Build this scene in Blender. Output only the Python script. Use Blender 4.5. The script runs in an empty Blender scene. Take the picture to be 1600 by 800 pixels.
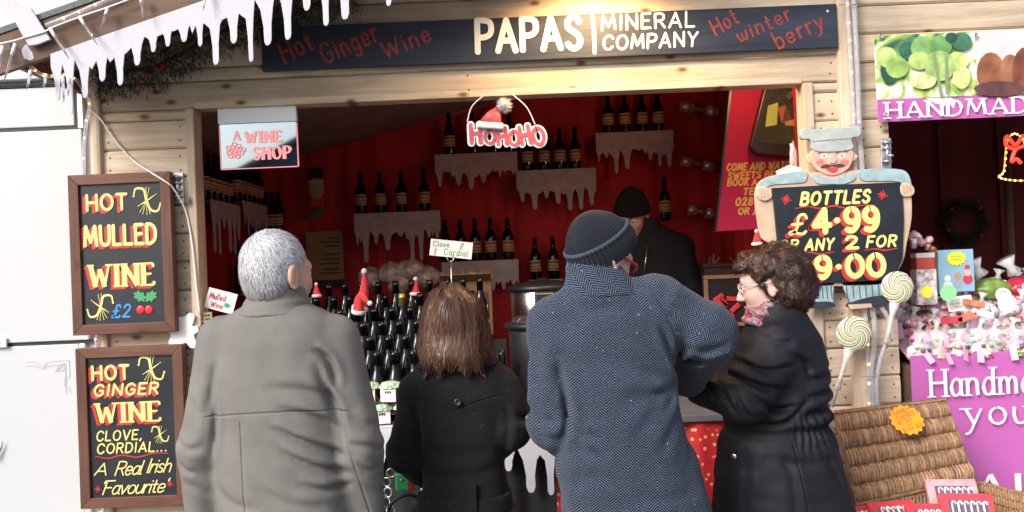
import bpy, bmesh, math, random
import numpy as np
from mathutils import Vector, Matrix, Euler

scene = bpy.context.scene
COL = scene.collection
R = math.radians

# ------------------------------------------------------------------ camera
F_PX, CAM_D, CAM_H, ROLL, PITCH = 1400.0, 3.78, 1.62, R(2.4), R(0.82)
fwd = Vector((0, math.cos(PITCH), math.sin(PITCH)))
rt0 = Vector((1, 0, 0)); up0 = rt0.cross(fwd)
right = rt0 * math.cos(ROLL) - up0 * math.sin(ROLL)
up = rt0 * math.sin(ROLL) + up0 * math.cos(ROLL)
cam_data = bpy.data.cameras.new('camera')
cam = bpy.data.objects.new('camera', cam_data); COL.objects.link(cam)
cam_data.sensor_width = 36.0; cam_data.lens = F_PX / 1600.0 * 36.0
cam_data.clip_start = 0.05; cam_data.clip_end = 2000
M = Matrix((right, up, -fwd)).transposed().to_4x4()
M.translation = (0, -CAM_D, CAM_H)
cam.matrix_world = M
cam_data.dof.use_dof = True
cam_data.dof.focus_distance = 3.05
cam_data.dof.aperture_fstop = 7.0
scene.camera = cam

# ------------------------------------------------------------------ sky and sun (bright overcast winter day)
SUN_EL, SUN_AZ = R(34), R(222)          # azimuth clockwise from +Y: behind the camera, to its left
world = bpy.data.worlds.new('World'); scene.world = world; world.use_nodes = True
wn = world.node_tree.nodes; wl = world.node_tree.links
bg = wn['Background']
sky = wn.new('ShaderNodeTexSky'); sky.sky_type = 'NISHITA'; sky.sun_disc = False
sky.sun_elevation = SUN_EL; sky.sun_rotation = SUN_AZ
sky.air_density = 1.0; sky.dust_density = 4.0; sky.ozone_density = 1.0
hsv = wn.new('ShaderNodeHueSaturation'); hsv.inputs['Saturation'].default_value = 0.75
wl.new(sky.outputs[0], hsv.inputs['Color']); wl.new(hsv.outputs[0], bg.inputs['Color'])
bg.inputs['Strength'].default_value = 0.115
sl = bpy.data.lights.new('sun', 'SUN'); sl.energy = 1.5; sl.angle = R(22); sl.color = (1.0, 0.99, 0.98)
sun = bpy.data.objects.new('sun', sl); COL.objects.link(sun)
sd = Vector((math.sin(SUN_AZ) * math.cos(SUN_EL), math.cos(SUN_AZ) * math.cos(SUN_EL), math.sin(SUN_EL)))
sun.rotation_euler = sd.to_track_quat('Z', 'Y').to_euler()
sun.location = (0, 0, 12)
scene.view_settings.view_transform = 'Standard'
scene.view_settings.look = 'None'
scene.view_settings.gamma = 1.0
scene.view_settings.exposure = 1.02
scene.cycles.max_bounces = 8
scene.cycles.transparent_max_bounces = 12
scene.cycles.use_denoising = True

# ------------------------------------------------------------------ helpers
def P(px, py, Y):
    """a point of the photograph (1600 x 800) at depth Y, used for measuring the place"""
    d = fwd + right * ((px - 800) / F_PX) + up * ((400 - py) / F_PX)
    t = (Y + CAM_D) / d.y
    return Vector((d.x * t, Y, CAM_H + d.z * t))
def SC(Y):
    return F_PX / (Y + CAM_D)
rnd = random.Random(7)

def catmull(pts, n=6, closed=False):
    pts = [Vector(p) for p in pts]
    if len(pts) < 3: return pts
    out = []
    N = len(pts)
    segs = N if closed else N - 1
    for i in range(segs):
        if closed:
            p0, p1, p2, p3 = pts[(i-1) % N], pts[i], pts[(i+1) % N], pts[(i+2) % N]
        else:
            p1, p2 = pts[i], pts[i+1]
            p0 = pts[i-1] if i else p1 * 2 - p2
            p3 = pts[i+2] if i + 2 < N else p2 * 2 - p1
        for k in range(n):
            t = k / n
            out.append(0.5 * ((2*p1) + (p2-p0)*t + (2*p0-5*p1+4*p2-p3)*t*t + (3*p1-p0-3*p2+p3)*t*t*t))
    if not closed: out.append(pts[-1])
    return out

class MB:
    def __init__(s): s.v = []; s.f = []; s.m = []; s.cm = 0
    def add(s, vs, fs):
        b = len(s.v); s.v += [tuple(v) for v in vs]
        s.f += [tuple(b + i for i in f) for f in fs]; s.m += [s.cm] * len(fs)
        return s
    def box(s, x0, x1, y0, y1, z0, z1, rot=None, c=None):
        vs = [Vector((x, y, z)) for x in (x0, x1) for y in (y0, y1) for z in (z0, z1)]
        if rot is not None:
            c = Vector(c) if c is not None else Vector(((x0+x1)/2, (y0+y1)/2, (z0+z1)/2))
            vs = [c + rot @ (v - c) for v in vs]
        return s.add(vs, [(0,1,3,2), (4,6,7,5), (0,4,5,1), (2,3,7,6), (0,2,6,4), (1,5,7,3)])
    def prism(s, outline, y0, y1):
        """outline in x,z (any winding), front face at y0, back at y1"""
        A = sum(outline[i][0]*outline[(i+1) % len(outline)][1] - outline[(i+1) % len(outline)][0]*outline[i][1] for i in range(len(outline)))
        o = list(outline) if A > 0 else list(outline)[::-1]
        n = len(o)
        vs = [(p[0], y0, p[1]) for p in o] + [(p[0], y1, p[1]) for p in o]
        fs = [tuple(range(n)), tuple(range(2*n-1, n-1, -1))]
        fs += [(i, i+n, (i+1) % n + n, (i+1) % n) for i in range(n)]
        return s.add(vs, fs)
    def sheet(s, outline, y):
        A = sum(outline[i][0]*outline[(i+1) % len(outline)][1] - outline[(i+1) % len(outline)][0]*outline[i][1] for i in range(len(outline)))
        o = list(outline) if A > 0 else list(outline)[::-1]
        return s.add([(p[0], y, p[1]) for p in o], [tuple(range(len(o)))])
    def tube(s, path, r, n=8, closed=False, cap=True, flat=None):
        path = [Vector(p) for p in path]; N = len(path)
        rs = r if isinstance(r, (list, tuple)) else [r] * N
        prev = None; rings = []
        for i, p in enumerate(path):
            a = path[i-1] if (i or closed) else p
            b = path[(i+1) % N] if (i < N-1 or closed) else p
            t = (b - a)
            if t.length < 1e-9: t = Vector((0, 0, 1))
            t.normalize()
            if prev is None:
                h = Vector((0, 0, 1)) if abs(t.z) < .9 else Vector((1, 0, 0))
                nrm = t.cross(h).normalized()
            else:
                nrm = prev - t * prev.dot(t)
                if nrm.length < 1e-6: nrm = t.orthogonal()
                nrm.normalize()
            prev = nrm; bn = t.cross(nrm)
            rings.append([p + (nrm * math.cos(2*math.pi*k/n) + bn * math.sin(2*math.pi*k/n)) * rs[i] for k in range(n)])
        vs = [v for ring in rings for v in ring]; fs = []
        for i in range(N if closed else N-1):
            j = (i+1) % N
            for k in range(n):
                l = (k+1) % n
                fs.append((i*n+k, i*n+l, j*n+l, j*n+k))
        if cap and not closed:
            fs.append(tuple(range(n-1, -1, -1))); fs.append(tuple((N-1)*n + k for k in range(n)))
        return s.add(vs, fs)
    def lathe(s, prof, n=24, c=(0, 0, 0), cap=True, mod=None):
        vs = []; fs = []; c = Vector(c)
        for i, (r, z) in enumerate(prof):
            for k in range(n):
                a = 2*math.pi*k/n
                q = r * (mod(a, i) if mod else 1)
                vs.append(c + Vector((q*math.cos(a), q*math.sin(a), z)))
        for i in range(len(prof)-1):
            for k in range(n):
                l = (k+1) % n
                fs.append((i*n+k, i*n+l, (i+1)*n+l, (i+1)*n+k))
        if cap:
            fs.append(tuple(range(n-1, -1, -1))); fs.append(tuple((len(prof)-1)*n + k for k in range(n)))
        return s.add(vs, fs)
    def ball(s, c, r, n=12, m=8, rot=None, noise=0.0):
        r = r if isinstance(r, (tuple, list)) else (r, r, r); c = Vector(c)
        vs = []; fs = []
        for i in range(m+1):
            th = math.pi * i / m
            for k in range(n):
                ph = 2*math.pi*k/n
                v = Vector((r[0]*math.sin(th)*math.cos(ph), r[1]*math.sin(th)*math.sin(ph), r[2]*math.cos(th)))
                if noise: v *= 1 + rnd.uniform(-noise, noise)
                if rot is not None: v = rot @ v
                vs.append(c + v)
        for i in range(m):
            for k in range(n):
                l = (k+1) % n
                fs.append((i*n+k, (i+1)*n+k, (i+1)*n+l, i*n+l))
        return s.add(vs, fs)
    def grid(s, fn, nu, nv, wrap_u=False):
        vs = [fn(i / nu, j / nv) for j in range(nv+1) for i in range(nu + (0 if wrap_u else 1))]
        w = nu if wrap_u else nu + 1; fs = []
        for j in range(nv):
            for i in range(nu):
                k = (i+1) % w
                fs.append((j*w+i, j*w+k, (j+1)*w+k, (j+1)*w+i))
        return s.add(vs, fs)
    def xf(s, mat, start=0):
        s.v = s.v[:start] + [tuple(mat @ Vector(v)) for v in s.v[start:]]
        return s
    def mesh(s, name, mats=None, smooth=False):
        me = bpy.data.meshes.new(name); me.from_pydata(s.v, [], s.f); me.update()
        for m in (mats if isinstance(mats, (list, tuple)) else [mats]):
            if m is not None: me.materials.append(m)
        if any(s.m): me.polygons.foreach_set('material_index', s.m)
        if smooth: me.polygons.foreach_set('use_smooth', [True] * len(me.polygons))
        return me
    def build(s, name, mats, parent=None, loc=(0, 0, 0), rot=(0, 0, 0), smooth=False, bevel=0, solid=0, subd=0):
        me = s.mesh(name, mats, smooth)
        return link(name, me, parent, loc, rot, bevel, solid, subd)

def link(name, me, parent=None, loc=(0, 0, 0), rot=(0, 0, 0), bevel=0, solid=0, subd=0):
    o = bpy.data.objects.new(name, me); COL.objects.link(o)
    o.location = loc; o.rotation_euler = rot
    if parent is not None: o.parent = parent
    if solid:
        md = o.modifiers.new('solid', 'SOLIDIFY'); md.thickness = solid; md.offset = 0
    if bevel:
        md = o.modifiers.new('bevel', 'BEVEL'); md.width = bevel; md.segments = 2; md.limit_method = 'ANGLE'; md.angle_limit = R(40)
    if subd:
        md = o.modifiers.new('subd', 'SUBSURF'); md.levels = subd; md.render_levels = subd
    return o
def empty(name, loc=(0, 0, 0), rot=(0, 0, 0)):
    o = bpy.data.objects.new(name, None); COL.objects.link(o); o.location = loc; o.rotation_euler = rot
    o.empty_display_size = .1
    return o
def tag(o, label=None, cat=None, group=None, kind=None):
    if label: o['label'] = label
    if cat: o['category'] = cat
    if group: o['group'] = group
    if kind: o['kind'] = kind
    return o
def copy_tree(o, parent=None):
    c = o.copy(); COL.objects.link(c); c.parent = parent
    for ch in o.children: copy_tree(ch, c)
    return c

# ------------------------------------------------------------------ materials
MATS = {}
def nodes_of(m):
    return m.node_tree.nodes, m.node_tree.links, m.node_tree.nodes['Principled BSDF']
def mat(name, col, rough=.6, metal=0, spec=.5, var=0.0, vscale=8, bump=0, bscale=60, trans=0, sheen=0, coat=0, emit=None, estr=0, alpha=1, ior=1.45, sss=0, stretch=(1, 1, 1)):
    if name in MATS: return MATS[name]
    m = bpy.data.materials.new(name); m.use_nodes = True
    N, L, b = nodes_of(m)
    b.inputs['Base Color'].default_value = (*col, 1); b.inputs['Roughness'].default_value = rough
    b.inputs['Metallic'].default_value = metal; b.inputs['Specular IOR Level'].default_value = spec
    b.inputs['Transmission Weight'].default_value = trans; b.inputs['IOR'].default_value = ior
    b.inputs['Sheen Weight'].default_value = sheen; b.inputs['Coat Weight'].default_value = coat
    b.inputs['Alpha'].default_value = alpha
    if sss:
        b.inputs['Subsurface Weight'].default_value = sss; b.inputs['Subsurface Radius'].default_value = (.02, .008, .004)
    if emit: b.inputs['Emission Color'].default_value = (*emit, 1); b.inputs['Emission Strength'].default_value = estr
    if var or bump:
        tc = N.new('ShaderNodeTexCoord'); mp = N.new('ShaderNodeMapping'); mp.inputs['Scale'].default_value = stretch
        L.new(tc.outputs['Object'], mp.inputs['Vector'])
    if var:
        nz = N.new('ShaderNodeTexNoise'); nz.inputs['Scale'].default_value = vscale; nz.inputs['Detail'].default_value = 5
        L.new(mp.outputs[0], nz.inputs['Vector'])
        hs = N.new('ShaderNodeHueSaturation'); hs.inputs['Color'].default_value = (*col, 1)
        mr = N.new('ShaderNodeMapRange'); mr.inputs['From Min'].default_value = .3; mr.inputs['From Max'].default_value = .7
        mr.inputs['To Min'].default_value = 1 - var; mr.inputs['To Max'].default_value = 1 + var
        L.new(nz.outputs['Fac'], mr.inputs['Value']); L.new(mr.outputs[0], hs.inputs['Value']); L.new(hs.outputs[0], b.inputs['Base Color'])
    if bump:
        nz = N.new('ShaderNodeTexNoise'); nz.inputs['Scale'].default_value = bscale; nz.inputs['Detail'].default_value = 4
        L.new(mp.outputs[0], nz.inputs['Vector'])
        bp = N.new('ShaderNodeBump'); bp.inputs['Strength'].default_value = bump; bp.inputs['Distance'].default_value = .004
        L.new(nz.outputs['Fac'], bp.inputs['Height']); L.new(bp.outputs[0], b.inputs['Normal'])
    MATS[name] = m
    return m

def wood(name, c1, c2, knot=(.16, .07, .03), rough=.65, scale=1.0, vertical=False):
    """pine: grain stretched along the board, a few knots, different on every board"""
    m = bpy.data.materials.new(name); m.use_nodes = True
    N, L, b = nodes_of(m)
    tc = N.new('ShaderNodeTexCoord'); oi = N.new('ShaderNodeObjectInfo')
    cmb = N.new('ShaderNodeVectorMath'); cmb.operation = 'SCALE'; cmb.inputs['Scale'].default_value = 37.0
    tov = N.new('ShaderNodeCombineXYZ')
    L.new(oi.outputs['Random'], tov.inputs[0]); L.new(oi.outputs['Random'], tov.inputs[1]); L.new(oi.outputs['Random'], tov.inputs[2])
    L.new(tov.outputs[0], cmb.inputs[0])
    addv = N.new('ShaderNodeVectorMath'); addv.operation = 'ADD'
    L.new(tc.outputs['Object'], addv.inputs[0]); L.new(cmb.outputs[0], addv.inputs[1])
    mp = N.new('ShaderNodeMapping')
    mp.inputs['Scale'].default_value = (14*scale, 14*scale, 1.1*scale) if vertical else (1.1*scale, 14*scale, 14*scale)
    L.new(addv.outputs[0], mp.inputs['Vector'])
    # knots bend the grain
    mk = N.new('ShaderNodeMapping'); mk.inputs['Scale'].default_value = (9, 0, 4.5) if vertical else (4.5, 0, 9); mk.inputs['Rotation'].default_value = (R(-90), 0, 0)
    L.new(addv.outputs[0], mk.inputs['Vector'])
    vo = N.new('ShaderNodeTexVoronoi'); vo.inputs['Scale'].default_value = 1.0; vo.voronoi_dimensions = '2D'; L.new(mk.outputs[0], vo.inputs['Vector'])
    kn = N.new('ShaderNodeMapRange'); kn.inputs['From Min'].default_value = .04; kn.inputs['From Max'].default_value = .14
    kn.inputs['To Min'].default_value = 1; kn.inputs['To Max'].default_value = 0
    L.new(vo.outputs['Distance'], kn.inputs['Value'])
    # only some of the cells carry a knot
    sep = N.new('ShaderNodeSeparateColor'); L.new(vo.outputs['Color'], sep.inputs[0])
    gt = N.new('ShaderNodeMath'); gt.operation = 'GREATER_THAN'; gt.inputs[1].default_value = .55; L.new(sep.outputs[0], gt.inputs[0])
    km = N.new('ShaderNodeMath'); km.operation = 'MULTIPLY'; L.new(kn.outputs[0], km.inputs[0]); L.new(gt.outputs[0], km.inputs[1])
    nz = N.new('ShaderNodeTexNoise'); nz.inputs['Scale'].default_value = 2.2; nz.inputs['Detail'].default_value = 8
    nz.inputs['Roughness'].default_value = .62; nz.inputs['Distortion'].default_value = .7
    L.new(mp.outputs[0], nz.inputs['Vector'])
    cr = N.new('ShaderNodeValToRGB'); cr.color_ramp.elements[0].position = .36; cr.color_ramp.elements[1].position = .64
    cr.color_ramp.elements[0].color = (*c2, 1); cr.color_ramp.elements[1].color = (*c1, 1)
    L.new(nz.outputs['Fac'], cr.inputs[0])
    mx = N.new('ShaderNodeMix'); mx.data_type = 'RGBA'; mx.inputs[7].default_value = (*knot, 1)
    L.new(km.outputs[0], mx.inputs[0]); L.new(cr.outputs[0], mx.inputs[6])
    # board to board tone
    hs = N.new('ShaderNodeHueSaturation'); mr = N.new('ShaderNodeMapRange')
    mr.inputs['To Min'].default_value = .82; mr.inputs['To Max'].default_value = 1.12
    L.new(oi.outputs['Random'], mr.inputs['Value']); L.new(mr.outputs[0], hs.inputs['Value']); L.new(mx.outputs[2], hs.inputs['Color'])
    # weather stains
    n2 = N.new('ShaderNodeTexNoise'); n2.inputs['Scale'].default_value = 3.0; n2.inputs['Detail'].default_value = 6
    L.new(addv.outputs[0], n2.inputs['Vector'])
    m2 = N.new('ShaderNodeMapRange'); m2.inputs['From Min'].default_value = .35; m2.inputs['From Max'].default_value = .6
    m2.inputs['To Min'].default_value = .72; m2.inputs['To Max'].default_value = 1
    L.new(n2.outputs['Fac'], m2.inputs['Value'])
    mul = N.new('ShaderNodeMix'); mul.data_type = 'RGBA'; mul.blend_type = 'MULTIPLY'; mul.inputs[0].default_value = .8
    L.new(hs.outputs[0], mul.inputs[6]); L.new(m2.outputs[0], mul.inputs[7]); L.new(mul.outputs[2], b.inputs['Base Color'])
    bp = N.new('ShaderNodeBump'); bp.inputs['Strength'].default_value = .35; bp.inputs['Distance'].default_value = .003
    L.new(nz.outputs['Fac'], bp.inputs['Height']); L.new(bp.outputs[0], b.inputs['Normal'])
    b.inputs['Roughness'].default_value = rough; b.inputs['Specular IOR Level'].default_value = .3
    MATS[name] = m
    return m

W_PINE = wood('pine', (.66, .545, .42), (.49, .37, .26), knot=(.17, .085, .04))
W_PINEV = wood('pine_upright', (.64, .52, .40), (.49, .37, .26), knot=(.17, .085, .04), vertical=True)
W_DARK = wood('stained_brown', (.17, .075, .05), (.115, .05, .034), knot=(.08, .03, .02), rough=.5, scale=1.5)
W_DARKV = wood('stained_brown_upright', (.17, .075, .05), (.115, .05, .034), knot=(.08, .03, .02), rough=.5, scale=1.5, vertical=True)
W_ROOF = wood('rough_roof_timber', (.20, .12, .08), (.12, .07, .05))
M_FELT = mat('white_felt', (.52, .515, .57), .95, sheen=.3, bump=.5, bscale=220)
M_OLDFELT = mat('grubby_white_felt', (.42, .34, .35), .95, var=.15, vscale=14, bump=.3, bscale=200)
M_RED = mat('red_drape', (.42, .012, .014), .75, var=.2, vscale=3, bump=.25, bscale=14)
M_CEIL = mat('dingy_liner', (.30, .22, .19), .85, var=.2, vscale=4)
M_BLACK = mat('black_plastic', (.012, .012, .014), .4)
M_BLACKMAT = mat('black_cloth', (.012, .012, .015), .9, bump=.3, bscale=300)
M_STEEL = mat('brushed_steel', (.62, .63, .65), .25, metal=1, bump=.05, bscale=200, stretch=(1, 1, 30))
M_ZINC = mat('zinc_bolt', (.55, .57, .6), .42, metal=1, var=.2, vscale=40)
M_CHALK = mat('blackboard_paint', (.012, .016, .024), .42, var=.35, vscale=9, bump=.12, bscale=90)
M_SIGNBLUE = mat('weathered_navy_paint', (.017, .025, .045), .62, var=.45, vscale=6, bump=.4, bscale=30, stretch=(.25, 1, 3))
M_YEL = mat('signwriter_yellow', (.72, .63, .22), .5, var=.08, vscale=60)
M_REDP = mat('signwriter_red', (.50, .03, .03), .5, var=.1, vscale=60)
M_BRUSHRED = mat('thin_red_brushwork', (.27, .035, .03), .55, var=.3, vscale=50)
M_WHITEP = mat('white_brush_paint', (.82, .81, .78), .5, var=.08, vscale=60)
M_GREENP = mat('holly_green', (.05, .30, .12), .5)
M_BLUEP = mat('chalk_blue', (.05, .25, .62), .7)
M_WHITE = mat('white_plastic', (.78, .78, .80), .35)
M_PAPER = mat('white_card', (.78, .76, .74), .7)
M_GLASSDARK = mat('dark_bottle_glass', (.003, .004, .005), .06, spec=.5)
M_CLEAR = mat('clear_plastic', (.92, .94, .98), .08, trans=.9, ior=1.3)
# ------------------------------------------------------------------ brush lettering
def _O(cx, cy, rx, ry): return [(cx + rx*math.cos(R(90+a)), cy + ry*math.sin(R(90+a))) for a in range(0, 361, 45)]
G = {  # glyph: width, strokes ('l' straight, 's' curved)
'A': (.74, [('l', [(0,0),(.37,1)]), ('l', [(.37,1),(.74,0)]), ('l', [(.13,.33),(.61,.33)])]),
'B': (.58, [('l', [(0,0),(0,1)]), ('s', [(0,1),(.3,1),(.5,.9),(.5,.66),(.32,.54),(0,.53)]), ('s', [(0,.53),(.34,.53),(.57,.42),(.57,.13),(.34,0),(0,0)])]),
'C': (.66, [('s', [(.66,.8),(.52,.96),(.32,1),(.1,.84),(.01,.5),(.1,.16),(.32,0),(.52,.04),(.66,.2)])]),
'D': (.64, [('l', [(0,0),(0,1)]), ('s', [(0,1),(.28,1),(.54,.84),(.64,.5),(.54,.16),(.28,0),(0,0)])]),
'E': (.52, [('l', [(0,0),(0,1)]), ('l', [(0,1),(.52,1)]), ('l', [(0,.52),(.43,.52)]), ('l', [(0,0),(.54,0)])]),
'F': (.50, [('l', [(0,0),(0,1)]), ('l', [(0,1),(.52,1)]), ('l', [(0,.5),(.42,.5)])]),
'G': (.68, [('s', [(.64,.8),(.5,.96),(.32,1),(.1,.84),(.01,.5),(.1,.16),(.32,0),(.52,.05),(.64,.18)]), ('l', [(.65,.16),(.65,.45)]), ('l', [(.66,.45),(.4,.45)])]),
'H': (.64, [('l', [(0,0),(0,1)]), ('l', [(.64,0),(.64,1)]), ('l', [(0,.51),(.64,.51)])]),
'I': (.10, [('l', [(.05,0),(.05,1)])]),
'K': (.60, [('l', [(0,0),(0,1)]), ('l', [(.56,1),(0,.42)]), ('l', [(.2,.6),(.6,0)])]),
'L': (.50, [('l', [(0,0),(0,1)]), ('l', [(0,0),(.52,0)])]),
'M': (.86, [('l', [(0,0),(.1,1)]), ('l', [(.1,1),(.43,.18)]), ('l', [(.43,.18),(.76,1)]), ('l', [(.76,1),(.86,0)])]),
'N': (.66, [('l', [(0,0),(0,1)]), ('l', [(0,1),(.66,0)]), ('l', [(.66,0),(.66,1)])]),
'O': (.74, [('s', _O(.37,.5,.37,.5))]),
'P': (.56, [('l', [(0,0),(0,1)]), ('s', [(0,1),(.32,1),(.56,.9),(.56,.6),(.32,.47),(0,.46)])]),
'R': (.60, [('l', [(0,0),(0,1)]), ('s', [(0,1),(.32,1),(.54,.9),(.54,.62),(.32,.5),(0,.49)]), ('l', [(.28,.5),(.6,0)])]),
'S': (.54, [('s', [(.52,.84),(.4,.98),(.2,1),(.04,.86),(.06,.66),(.28,.53),(.48,.4),(.54,.2),(.4,.03),(.2,0),(.02,.14)])]),
'T': (.62, [('l', [(.31,0),(.31,1)]), ('l', [(0,1),(.62,1)])]),
'U': (.64, [('s', [(0,1),(0,.6),(.01,.26),(.14,.04),(.32,0),(.5,.04),(.63,.26),(.64,.6),(.64,1)])]),
'V': (.70, [('l', [(0,1),(.35,0)]), ('l', [(.35,0),(.7,1)])]),
'W': (.98, [('l', [(0,1),(.25,0)]), ('l', [(.25,0),(.49,.82)]), ('l', [(.49,.82),(.73,0)]), ('l', [(.73,0),(.98,1)])]),
'Y': (.64, [('l', [(0,1),(.32,.48)]), ('l', [(.64,1),(.32,.48)]), ('l', [(.32,.48),(.32,0)])]),
'a': (.48, [('s', [(.44,.5),(.3,.63),(.12,.56),(.02,.3),(.12,.03),(.3,.04),(.44,.2)]), ('s', [(.46,.62),(.44,.3),(.46,.05),(.54,.02)])]),
'b': (.48, [('l', [(.02,1),(.02,0)]), ('s', [(.02,.42),(.16,.6),(.36,.58),(.47,.32),(.38,.05),(.18,0),(.02,.12)])]),
'c': (.44, [('s', [(.44,.5),(.3,.62),(.12,.56),(.02,.31),(.12,.05),(.28,0),(.44,.12)])]),
'd': (.50, [('s', [(.44,.5),(.3,.63),(.12,.56),(.02,.3),(.12,.03),(.3,.03),(.44,.2)]), ('l', [(.46,1),(.46,0)])]),
'e': (.46, [('s', [(.03,.32),(.42,.34),(.4,.54),(.24,.63),(.08,.54),(.02,.3),(.1,.06),(.26,0),(.44,.12)])]),
'f': (.34, [('s', [(.36,.92),(.26,1),(.16,.9),(.15,.6),(.14,0)]), ('l', [(0,.58),(.32,.58)])]),
'g': (.50, [('s', [(.44,.5),(.3,.63),(.12,.56),(.02,.3),(.12,.05),(.3,.05),(.44,.2)]), ('s', [(.46,.62),(.46,0),(.4,-.28),(.22,-.36),(.04,-.24)])]),
'h': (.46, [('l', [(.02,1),(.02,0)]), ('s', [(.02,.4),(.14,.58),(.3,.62),(.42,.5),(.44,.3),(.45,0)])]),
'i': (.08, [('l', [(.04,.62),(.04,0)]), ('l', [(.04,.84),(.05,.88)])]),
'k': (.44, [('l', [(.02,1),(.02,0)]), ('l', [(.4,.62),(.02,.26)]), ('l', [(.16,.38),(.44,0)])]),
'l': (.12, [('s', [(.03,1),(.03,.4),(.05,.06),(.14,.02)])]),
'm': (.74, [('l', [(.02,.62),(.02,0)]), ('s', [(.02,.42),(.14,.6),(.28,.6),(.36,.42),(.37,0)]), ('s', [(.37,.42),(.5,.6),(.64,.6),(.71,.42),(.72,0)])]),
'n': (.46, [('l', [(.02,.62),(.02,0)]), ('s', [(.02,.4),(.14,.58),(.3,.62),(.42,.5),(.44,.3),(.45,0)])]),
'o': (.48, [('s', _O(.24,.31,.23,.31))]),
'p': (.48, [('l', [(.02,.62),(.02,-.36)]), ('s', [(.02,.42),(.16,.6),(.36,.58),(.47,.32),(.38,.05),(.18,0),(.02,.12)])]),
'r': (.32, [('l', [(.02,.62),(.02,0)]), ('s', [(.02,.36),(.12,.56),(.24,.62),(.34,.56)])]),
's': (.38, [('s', [(.36,.52),(.22,.63),(.05,.54),(.08,.38),(.28,.28),(.36,.14),(.24,0),(.02,.08)])]),
't': (.32, [('s', [(.14,.9),(.13,.4),(.16,.06),(.32,.04)]), ('l', [(0,.6),(.3,.62)])]),
'u': (.46, [('s', [(.02,.62),(.01,.3),(.08,.04),(.22,0),(.38,.12),(.44,.3)]), ('l', [(.45,.62),(.45,0)])]),
'v': (.44, [('l', [(0,.62),(.21,0)]), ('l', [(.21,0),(.44,.62)])]),
'w': (.66, [('s', [(0,.62),(.08,.14),(.2,.02),(.3,.2),(.34,.5)]), ('s', [(.33,.4),(.38,.1),(.5,.02),(.6,.2),(.66,.62)])]),
'y': (.46, [('l', [(0,.62),(.23,.04)]), ('s', [(.46,.62),(.23,.02),(.1,-.28),(-.04,-.34)])]),
'0': (.62, [('s', _O(.31,.5,.31,.5))]),
'2': (.56, [('s', [(.03,.76),(.12,.96),(.32,1),(.5,.88),(.5,.66),(.3,.36),(.02,.02)]), ('l', [(.02,.02),(.58,.02)])]),
'4': (.64, [('l', [(.46,0),(.46,1)]), ('l', [(.46,1),(0,.3)]), ('l', [(0,.3),(.66,.3)])]),
'5': (.54, [('l', [(.5,1),(.1,1)]), ('l', [(.1,1),(.06,.56)]), ('s', [(.06,.56),(.26,.64),(.5,.5),(.52,.22),(.36,.02),(.14,0),(0,.12)])]),
'8': (.54, [('s', _O(.27,.75,.2,.25)), ('s', _O(.27,.25,.26,.25))]),
'9': (.58, [('s', _O(.29,.70,.26,.30)), ('s', [(.55,.74),(.56,.5),(.48,.2),(.3,.01),(.08,.05)])]),
'1': (.2, [('l', [(0,.8),(.14,1)]), ('l', [(.14,1),(.14,0)])]),
'£': (.62, [('s', [(.6,.82),(.5,1),(.32,.98),(.26,.76),(.28,.4),(.2,.1),(.04,0),(.02,.1),(.16,.12),(.36,.02),(.56,0),(.66,.12)]), ('l', [(.06,.5),(.46,.54)])]),
'.': (.12, [('l', [(.04,.02),(.08,.02)])]), ',': (.14, [('l', [(.1,.06),(.02,-.16)])]), '·': (.2, [('l', [(.09,.5),(.11,.5)])]),
"'": (.1, [('l', [(.06,1),(.03,.82)])]), '&': (.66, [('s', [(.64,.02),(.2,.66),(.26,.96),(.44,.9),(.4,.68),(.06,.3),(.12,.04),(.36,.02),(.6,.4)])]), ' ': (.36, []),
}
_lift = [0]
def ribbon(mb, pts, w, y, roman=0.0, caps=True, taper=0.0):
    """one brush stroke: a flat band in x,z, each a hair above the one before"""
    pts = [Vector((p[0], p[1])) for p in pts]
    _lift[0] = (_lift[0] + 1) % 9
    y = y - _lift[0] * 0.00011
    n = len(pts); L = []; Rr = []
    for i, p in enumerate(pts):
        a = pts[max(0, i-1)]; b = pts[min(n-1, i+1)]
        t = (b - a)
        if t.length < 1e-9: t = Vector((1, 0))
        t.normalize(); nn = Vector((-t.y, t.x))
        ww = w
        if roman:
            k = abs(t.x * math.sin(R(12)) + t.y * math.cos(R(12)) * (1 if True else 0))
            if t.x * t.y > 0.12: k *= .32          # up-right diagonals are the thin ones
            ww = w * (1 - roman + roman * k)
        if taper: ww *= 1 - taper * abs(2 * i / (n-1) - 1) ** 2
        L.append(p + nn * ww / 2); Rr.append(p - nn * ww / 2)
    vs = [(v.x, y, v.y) for v in L] + [(v.x, y, v.y) for v in Rr]
    mb.add(vs, [(i, n+i, n+i+1, i+1) for i in range(n-1)])
    if caps:
        for p, q in ((pts[0], pts[1] if n > 1 else pts[0]), (pts[-1], pts[-2] if n > 1 else pts[-1])):
            d = (p - q)
            if d.length < 1e-9: d = Vector((1, 0))
            d.normalize(); m = Vector((-d.y, d.x)); K = 6
            r = w / 2
            ring = [p + (m * math.cos(math.pi*k/K) + d * math.sin(math.pi*k/K)) * r for k in range(K+1)]
            A = sum(ring[i].x*ring[(i+1) % (K+1)].y - ring[(i+1) % (K+1)].x*ring[i].y for i in range(K+1))
            if A < 0: ring = ring[::-1]
            mb.add([(v.x, y - .00005, v.y) for v in ring], [tuple(range(K+1))])

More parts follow.
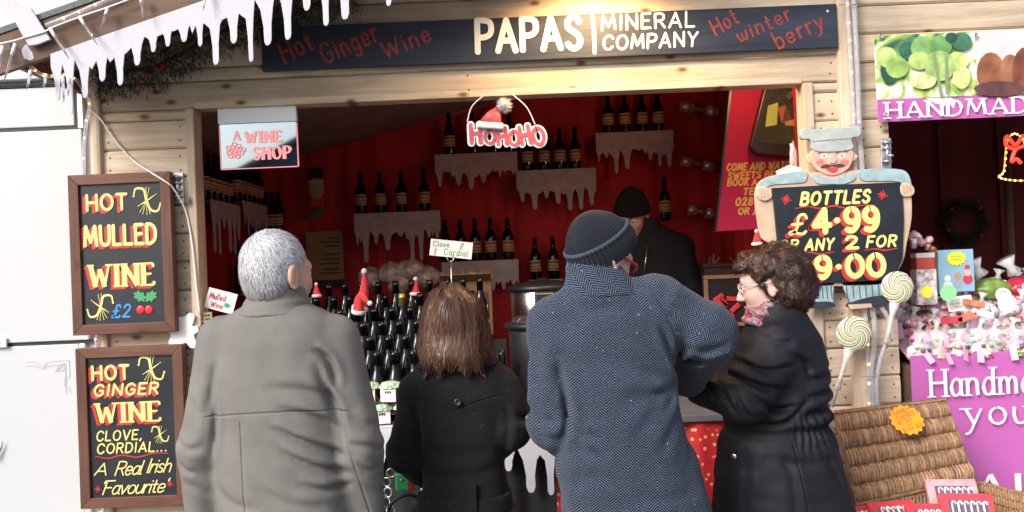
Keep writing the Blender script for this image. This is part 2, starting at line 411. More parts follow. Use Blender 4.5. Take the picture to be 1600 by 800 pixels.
def text(mb, s, cx, cz, w, h, weight=.16, y=-.0012, slant=0, roman=0.0, serif=False, rot=0, jit=0.0, track=.16, arc=0.0, xh=1.0):
    """lettering fitted to a box of width w and cap height h centred on (cx, cz); rot in degrees"""
    adv = []; x = 0
    for ch in s:
        gw = G[ch][0]; adv.append(x); x += gw + track + (weight if ch != ' ' else 0)
    total = max(.01, x - track - weight)
    sx = (w - weight*h) / total if total else 1
    wt = weight * h
    hh = h - wt
    ca, sa = math.cos(R(rot)), math.sin(R(rot))
    rg = random.Random(hash(s) % 1000 if False else sum(map(ord, s)))
    for ch, ax in zip(s, adv):
        jr = rg.uniform(-jit, jit); js = 1 + rg.uniform(-jit, jit) * .6; jz = rg.uniform(-jit, jit) * .5
        gw = G[ch][0]
        def T(p):
            px, pz = p[0] - gw/2, (p[1] - .5) * js + .5 + jz
            px, pz = px*math.cos(jr) - (pz-.5)*math.sin(jr), (pz-.5)*math.cos(jr) + px*math.sin(jr) + .5
            gx = (ax + gw/2 + px) * sx - total*sx/2
            gz = (pz - .5) * hh
            gx += slant * gz
            gz += arc * (gx / (w/2)) ** 2 * h
            return (cx + gx*ca - gz*sa, cz + gx*sa + gz*ca)
        for kind, pts in G[ch][1]:
            q = [T(p) for p in pts]
            if kind == 's':
                closed = (Vector(pts[0]) - Vector(pts[-1])).length < 1e-6
                q = [(v.x, v.y) for v in catmull([(a, b, 0) for a, b in (q[:-1] if closed else q)], 5, closed)]
                if closed: q.append(q[0]); q.append(q[1])
            elif len(q) == 2:
                q = [q[0], ((q[0][0]+q[1][0])/2, (q[0][1]+q[1][1])/2), q[1]]
            ribbon(mb, q, wt, y, roman, caps=not serif)
            if serif and kind == 'l':
                d = Vector(pts[1]) - Vector(pts[0])
                for e, sgn in ((0, 1), (1, -1)):
                    top = pts[e][1]
                    if abs(d.y) > .5*abs(d.x) and (top in (0, 1) or abs(top-.62) < .01) and not (ch in 'AVWM' and top == (1 if ch in 'A' else 0)) and not (ch == 'N' and pts[e] == (.66, 0)) and not (ch == 'M' and pts == [(.1,1),(.43,.18)]):
                        sw = .19
                        a, b = (pts[e][0]-sw, top), (pts[e][0]+sw, top)
                        if ch in 'BDEFLPR' and False: a = (pts[e][0]-sw, top)
                        q2 = [T(a), T(pts[e]), T(b)]
                        ribbon(mb, q2, wt*.34, y, 0, caps=False)
            if serif and ch in 'ETFL' and kind == 'l' and abs(d.x) > abs(d.y):
                ends = (1,) if ch != 'T' else (0, 1)
                for e in ends:
                    if pts[e][1] in (0, 1):
                        zz = .17 if pts[e][1] == 0 else -.17
                        q2 = [T((pts[e][0], pts[e][1])), T((pts[e][0] + .02, pts[e][1] + zz))]
                        ribbon(mb, q2, wt*.5, y, 0, caps=False)

class PX:
    """measures a flat thing on the facade from the photograph: pixels -> its own x, z"""
    def __init__(s, Y, ox, oy):
        s.Y = Y; s.o = P(ox, oy, Y); s.k = 1 / SC(Y)
    def __call__(s, px, py):
        v = P(px, py, s.Y) - s.o
        return v.x, v.z
    def text(s, mb, t, px, py, w, h, **kw):
        x, z = s(px, py)
        text(mb, t, x, z, w*s.k, h*s.k, **kw)
    def stroke(s, mb, pts, w, y=-.0012, taper=.5, smooth=True):
        q = [s(*p) for p in pts]
        if smooth: q = [(v.x, v.y) for v in catmull([(a, b, 0) for a, b in q], 6)]
        ribbon(mb, q, w*s.k, y, 0, True, taper)

# ------------------------------------------------------------------ the ground
g = MB().grid(lambda u, v: Vector((-60 + 120*u, -60 + 120*v, 0)), 2, 2)
M_GROUND = mat('grey_paving', (.16, .155, .15), .85, var=.25, vscale=2, bump=.4, bscale=20)
tag(g.build('ground', M_GROUND), kind='structure')

# ------------------------------------------------------------------ the chalet
XL, XPOST0, XPOST1 = -1.745, 1.405, 1.478     # left corner, post between the two stalls
XR = 4.6
OPL, OPR, OPZ = -1.318, 1.256, 2.352           # wine stall opening
PITCHR = math.tan(R(17.0))
RIDGE_X = 1.45
RZ0 = 2.585
def roof_z(x): return RZ0 + (min(x, 2*RIDGE_X - x) - XL) * PITCHR   # underside of the roof boards
DEPTH = 2.1
PL = .1205                                      # plank pitch
stall = tag(empty('market_stall', (-.15, 0, 0)), 'pine market chalet with open serving hatch and red lined interior selling wine', 'market stall')
sweet = tag(empty('market_stall', (2.9, 0, 0)), 'pine market stall with pink banners beside the post, selling sweets', 'market stall')
OS = Vector(stall.location); OW = Vector(sweet.location)
NAIL = MB().ball((0, 0, 0), (.0042, .0016, .0042), 8, 4).mesh('nail', mat('rusty_nail', (.10, .06, .045), .6, metal=.4), True)
def plank(x0, x1, z0, z1, parent, y0=0.0, y1=.026, material=None, name='plank', zc=None, nails=False):
    """one loglap board with its groove"""
    c = Vector(parent.location); xm = (x0+x1)/2; zm = (z0+z1)/2
    h = (z1-z0)/2 - .0015; w = (x1-x0)/2
    # profile in y,z: bellied face, chamfers top and bottom
    pr = [(y1, -h), (y0+.009, -h), (y0+.0015, -h+.008), (y0, -h*.4), (y0, h*.4), (y0+.0015, h-.008), (y0+.009, h), (y1, h)]
    jy = rnd.uniform(-.0012, .0012)
    n = len(pr)
    st = [-w, w]
    if zc:  # cut the end to the roof slope
        st = [-w] + [q for q in ((XL + (z1 + .004 - RZ0) / PITCHR - xm), (2*RIDGE_X - XL - (z1 + .004 - RZ0) / PITCHR - xm)) if -w < q < w] + [w]
    vs = [(x, y+jy, z) for x in st for y, z in pr]
    if zc: vs = [(x, y, min(z, zc(x+xm) - zm)) for x, y, z in vs]
    fs = [(k*n+i, k*n+(i+1) % n, (k+1)*n+(i+1) % n, (k+1)*n+i) for k in range(len(st)-1) for i in range(n)]
    fs += [tuple(range(n-1, -1, -1)), tuple((len(st)-1)*n + i for i in range(n))]
    o = MB().add(vs, fs).build(name, material or W_PINE, parent, loc=(xm-c.x, -c.y, zm-c.z))
    if nails and z1-z0 > .09:
        for sx in ((-w+.028, w-.028) if w < .4 else (-w+.028, 0.0, w-.028)):
            for dz in (-.028, .028):
                q = bpy.data.objects.new('nail', NAIL); COL.objects.link(q); q.parent = o; q.location = (sx + rnd.uniform(-.004, .004), y0+jy-.0006, dz + rnd.uniform(-.006, .006))
    return o

# plank courses, counted down from the hatch's top edge
Z_TOP = 4.0
def courses(zfrom, zto):
    z = zfrom
    while z < zto - .02:
        yield z, min(z+PL, zto); z += PL
for z0, z1 in courses(.02, 2.31):
    plank(XL+.035, OPL-.036, z0, z1, stall, nails=True)
    if z1 < 2.42: plank(OPR+.042, XPOST0, z0, z1, stall, nails=True)
    if z1 < 2.3: plank(XPOST1, 1.612, z0, z1, sweet, nails=True)
# lintel over the hatch (two boards), then boards up to the roof
plank(XL+.035, OPL-.036, 2.31, 2.352, stall)
plank(OPR+.042, XPOST0, 2.31, 2.352, stall)
plank(XL+.035, XPOST0, OPZ, OPZ+.118, stall, y0=-.004, nails=True)
plank(XL+.035, XPOST0, OPZ+.118, OPZ+.175, stall)
z = OPZ + .175
while z < 3.5:
    xs = max(XL+.035, XL + (z - RZ0) / PITCHR)
    if xs < XPOST0 - .05: plank(xs, XPOST0, z, z+PL, stall, zc=lambda x: roof_z(x)-.004)
    z += PL
z = .02 + PL*18
while z < 3.45:
    if z > 2.18: plank(XPOST1, min(XR, 2*RIDGE_X - XL - max(0, (z-RZ0)/PITCHR)), z, z+PL, sweet, zc=lambda x: roof_z(x)-.004)
    z += PL
# under the hatch
for z0, z1 in courses(.02, .90):
    plank(OPL-.036, OPR+.042, z0, z1, stall, y0=.004)
    plank(1.612, XR, z0, z1, sweet, y0=.004)
def post(x0, x1, z0, z1, y0, y1, parent, name='post', bev=.008, material=None):
    c = Vector(parent.location); m = Vector(((x0+x1)/2, (y0+y1)/2, (z0+z1)/2))
    return MB().box(x0-m.x, x1-m.x, y0-m.y, y1-m.y, z0-m.z, z1-m.z).build(name, material or W_PINEV, parent, loc=m-c, bevel=bev)
post(XL-.012, XL+.035, 0, 2.58, -.022, .03, stall, 'corner_post', .014)
post(XPOST0, XPOST1, 0, 3.42, -.03, .03, stall, 'post', .006)
post(OPL-.036, OPL, .9, 2.352, -.012, .09, stall, 'jamb', .004)
post(OPR, OPR+.042, .9, 2.352, -.012, .09, stall, 'jamb', .004)
MB().box(OPL, OPR, -.004, .09, OPZ, OPZ+.03).build('hatch_head', W_PINE, stall, loc=-OS, bevel=.003)
# roof: boards, bargeboards, felt; ridge runs back over the post
def slope_prism(mb, xa, xb, y0, y1, dz0, dz1):
    za, zb = roof_z(xa), roof_z(xb)
    mb.prism([(xa, za+dz0), (xb, zb+dz0), (xb, zb+dz1), (xa, za+dz1)], y0, y1)
OV = -.44
for parent, xa, xb in ((stall, XL-.2, RIDGE_X), (sweet, RIDGE_X, 2*RIDGE_X-XL+.2)):
    o = -Vector(parent.location)
    b = MB(); slope_prism(b, xa, xb, OV, DEPTH+.2, 0, .022); b.build('roof_board', W_ROOF, parent, loc=o)
    b = MB(); slope_prism(b, xa-.01, xb+.01 if parent is sweet else xb, OV-.03, DEPTH+.22, .0225, .045)
    b.build('roof_felt', mat('green_mineral_felt', (.13, .16, .155), .95, var=.35, vscale=160, bump=1, bscale=240), parent, loc=o)
    b = MB(); slope_prism(b, xa+.01, xb, OV-.024, OV-.001, -.125, .0215); b.build('bargeboard', W_ROOF, parent, loc=o, bevel=.003)
    b = MB(); slope_prism(b, xa+.02, xb, OV+.001, -.001, -.03, -.001); b.build('soffit', W_ROOF, parent, loc=o)
MB().box(XL-.125, XL-.1, OV, DEPTH+.2, roof_z(XL-.112)-.085, roof_z(XL-.112)-.002).build('eave_board', W_ROOF, stall, loc=-OS, bevel=.003)
# inside: red lined walls, dingy liner under the roof, floor
def drape(name, fn, parent, material=M_RED, nu=60, nv=20):
    return MB().grid(fn, nu, nv).build(name, material, parent, loc=-Vector(parent.location), smooth=True)
def liner_z(x): return 2.423 + .2297*(x + 1.377)
def wob(a): return .012*math.sin(a*9.1) + .007*math.sin(a*23.7+1) + .004*math.sin(a*51)
drape('back_wall', lambda u, v: Vector((XL+.04 + (XPOST0-XL)*u, DEPTH - .02 - abs(wob(XL + (XPOST0-XL)*u)), .25 + (liner_z(XL+.04 + (XPOST0-XL)*u)-.26)*v)), stall, nu=160)
drape('side_wall', lambda u, v: Vector((XL+.06 + abs(wob(u*3.3)), .03 + DEPTH*u, .25 + (roof_z(XL)-.28)*v)), stall, nu=90)
drape('side_wall', lambda u, v: Vector((XPOST0-.03 - abs(wob(u*3.9+2)), .03 + DEPTH*u, .25 + (roof_z(XPOST0)-.28)*v)), stall, nu=90)
drape('ceiling_liner', lambda u, v: Vector((XL+.04 + (XPOST0-XL-.03)*u, .03 + DEPTH*v, liner_z(XL+.04 + (XPOST0-XL-.03)*u) - .012*math.sin(v*9)*math.sin(u*math.pi))), stall, M_CEIL, 40, 24)
MB().box(XL+.04, XPOST0, .03, DEPTH, .2, .25).build('floor', W_ROOF, stall, loc=-OS)
MB().box(XL-.01, XL+.03, .03, DEPTH+.06, .02, 2.57).build('outer_wall', W_PINE, stall, loc=-OS)
MB().box(XL+.03, XR, DEPTH+.01, DEPTH+.05, .02, 2.6).build('rear_wall', W_PINE, stall, loc=-OS)
MAROON = mat('dark_red_boarding', (.13, .008, .010), .8, var=.2, vscale=4)
drape('back_wall', lambda u, v: Vector((XPOST1 + 3.1*u, 1.7 + .004*math.sin(u*90), .25 + 2.9*v)), sweet, MAROON, 120)
for k in range(9):
    x = 1.56 + k*.36
    MB().box(-.014, .014, -.008, .008, 0, 2.0).build('batten', MAROON, sweet, loc=Vector((x, 1.685, .9))-OW)
drape('side_wall', lambda u, v: Vector((XPOST1+.01, .03 + 1.7*u, .25 + 2.9*v)), sweet, MAROON, 20)
MB().box(XPOST1, XR, .03, 1.7, .2, .25).build('floor', W_ROOF, sweet, loc=-OW)

# ------------------------------------------------------------------ felt icicles
def icicles(length, drop, seed, top=.05, n=None, wmin=.03, wmax=.06, tipw=.17):
    """outline of a cut felt fringe hanging down from z=0, x 0..length"""
    rg = random.Random(seed); o = [(0, 0), (length, 0)]
    x = length
    first = True
    while x > .012:
        w = min(rg.uniform(wmin, wmax), x)
        if x - w < wmin*.6: w = x
        d = drop * rg.choice((.5, .62, .75, .9, 1.0, 1.0)) * rg.uniform(.85, 1)
        tw = max(.006, w * tipw)
        vz = -top - rg.uniform(0, drop*.22)
        xm = x - w/2
        # shoulder, side, rounded tip, side
        o += [(x - w*.06, vz), (xm + w*.30, -top - (d-top)*.30), (xm + w*.19, -top - (d-top)*.62), (xm + tw*1.15, -d + tw*1.6), (xm + tw*.7, -d + tw*.35), (xm, -d), (xm - tw*.7, -d + tw*.35), (xm - tw*1.15, -d + tw*1.6), (xm - w*.19, -top - (d-top)*.62), (xm - w*.30, -top - (d-top)*.30)]
        x -= w
    o.append((0, -top))
    return o
def fringe(name, length, drop, seed, material, parent, loc, rot=(0, 0, 0), shear=0.0, thick=.006, **kw):
    o = icicles(length, drop, seed, **kw)
    o = [(x, z + x*shear) for x, z in o]
    return MB().prism(o, -thick/2, thick/2).build(name, material, parent, loc=loc, rot=rot, bevel=.0018)
# ------------------------------------------------------------------ white kiosk at the edge of the picture
YK = .14
M_KIOSK = mat('white_enamel_panel', (.50, .515, .54), .38, var=.02, vscale=2)
M_SEAM = mat('dark_rubber_seal', (.03, .035, .045), .6)
M_ALU = mat('aluminium_trim', (.70, .72, .75), .35, metal=.6)
kiosk = tag(empty('kiosk', (-2.9, YK, 0)), 'white panelled catering kiosk with scrollwork beside the chalet', 'kiosk')
KO = -Vector(kiosk.location)
def kb(name, x0, x1, y0, y1, z0, z1, m, bev=.004): return MB().box(x0, x1, y0, y1, z0, z1).build(name, m, kiosk, loc=KO, bevel=bev)
kxr = -1.80
kb('body', -4.6, kxr, YK+.03, YK+1.9, .1, 2.95, M_KIOSK)
zs = P(60, 200, YK).z; zl = P(60, 537, YK).z; zt = P(60, 133, YK).z
kb('panel', -4.5, P(134, 400, YK).x, YK, YK+.03, zl+.008, zs-.012, M_KIOSK)
kb('panel', -4.5, P(128, 700, YK).x, YK+.004, YK+.03, .2, zl-.008, M_KIOSK)
kb('seal', -4.5, kxr-.03, YK+.012, YK+.029, zl-.007, zl+.007, M_SEAM, 0)
kb('hatch_flap', -4.5, P(114, 165, YK).x, YK+.006, YK+.03, zs+.006, zt-.01, M_KIOSK)
kb('seal', -4.5, P(121, 165, YK).x, YK+.012, YK+.029, zs-.011, zs+.005, M_SEAM, 0)
kb('seal', P(114.5, 165, YK).x, P(119, 165, YK).x, YK+.012, YK+.029, zs+.006, zt-.006, M_SEAM, 0)
kb('trim', P(121, 165, YK).x, P(130, 165, YK).x, YK-.004, YK+.029, zs-.01, zt+.02, M_ALU)
kb('seal', -4.5, P(119, 133, YK).x, YK+.01, YK+.029, zt-.005, zt+.006, M_SEAM, 0)
kb('fascia', -4.6, kxr, YK-.03, YK+.029, zt+.022, 2.93, M_KIOSK)
kb('trim', P(118, 700, YK).x+.03, P(122, 700, YK).x+.045, YK, YK+.029, .2, zl-.008, M_ALU)
la = MB().box(-.05, .035, -.012, 0, -.018, .018); la.lathe([(.008, 0), (.008, .008)], 12, (-.02, 0, 0))
lx = P(2, 536, YK)
la = MB().box(-.05, .03, -.014, 0, -.02, .02).build('latch', M_ALU, kiosk, loc=lx+KO, bevel=.003)
MB().ball((0, -.016, 0), (.008, .004, .008)).build('latch_button', M_SEAM, la, loc=(-.005, 0, 0))
k = PX(YK+.004, 75, 590); mb = MB()
for dx, dy in ((0, 0), (0, 6)):
    k.stroke(mb, [(42-dx, 566+dy), (55, 566+dy), (60, 572+dy*.5), (68, 574+dy*.5), (74, 566+dy), (84, 565+dy), (108-dy, 563+dy)], 1.3, smooth=False, taper=0)
    k.stroke(mb, [(108-dy, 564+dy), (109-dy, 588), (103-dy*.3, 595), (103-dy*.3, 602), (109-dy, 606), (110-dy, 614)], 1.3, smooth=False, taper=0)
k.stroke(mb, [(88, 580), (92, 572), (102, 568), (99, 578), (88, 580)], 1.2, taper=0); k.stroke(mb, [(86, 582), (101, 569)], 1, taper=0)
mb.build('scrollwork', mat('grey_line', (.42, .43, .45), .5), kiosk, loc=k.o+KO)
# mirrored flourish at the panel's far corner, as such panels have
tw = MB().tube(catmull([(0, 0, 0), (.02, .01, .02), (.035, .012, .045), (.04, .01, .07)], 5), [.007-.0004*i for i in range(16)], 7)
tw.build('antler_ornament', mat('brown_antler', (.16, .10, .08), .7, var=.2, vscale=30), None, loc=P(-12, 716, YK-.02), smooth=True)
tag(bpy.data.objects['antler_ornament'], 'brown antler shaped tip against the white kiosk panel', 'ornament')

# ------------------------------------------------------------------ long name board over the hatch
def board(name, px0, py0, px1, py1, Y, t, material, label, cat, bev=.003, group=None):
    """flat board whose front face is at Y; pixel corners top left, bottom right. Returns its object and measuring frame"""
    a, b = P(px0, py0, Y), P(px1, py1, Y)
    c = ((a + b) / 2)
    f = PX(Y, (px0+px1)/2, (py0+py1)/2); f.o = c
    hw, hh = (b.x-a.x)/2, (a.z-b.z)/2
    root = tag(empty(name, c), label, cat, group)
    MB().box(-hw, hw, 0, t, -hh, hh).build('panel', material, root, bevel=bev)
    return root, f, hw, hh
YS = -.042
sb, f, hw, hh = board('name_board', 413, 46, 1304, 71, YS, .02, M_SIGNBLUE, 'long navy painted name board over the wine hatch with white lettering', 'sign board')
# true size of the board: 2.42 x 0.18 m
sb.children[0].data = MB().box(-1.207, 1.207, 0, .02, -.092, .092).mesh('panel', M_SIGNBLUE)
mb = MB(); f.text(mb, 'PAPAS', 826, 54, 170, 58, weight=.16, track=.14, jit=.02); mb.build('lettering', M_WHITEP, sb)
mb = MB(); f.stroke(mb, [(925, 17), (928, 50), (929, 82)], 6, taper=0); mb.build('divider_stroke', M_WHITEP, sb)
mb = MB(); f.text(mb, 'MINERAL', 1012, 33, 148, 26, weight=.13, track=.2, jit=.05, slant=.05); mb.build('lettering', M_WHITEP, sb)
mb = MB(); f.text(mb, 'COMPANY', 1016, 64, 150, 25, weight=.14, track=.18, jit=.05, slant=.08); mb.build('lettering', M_WHITEP, sb)
for s, px, py, w, h, r in (('Hot', 462, 72, 54, 36, 22), ('Ginger', 545, 67, 96, 34, 22), ('Wine', 634, 66, 80, 30, 20),
                           ('Hot', 1131, 34, 44, 28, 26), ('winter', 1192, 38, 92, 26, 22), ('berry', 1247, 48, 84, 30, 22)):
    mb = MB(); f.text(mb, s, px, py, w, h, weight=.12, rot=r, jit=.08, track=.2); mb.build('lettering', M_BRUSHRED, sb)
for sx in (-1.17, 1.17, 0.02):
    for sz in (.06,): MB().ball((sx, -.002, sz), (.007, .003, .007), 8, 6).build('screw', M_ZINC, sb, smooth=True)

# lamp over the board (its glow falls on the sign and the lintel)
lp = P(940, -62, -.30)
lamp = tag(empty('flood_lamp', lp), 'warm lit flood lamp fixed above the name board', 'lamp')
MB().tube([(0, .30, .03), (0, .14, .09), (0, .0, .055)], .009, 8).build('bracket', M_BLACK, lamp, smooth=True)
MB().lathe([(.03, .06), (.045, .05), (.06, .0), (.062, -.004), (.055, -.002), (.04, .045), (.02, .05)], 24, cap=False).build('lamp_shade', M_BLACK, lamp, smooth=True)
MB().ball((0, 0, .012), (.024, .024, .03)).build('bulb', mat('lit_bulb', (1, .8, .5), .3, emit=(1, .62, .28), estr=14), lamp, smooth=True)
ld = bpy.data.lights.new('bulb_light', 'SPOT'); ld.energy = 30; ld.color = (1, .60, .26); ld.shadow_soft_size = .03; ld.spot_size = R(150); ld.spot_blend = .6
lo = bpy.data.objects.new('bulb_light', ld); COL.objects.link(lo); lo.parent = lamp; lo.location = (0, 0, -.03); lo.rotation_euler = (R(22), 0, 0)

# ------------------------------------------------------------------ framed blackboards
def spark(f, mb, px, py, r, w=1.6, n=8):
    for k in range(n):
        a = math.pi*2*k/n + .2; l = r * (1 if k % 2 == 0 else .7)
        f.stroke(mb, [(px, py), (px + l*math.cos(a), py + l*math.sin(a))], w, smooth=False, taper=.3)
def flourish(f, mb, px, py, s, flip=1):
    """the sign-writer's curled ribbon with a tuft across it"""
    for pts in ([(-.9, -.35), (-.75, -.85), (-.2, -.8), (0, -.1), (.3, .6), (.8, .7), (1, .2)],):
        f.stroke(mb, [(px + flip*x*s, py + y*s) for x, y in pts], s*.18, taper=.5)
    f.stroke(mb, [(px + flip*x*s, py + y*s) for x, y in ((-.55, .35), (0, 0), (.7, -.5))], s*.1, taper=.8)
    for a in (-1.9, -1.6, -1.3, 1.2, 1.5, 1.9, 2.2): f.stroke(mb, [(px, py), (px + flip*s*.75*math.cos(a), py + s*.95*math.sin(a))], s*.09, smooth=False, taper=.6)
def blackboard(px0, py0, px1, py1, label):
    Y = -.07
    a, b = P(px0, py0, Y), P(px1, py1, Y); c = (a+b)/2; hw, hh = (b.x-a.x)/2, (a.z-b.z)/2
    root = tag(empty('chalk_board', c), label, 'sign board')
    f = PX(Y+.012, 0, 0); f.o = c.copy(); f.o.y = Y+.012
    fw = 16/SC(Y)
    MB().box(-hw+fw-.004, hw-fw+.004, .012, .03, -hh+fw-.004, hh-fw+.004).build('panel', M_CHALK, root)
    for nm, o, m_ in (('frame_rail', [(-hw, hh), (hw, hh), (hw-fw, hh-fw), (-hw+fw, hh-fw)], W_DARK), ('frame_rail', [(-hw, -hh), (hw, -hh), (hw-fw, -hh+fw), (-hw+fw, -hh+fw)], W_DARK),
                      ('frame_stile', [(-hw, hh), (-hw+fw, hh-fw), (-hw+fw, -hh+fw), (-hw, -hh)], W_DARKV), ('frame_stile', [(hw, hh), (hw-fw, hh-fw), (hw-fw, -hh+fw), (hw, -hh)], W_DARKV)):
        MB().prism(o, 0, .045).build(nm, m_, root, bevel=.0025)
    f.off = Vector((0, Y+.012, 0)) - Vector((0, c.y, 0))
    return root, f
def both(f, root, fn, dx=-5, dz=4):
    """red drop shade first, yellow face over it"""
    for sh in (True, False):
        for kind, args, kw in fn:
            n = 4 if sh else 1
            mode = kw.get('shade', True)
            if (sh and mode is None) or (not sh and mode == 'only'): continue
            m = MB(); k2 = {a: b for a, b in kw.items() if a != 'shade'}
            for i in range(n):
                q = (i+1)/n if sh else 0
                if kind == 'text': f.text(m, args[0], args[1] + dx*q, args[2] + dz*q, *args[3:], **k2)
                elif kind == 'flourish': flourish(f, m, *args)
                elif kind == 'stroke': f.stroke(m, *args, **k2)
            if not sh: m.v = [(x, y-.0013, z) for x, y, z in m.v]
            m.build({'text': 'lettering', 'flourish': 'flourish', 'stroke': 'underline'}[kind] + ('_shade' if sh and kind == 'text' else ''), M_REDP if sh else M_YEL, root, loc=(0, f.off.y, 0))
b1, f = blackboard(105, 274, 274, 518, 'upper brown framed blackboard offering hot mulled wine in yellow lettering')
t1 = [('text', ('HOT', 167, 316, 66, 28), dict(weight=.16)), ('text', ('MULLED', 188, 367, 116, 35), dict(weight=.155)),
      ('text', ('WINE', 191, 430, 106, 42), dict(weight=.20, roman=.8, serif=True)),
      ('flourish', (229, 314, 22), dict(shade=None)), ('flourish', (158, 480, 21, -1), dict(shade=None))]
both(f, b1, t1)
mb = MB(); f.text(mb, '£2', 190, 486, 30, 22, weight=.14, slant=.2); mb.build('price', M_BLUEP, b1, loc=(0, f.off.y, 0))
mb = MB()
for cx, a in ((219, 150), (236, 30)):
    o = []
    for i in range(24):
        t = i/24*2*math.pi; r = (1 + .22*math.cos(t*7)) ; x, y = 10*r*math.cos(t), 7*r*math.sin(t)
        ca, sa = math.cos(R(-a)), math.sin(R(-a)); o.append(f(cx + x*ca - y*sa, 463 + x*sa + y*ca))
    MB().sheet(o, -.003 - (cx > 225)*.0004).build('holly_leaf', M_GREENP, b1, loc=(0, f.off.y, 0))
for cx in (220, 233):
    c = f(cx, 484); MB().ball((c[0], -.002, c[1]), (.018, .003, .018), 16, 6).build('holly_berry', mat('berry_red', (.6, .02, .03), .4), b1, loc=(0, f.off.y, 0), smooth=True)
b2, f2 = blackboard(117, 545, 293, 789, 'lower brown framed blackboard offering ginger wine and clove cordial')
t2 = [('text', ('HOT', 173, 582, 60, 25), dict(weight=.17)), ('text', ('GINGER', 198, 608, 102, 20), dict(weight=.17, slant=.18)),
      ('text', ('WINE', 201, 644, 104, 37), dict(weight=.20, roman=.8, serif=True)), ('text', ('CLOVE,', 187, 680, 72, 17), dict(weight=.14, slant=.15, shade=None)),
      ('text', ('CORDIAL...', 207, 699, 110, 17), dict(weight=.14, slant=.15, shade=None)), ('text', ('A', 160, 733, 20, 20), dict(weight=.1, slant=.4, track=0, shade=None)),
      ('text', ('Real', 204, 731, 42, 23), dict(weight=.09, slant=.4, track=-.02, shade=None)), ('text', ('Irish', 251, 727, 38, 23), dict(weight=.09, slant=.4, track=0, shade=None)),
      ('text', ("'Favourite'", 212, 760, 104, 23), dict(weight=.09, slant=.4, track=-.02, shade=None)),
      ('flourish', (236, 577, 21), dict(shade=None)), ('flourish', (250, 679, 14), dict(shade=None)),
      ('stroke', ([(150, 713), (170, 716), (190, 711), (215, 714), (240, 708), (262, 708)], 2), dict(taper=.4, shade='only'))]
both(f2, b2, t2)
for px, py in ((153, 764), (266, 756)):
    mb = MB(); spark(f2, mb, px, py, 5); mb.build('star_mark', M_REDP, b2, loc=(0, f2.off.y, 0))

# ------------------------------------------------------------------ door bolts
def bolt(px, py, label, lean=0):
    c = P(px, py, -.006); o = tag(empty('door_bolt', c, (0, R(lean), 0)), label, 'bolt', 'zinc bolts on the stall fronts')
    MB().box(-.022, .022, -.004, .004, -.065, .065).build('plate', M_ZINC, o, bevel=.002)
    MB().tube([(0, -.016, -.05), (0, -.016, .05)], .008, 12).build('shaft', M_ZINC, o, smooth=True)
    for z_ in (-.035, .02, .045): MB().tube([(-.016, -.004, z_), (-.013, -.022, z_), (0, -.027, z_), (.013, -.022, z_), (.016, -.004, z_)], .005, 6).build('staple', M_ZINC, o, smooth=True)
    MB().tube([(0, -.016, -.01), (.02, -.03, -.012)], .006, 8).build('knob', M_ZINC, o, smooth=True)
bolt(279, 294, 'zinc bolt beside the upper blackboard')
bolt(1384, 240, 'zinc bolt on the planks above the chef board', 2)

# ------------------------------------------------------------------ acrylic wine shop sign
YW = .03
c = P(404, 217, YW); ws = tag(empty('acrylic_sign', c), 'mirror glossed A Wine Shop sign hung in the hatch corner', 'sign')
f = PX(YW, 404, 217)
hw, hh = 60/SC(YW), 45/SC(YW)
M_MIRR = mat('blue_mirror_acrylic', (.26, .33, .40), .03, metal=1)
m_ = M_MIRR; N, L, b = nodes_of(m_)
MB().box(-hw, hw, 0, .008, -hh, hh).build('panel', M_MIRR, ws, rot=(R(1), 0, 0), bevel=.002)
zt_ = hh + .001
MB().box(-hw-.004, hw+.004, -.012, .016, hh-.055, hh+.018).build('holder', mat('frosted_holder', (.62, .68, .74), .3), ws, loc=(0, 0, 0), bevel=.003)
M_PINKL = mat('pink_edge_lit_lettering', (.85, .28, .30), .3, emit=(1, .35, .35), estr=.25)
mb = MB()
f.text(mb, 'A', 370, 212, 13, 18, weight=.2, roman=.5, serif=True, y=-.004); f.text(mb, 'WINE', 412, 214, 60, 22, weight=.24, roman=.6, serif=True, y=-.004)
f.text(mb, 'SHOP', 425, 239, 62, 24, weight=.24, roman=.6, serif=True, y=-.004)
for i in range(16):
    a = i*2.4; r = 3.2*math.sqrt(i); x, z = f(368 + r*1.1*math.cos(a), 236 + r*.8*math.sin(a))
    mb.tube([(x + .010*math.cos(t*.7854), -.0045, z + .010*math.sin(t*.7854)) for t in range(8)], .0018, 4, closed=True)
mb.build('lettering', M_PINKL, ws, rot=(R(1), 0, 0))
mb = MB()
for x0, x1, z0, z1 in ((-hw, hw, -hh-.003, -hh), (-hw-.003, -hw, -hh, hh-.06), (hw, hw+.003, -hh, hh-.06)): mb.box(x0, x1, -.001, .009, z0, z1)
mb.build('edge_glow', M_PINKL, ws, rot=(R(1), 0, 0))
for sx in (-1, 1): MB().tube([(sx*hw*.8, .004, hh+.01), (sx*hw*.8, .004, hh+.05)], .0015, 6).build('hanging_wire', M_WHITE, ws)

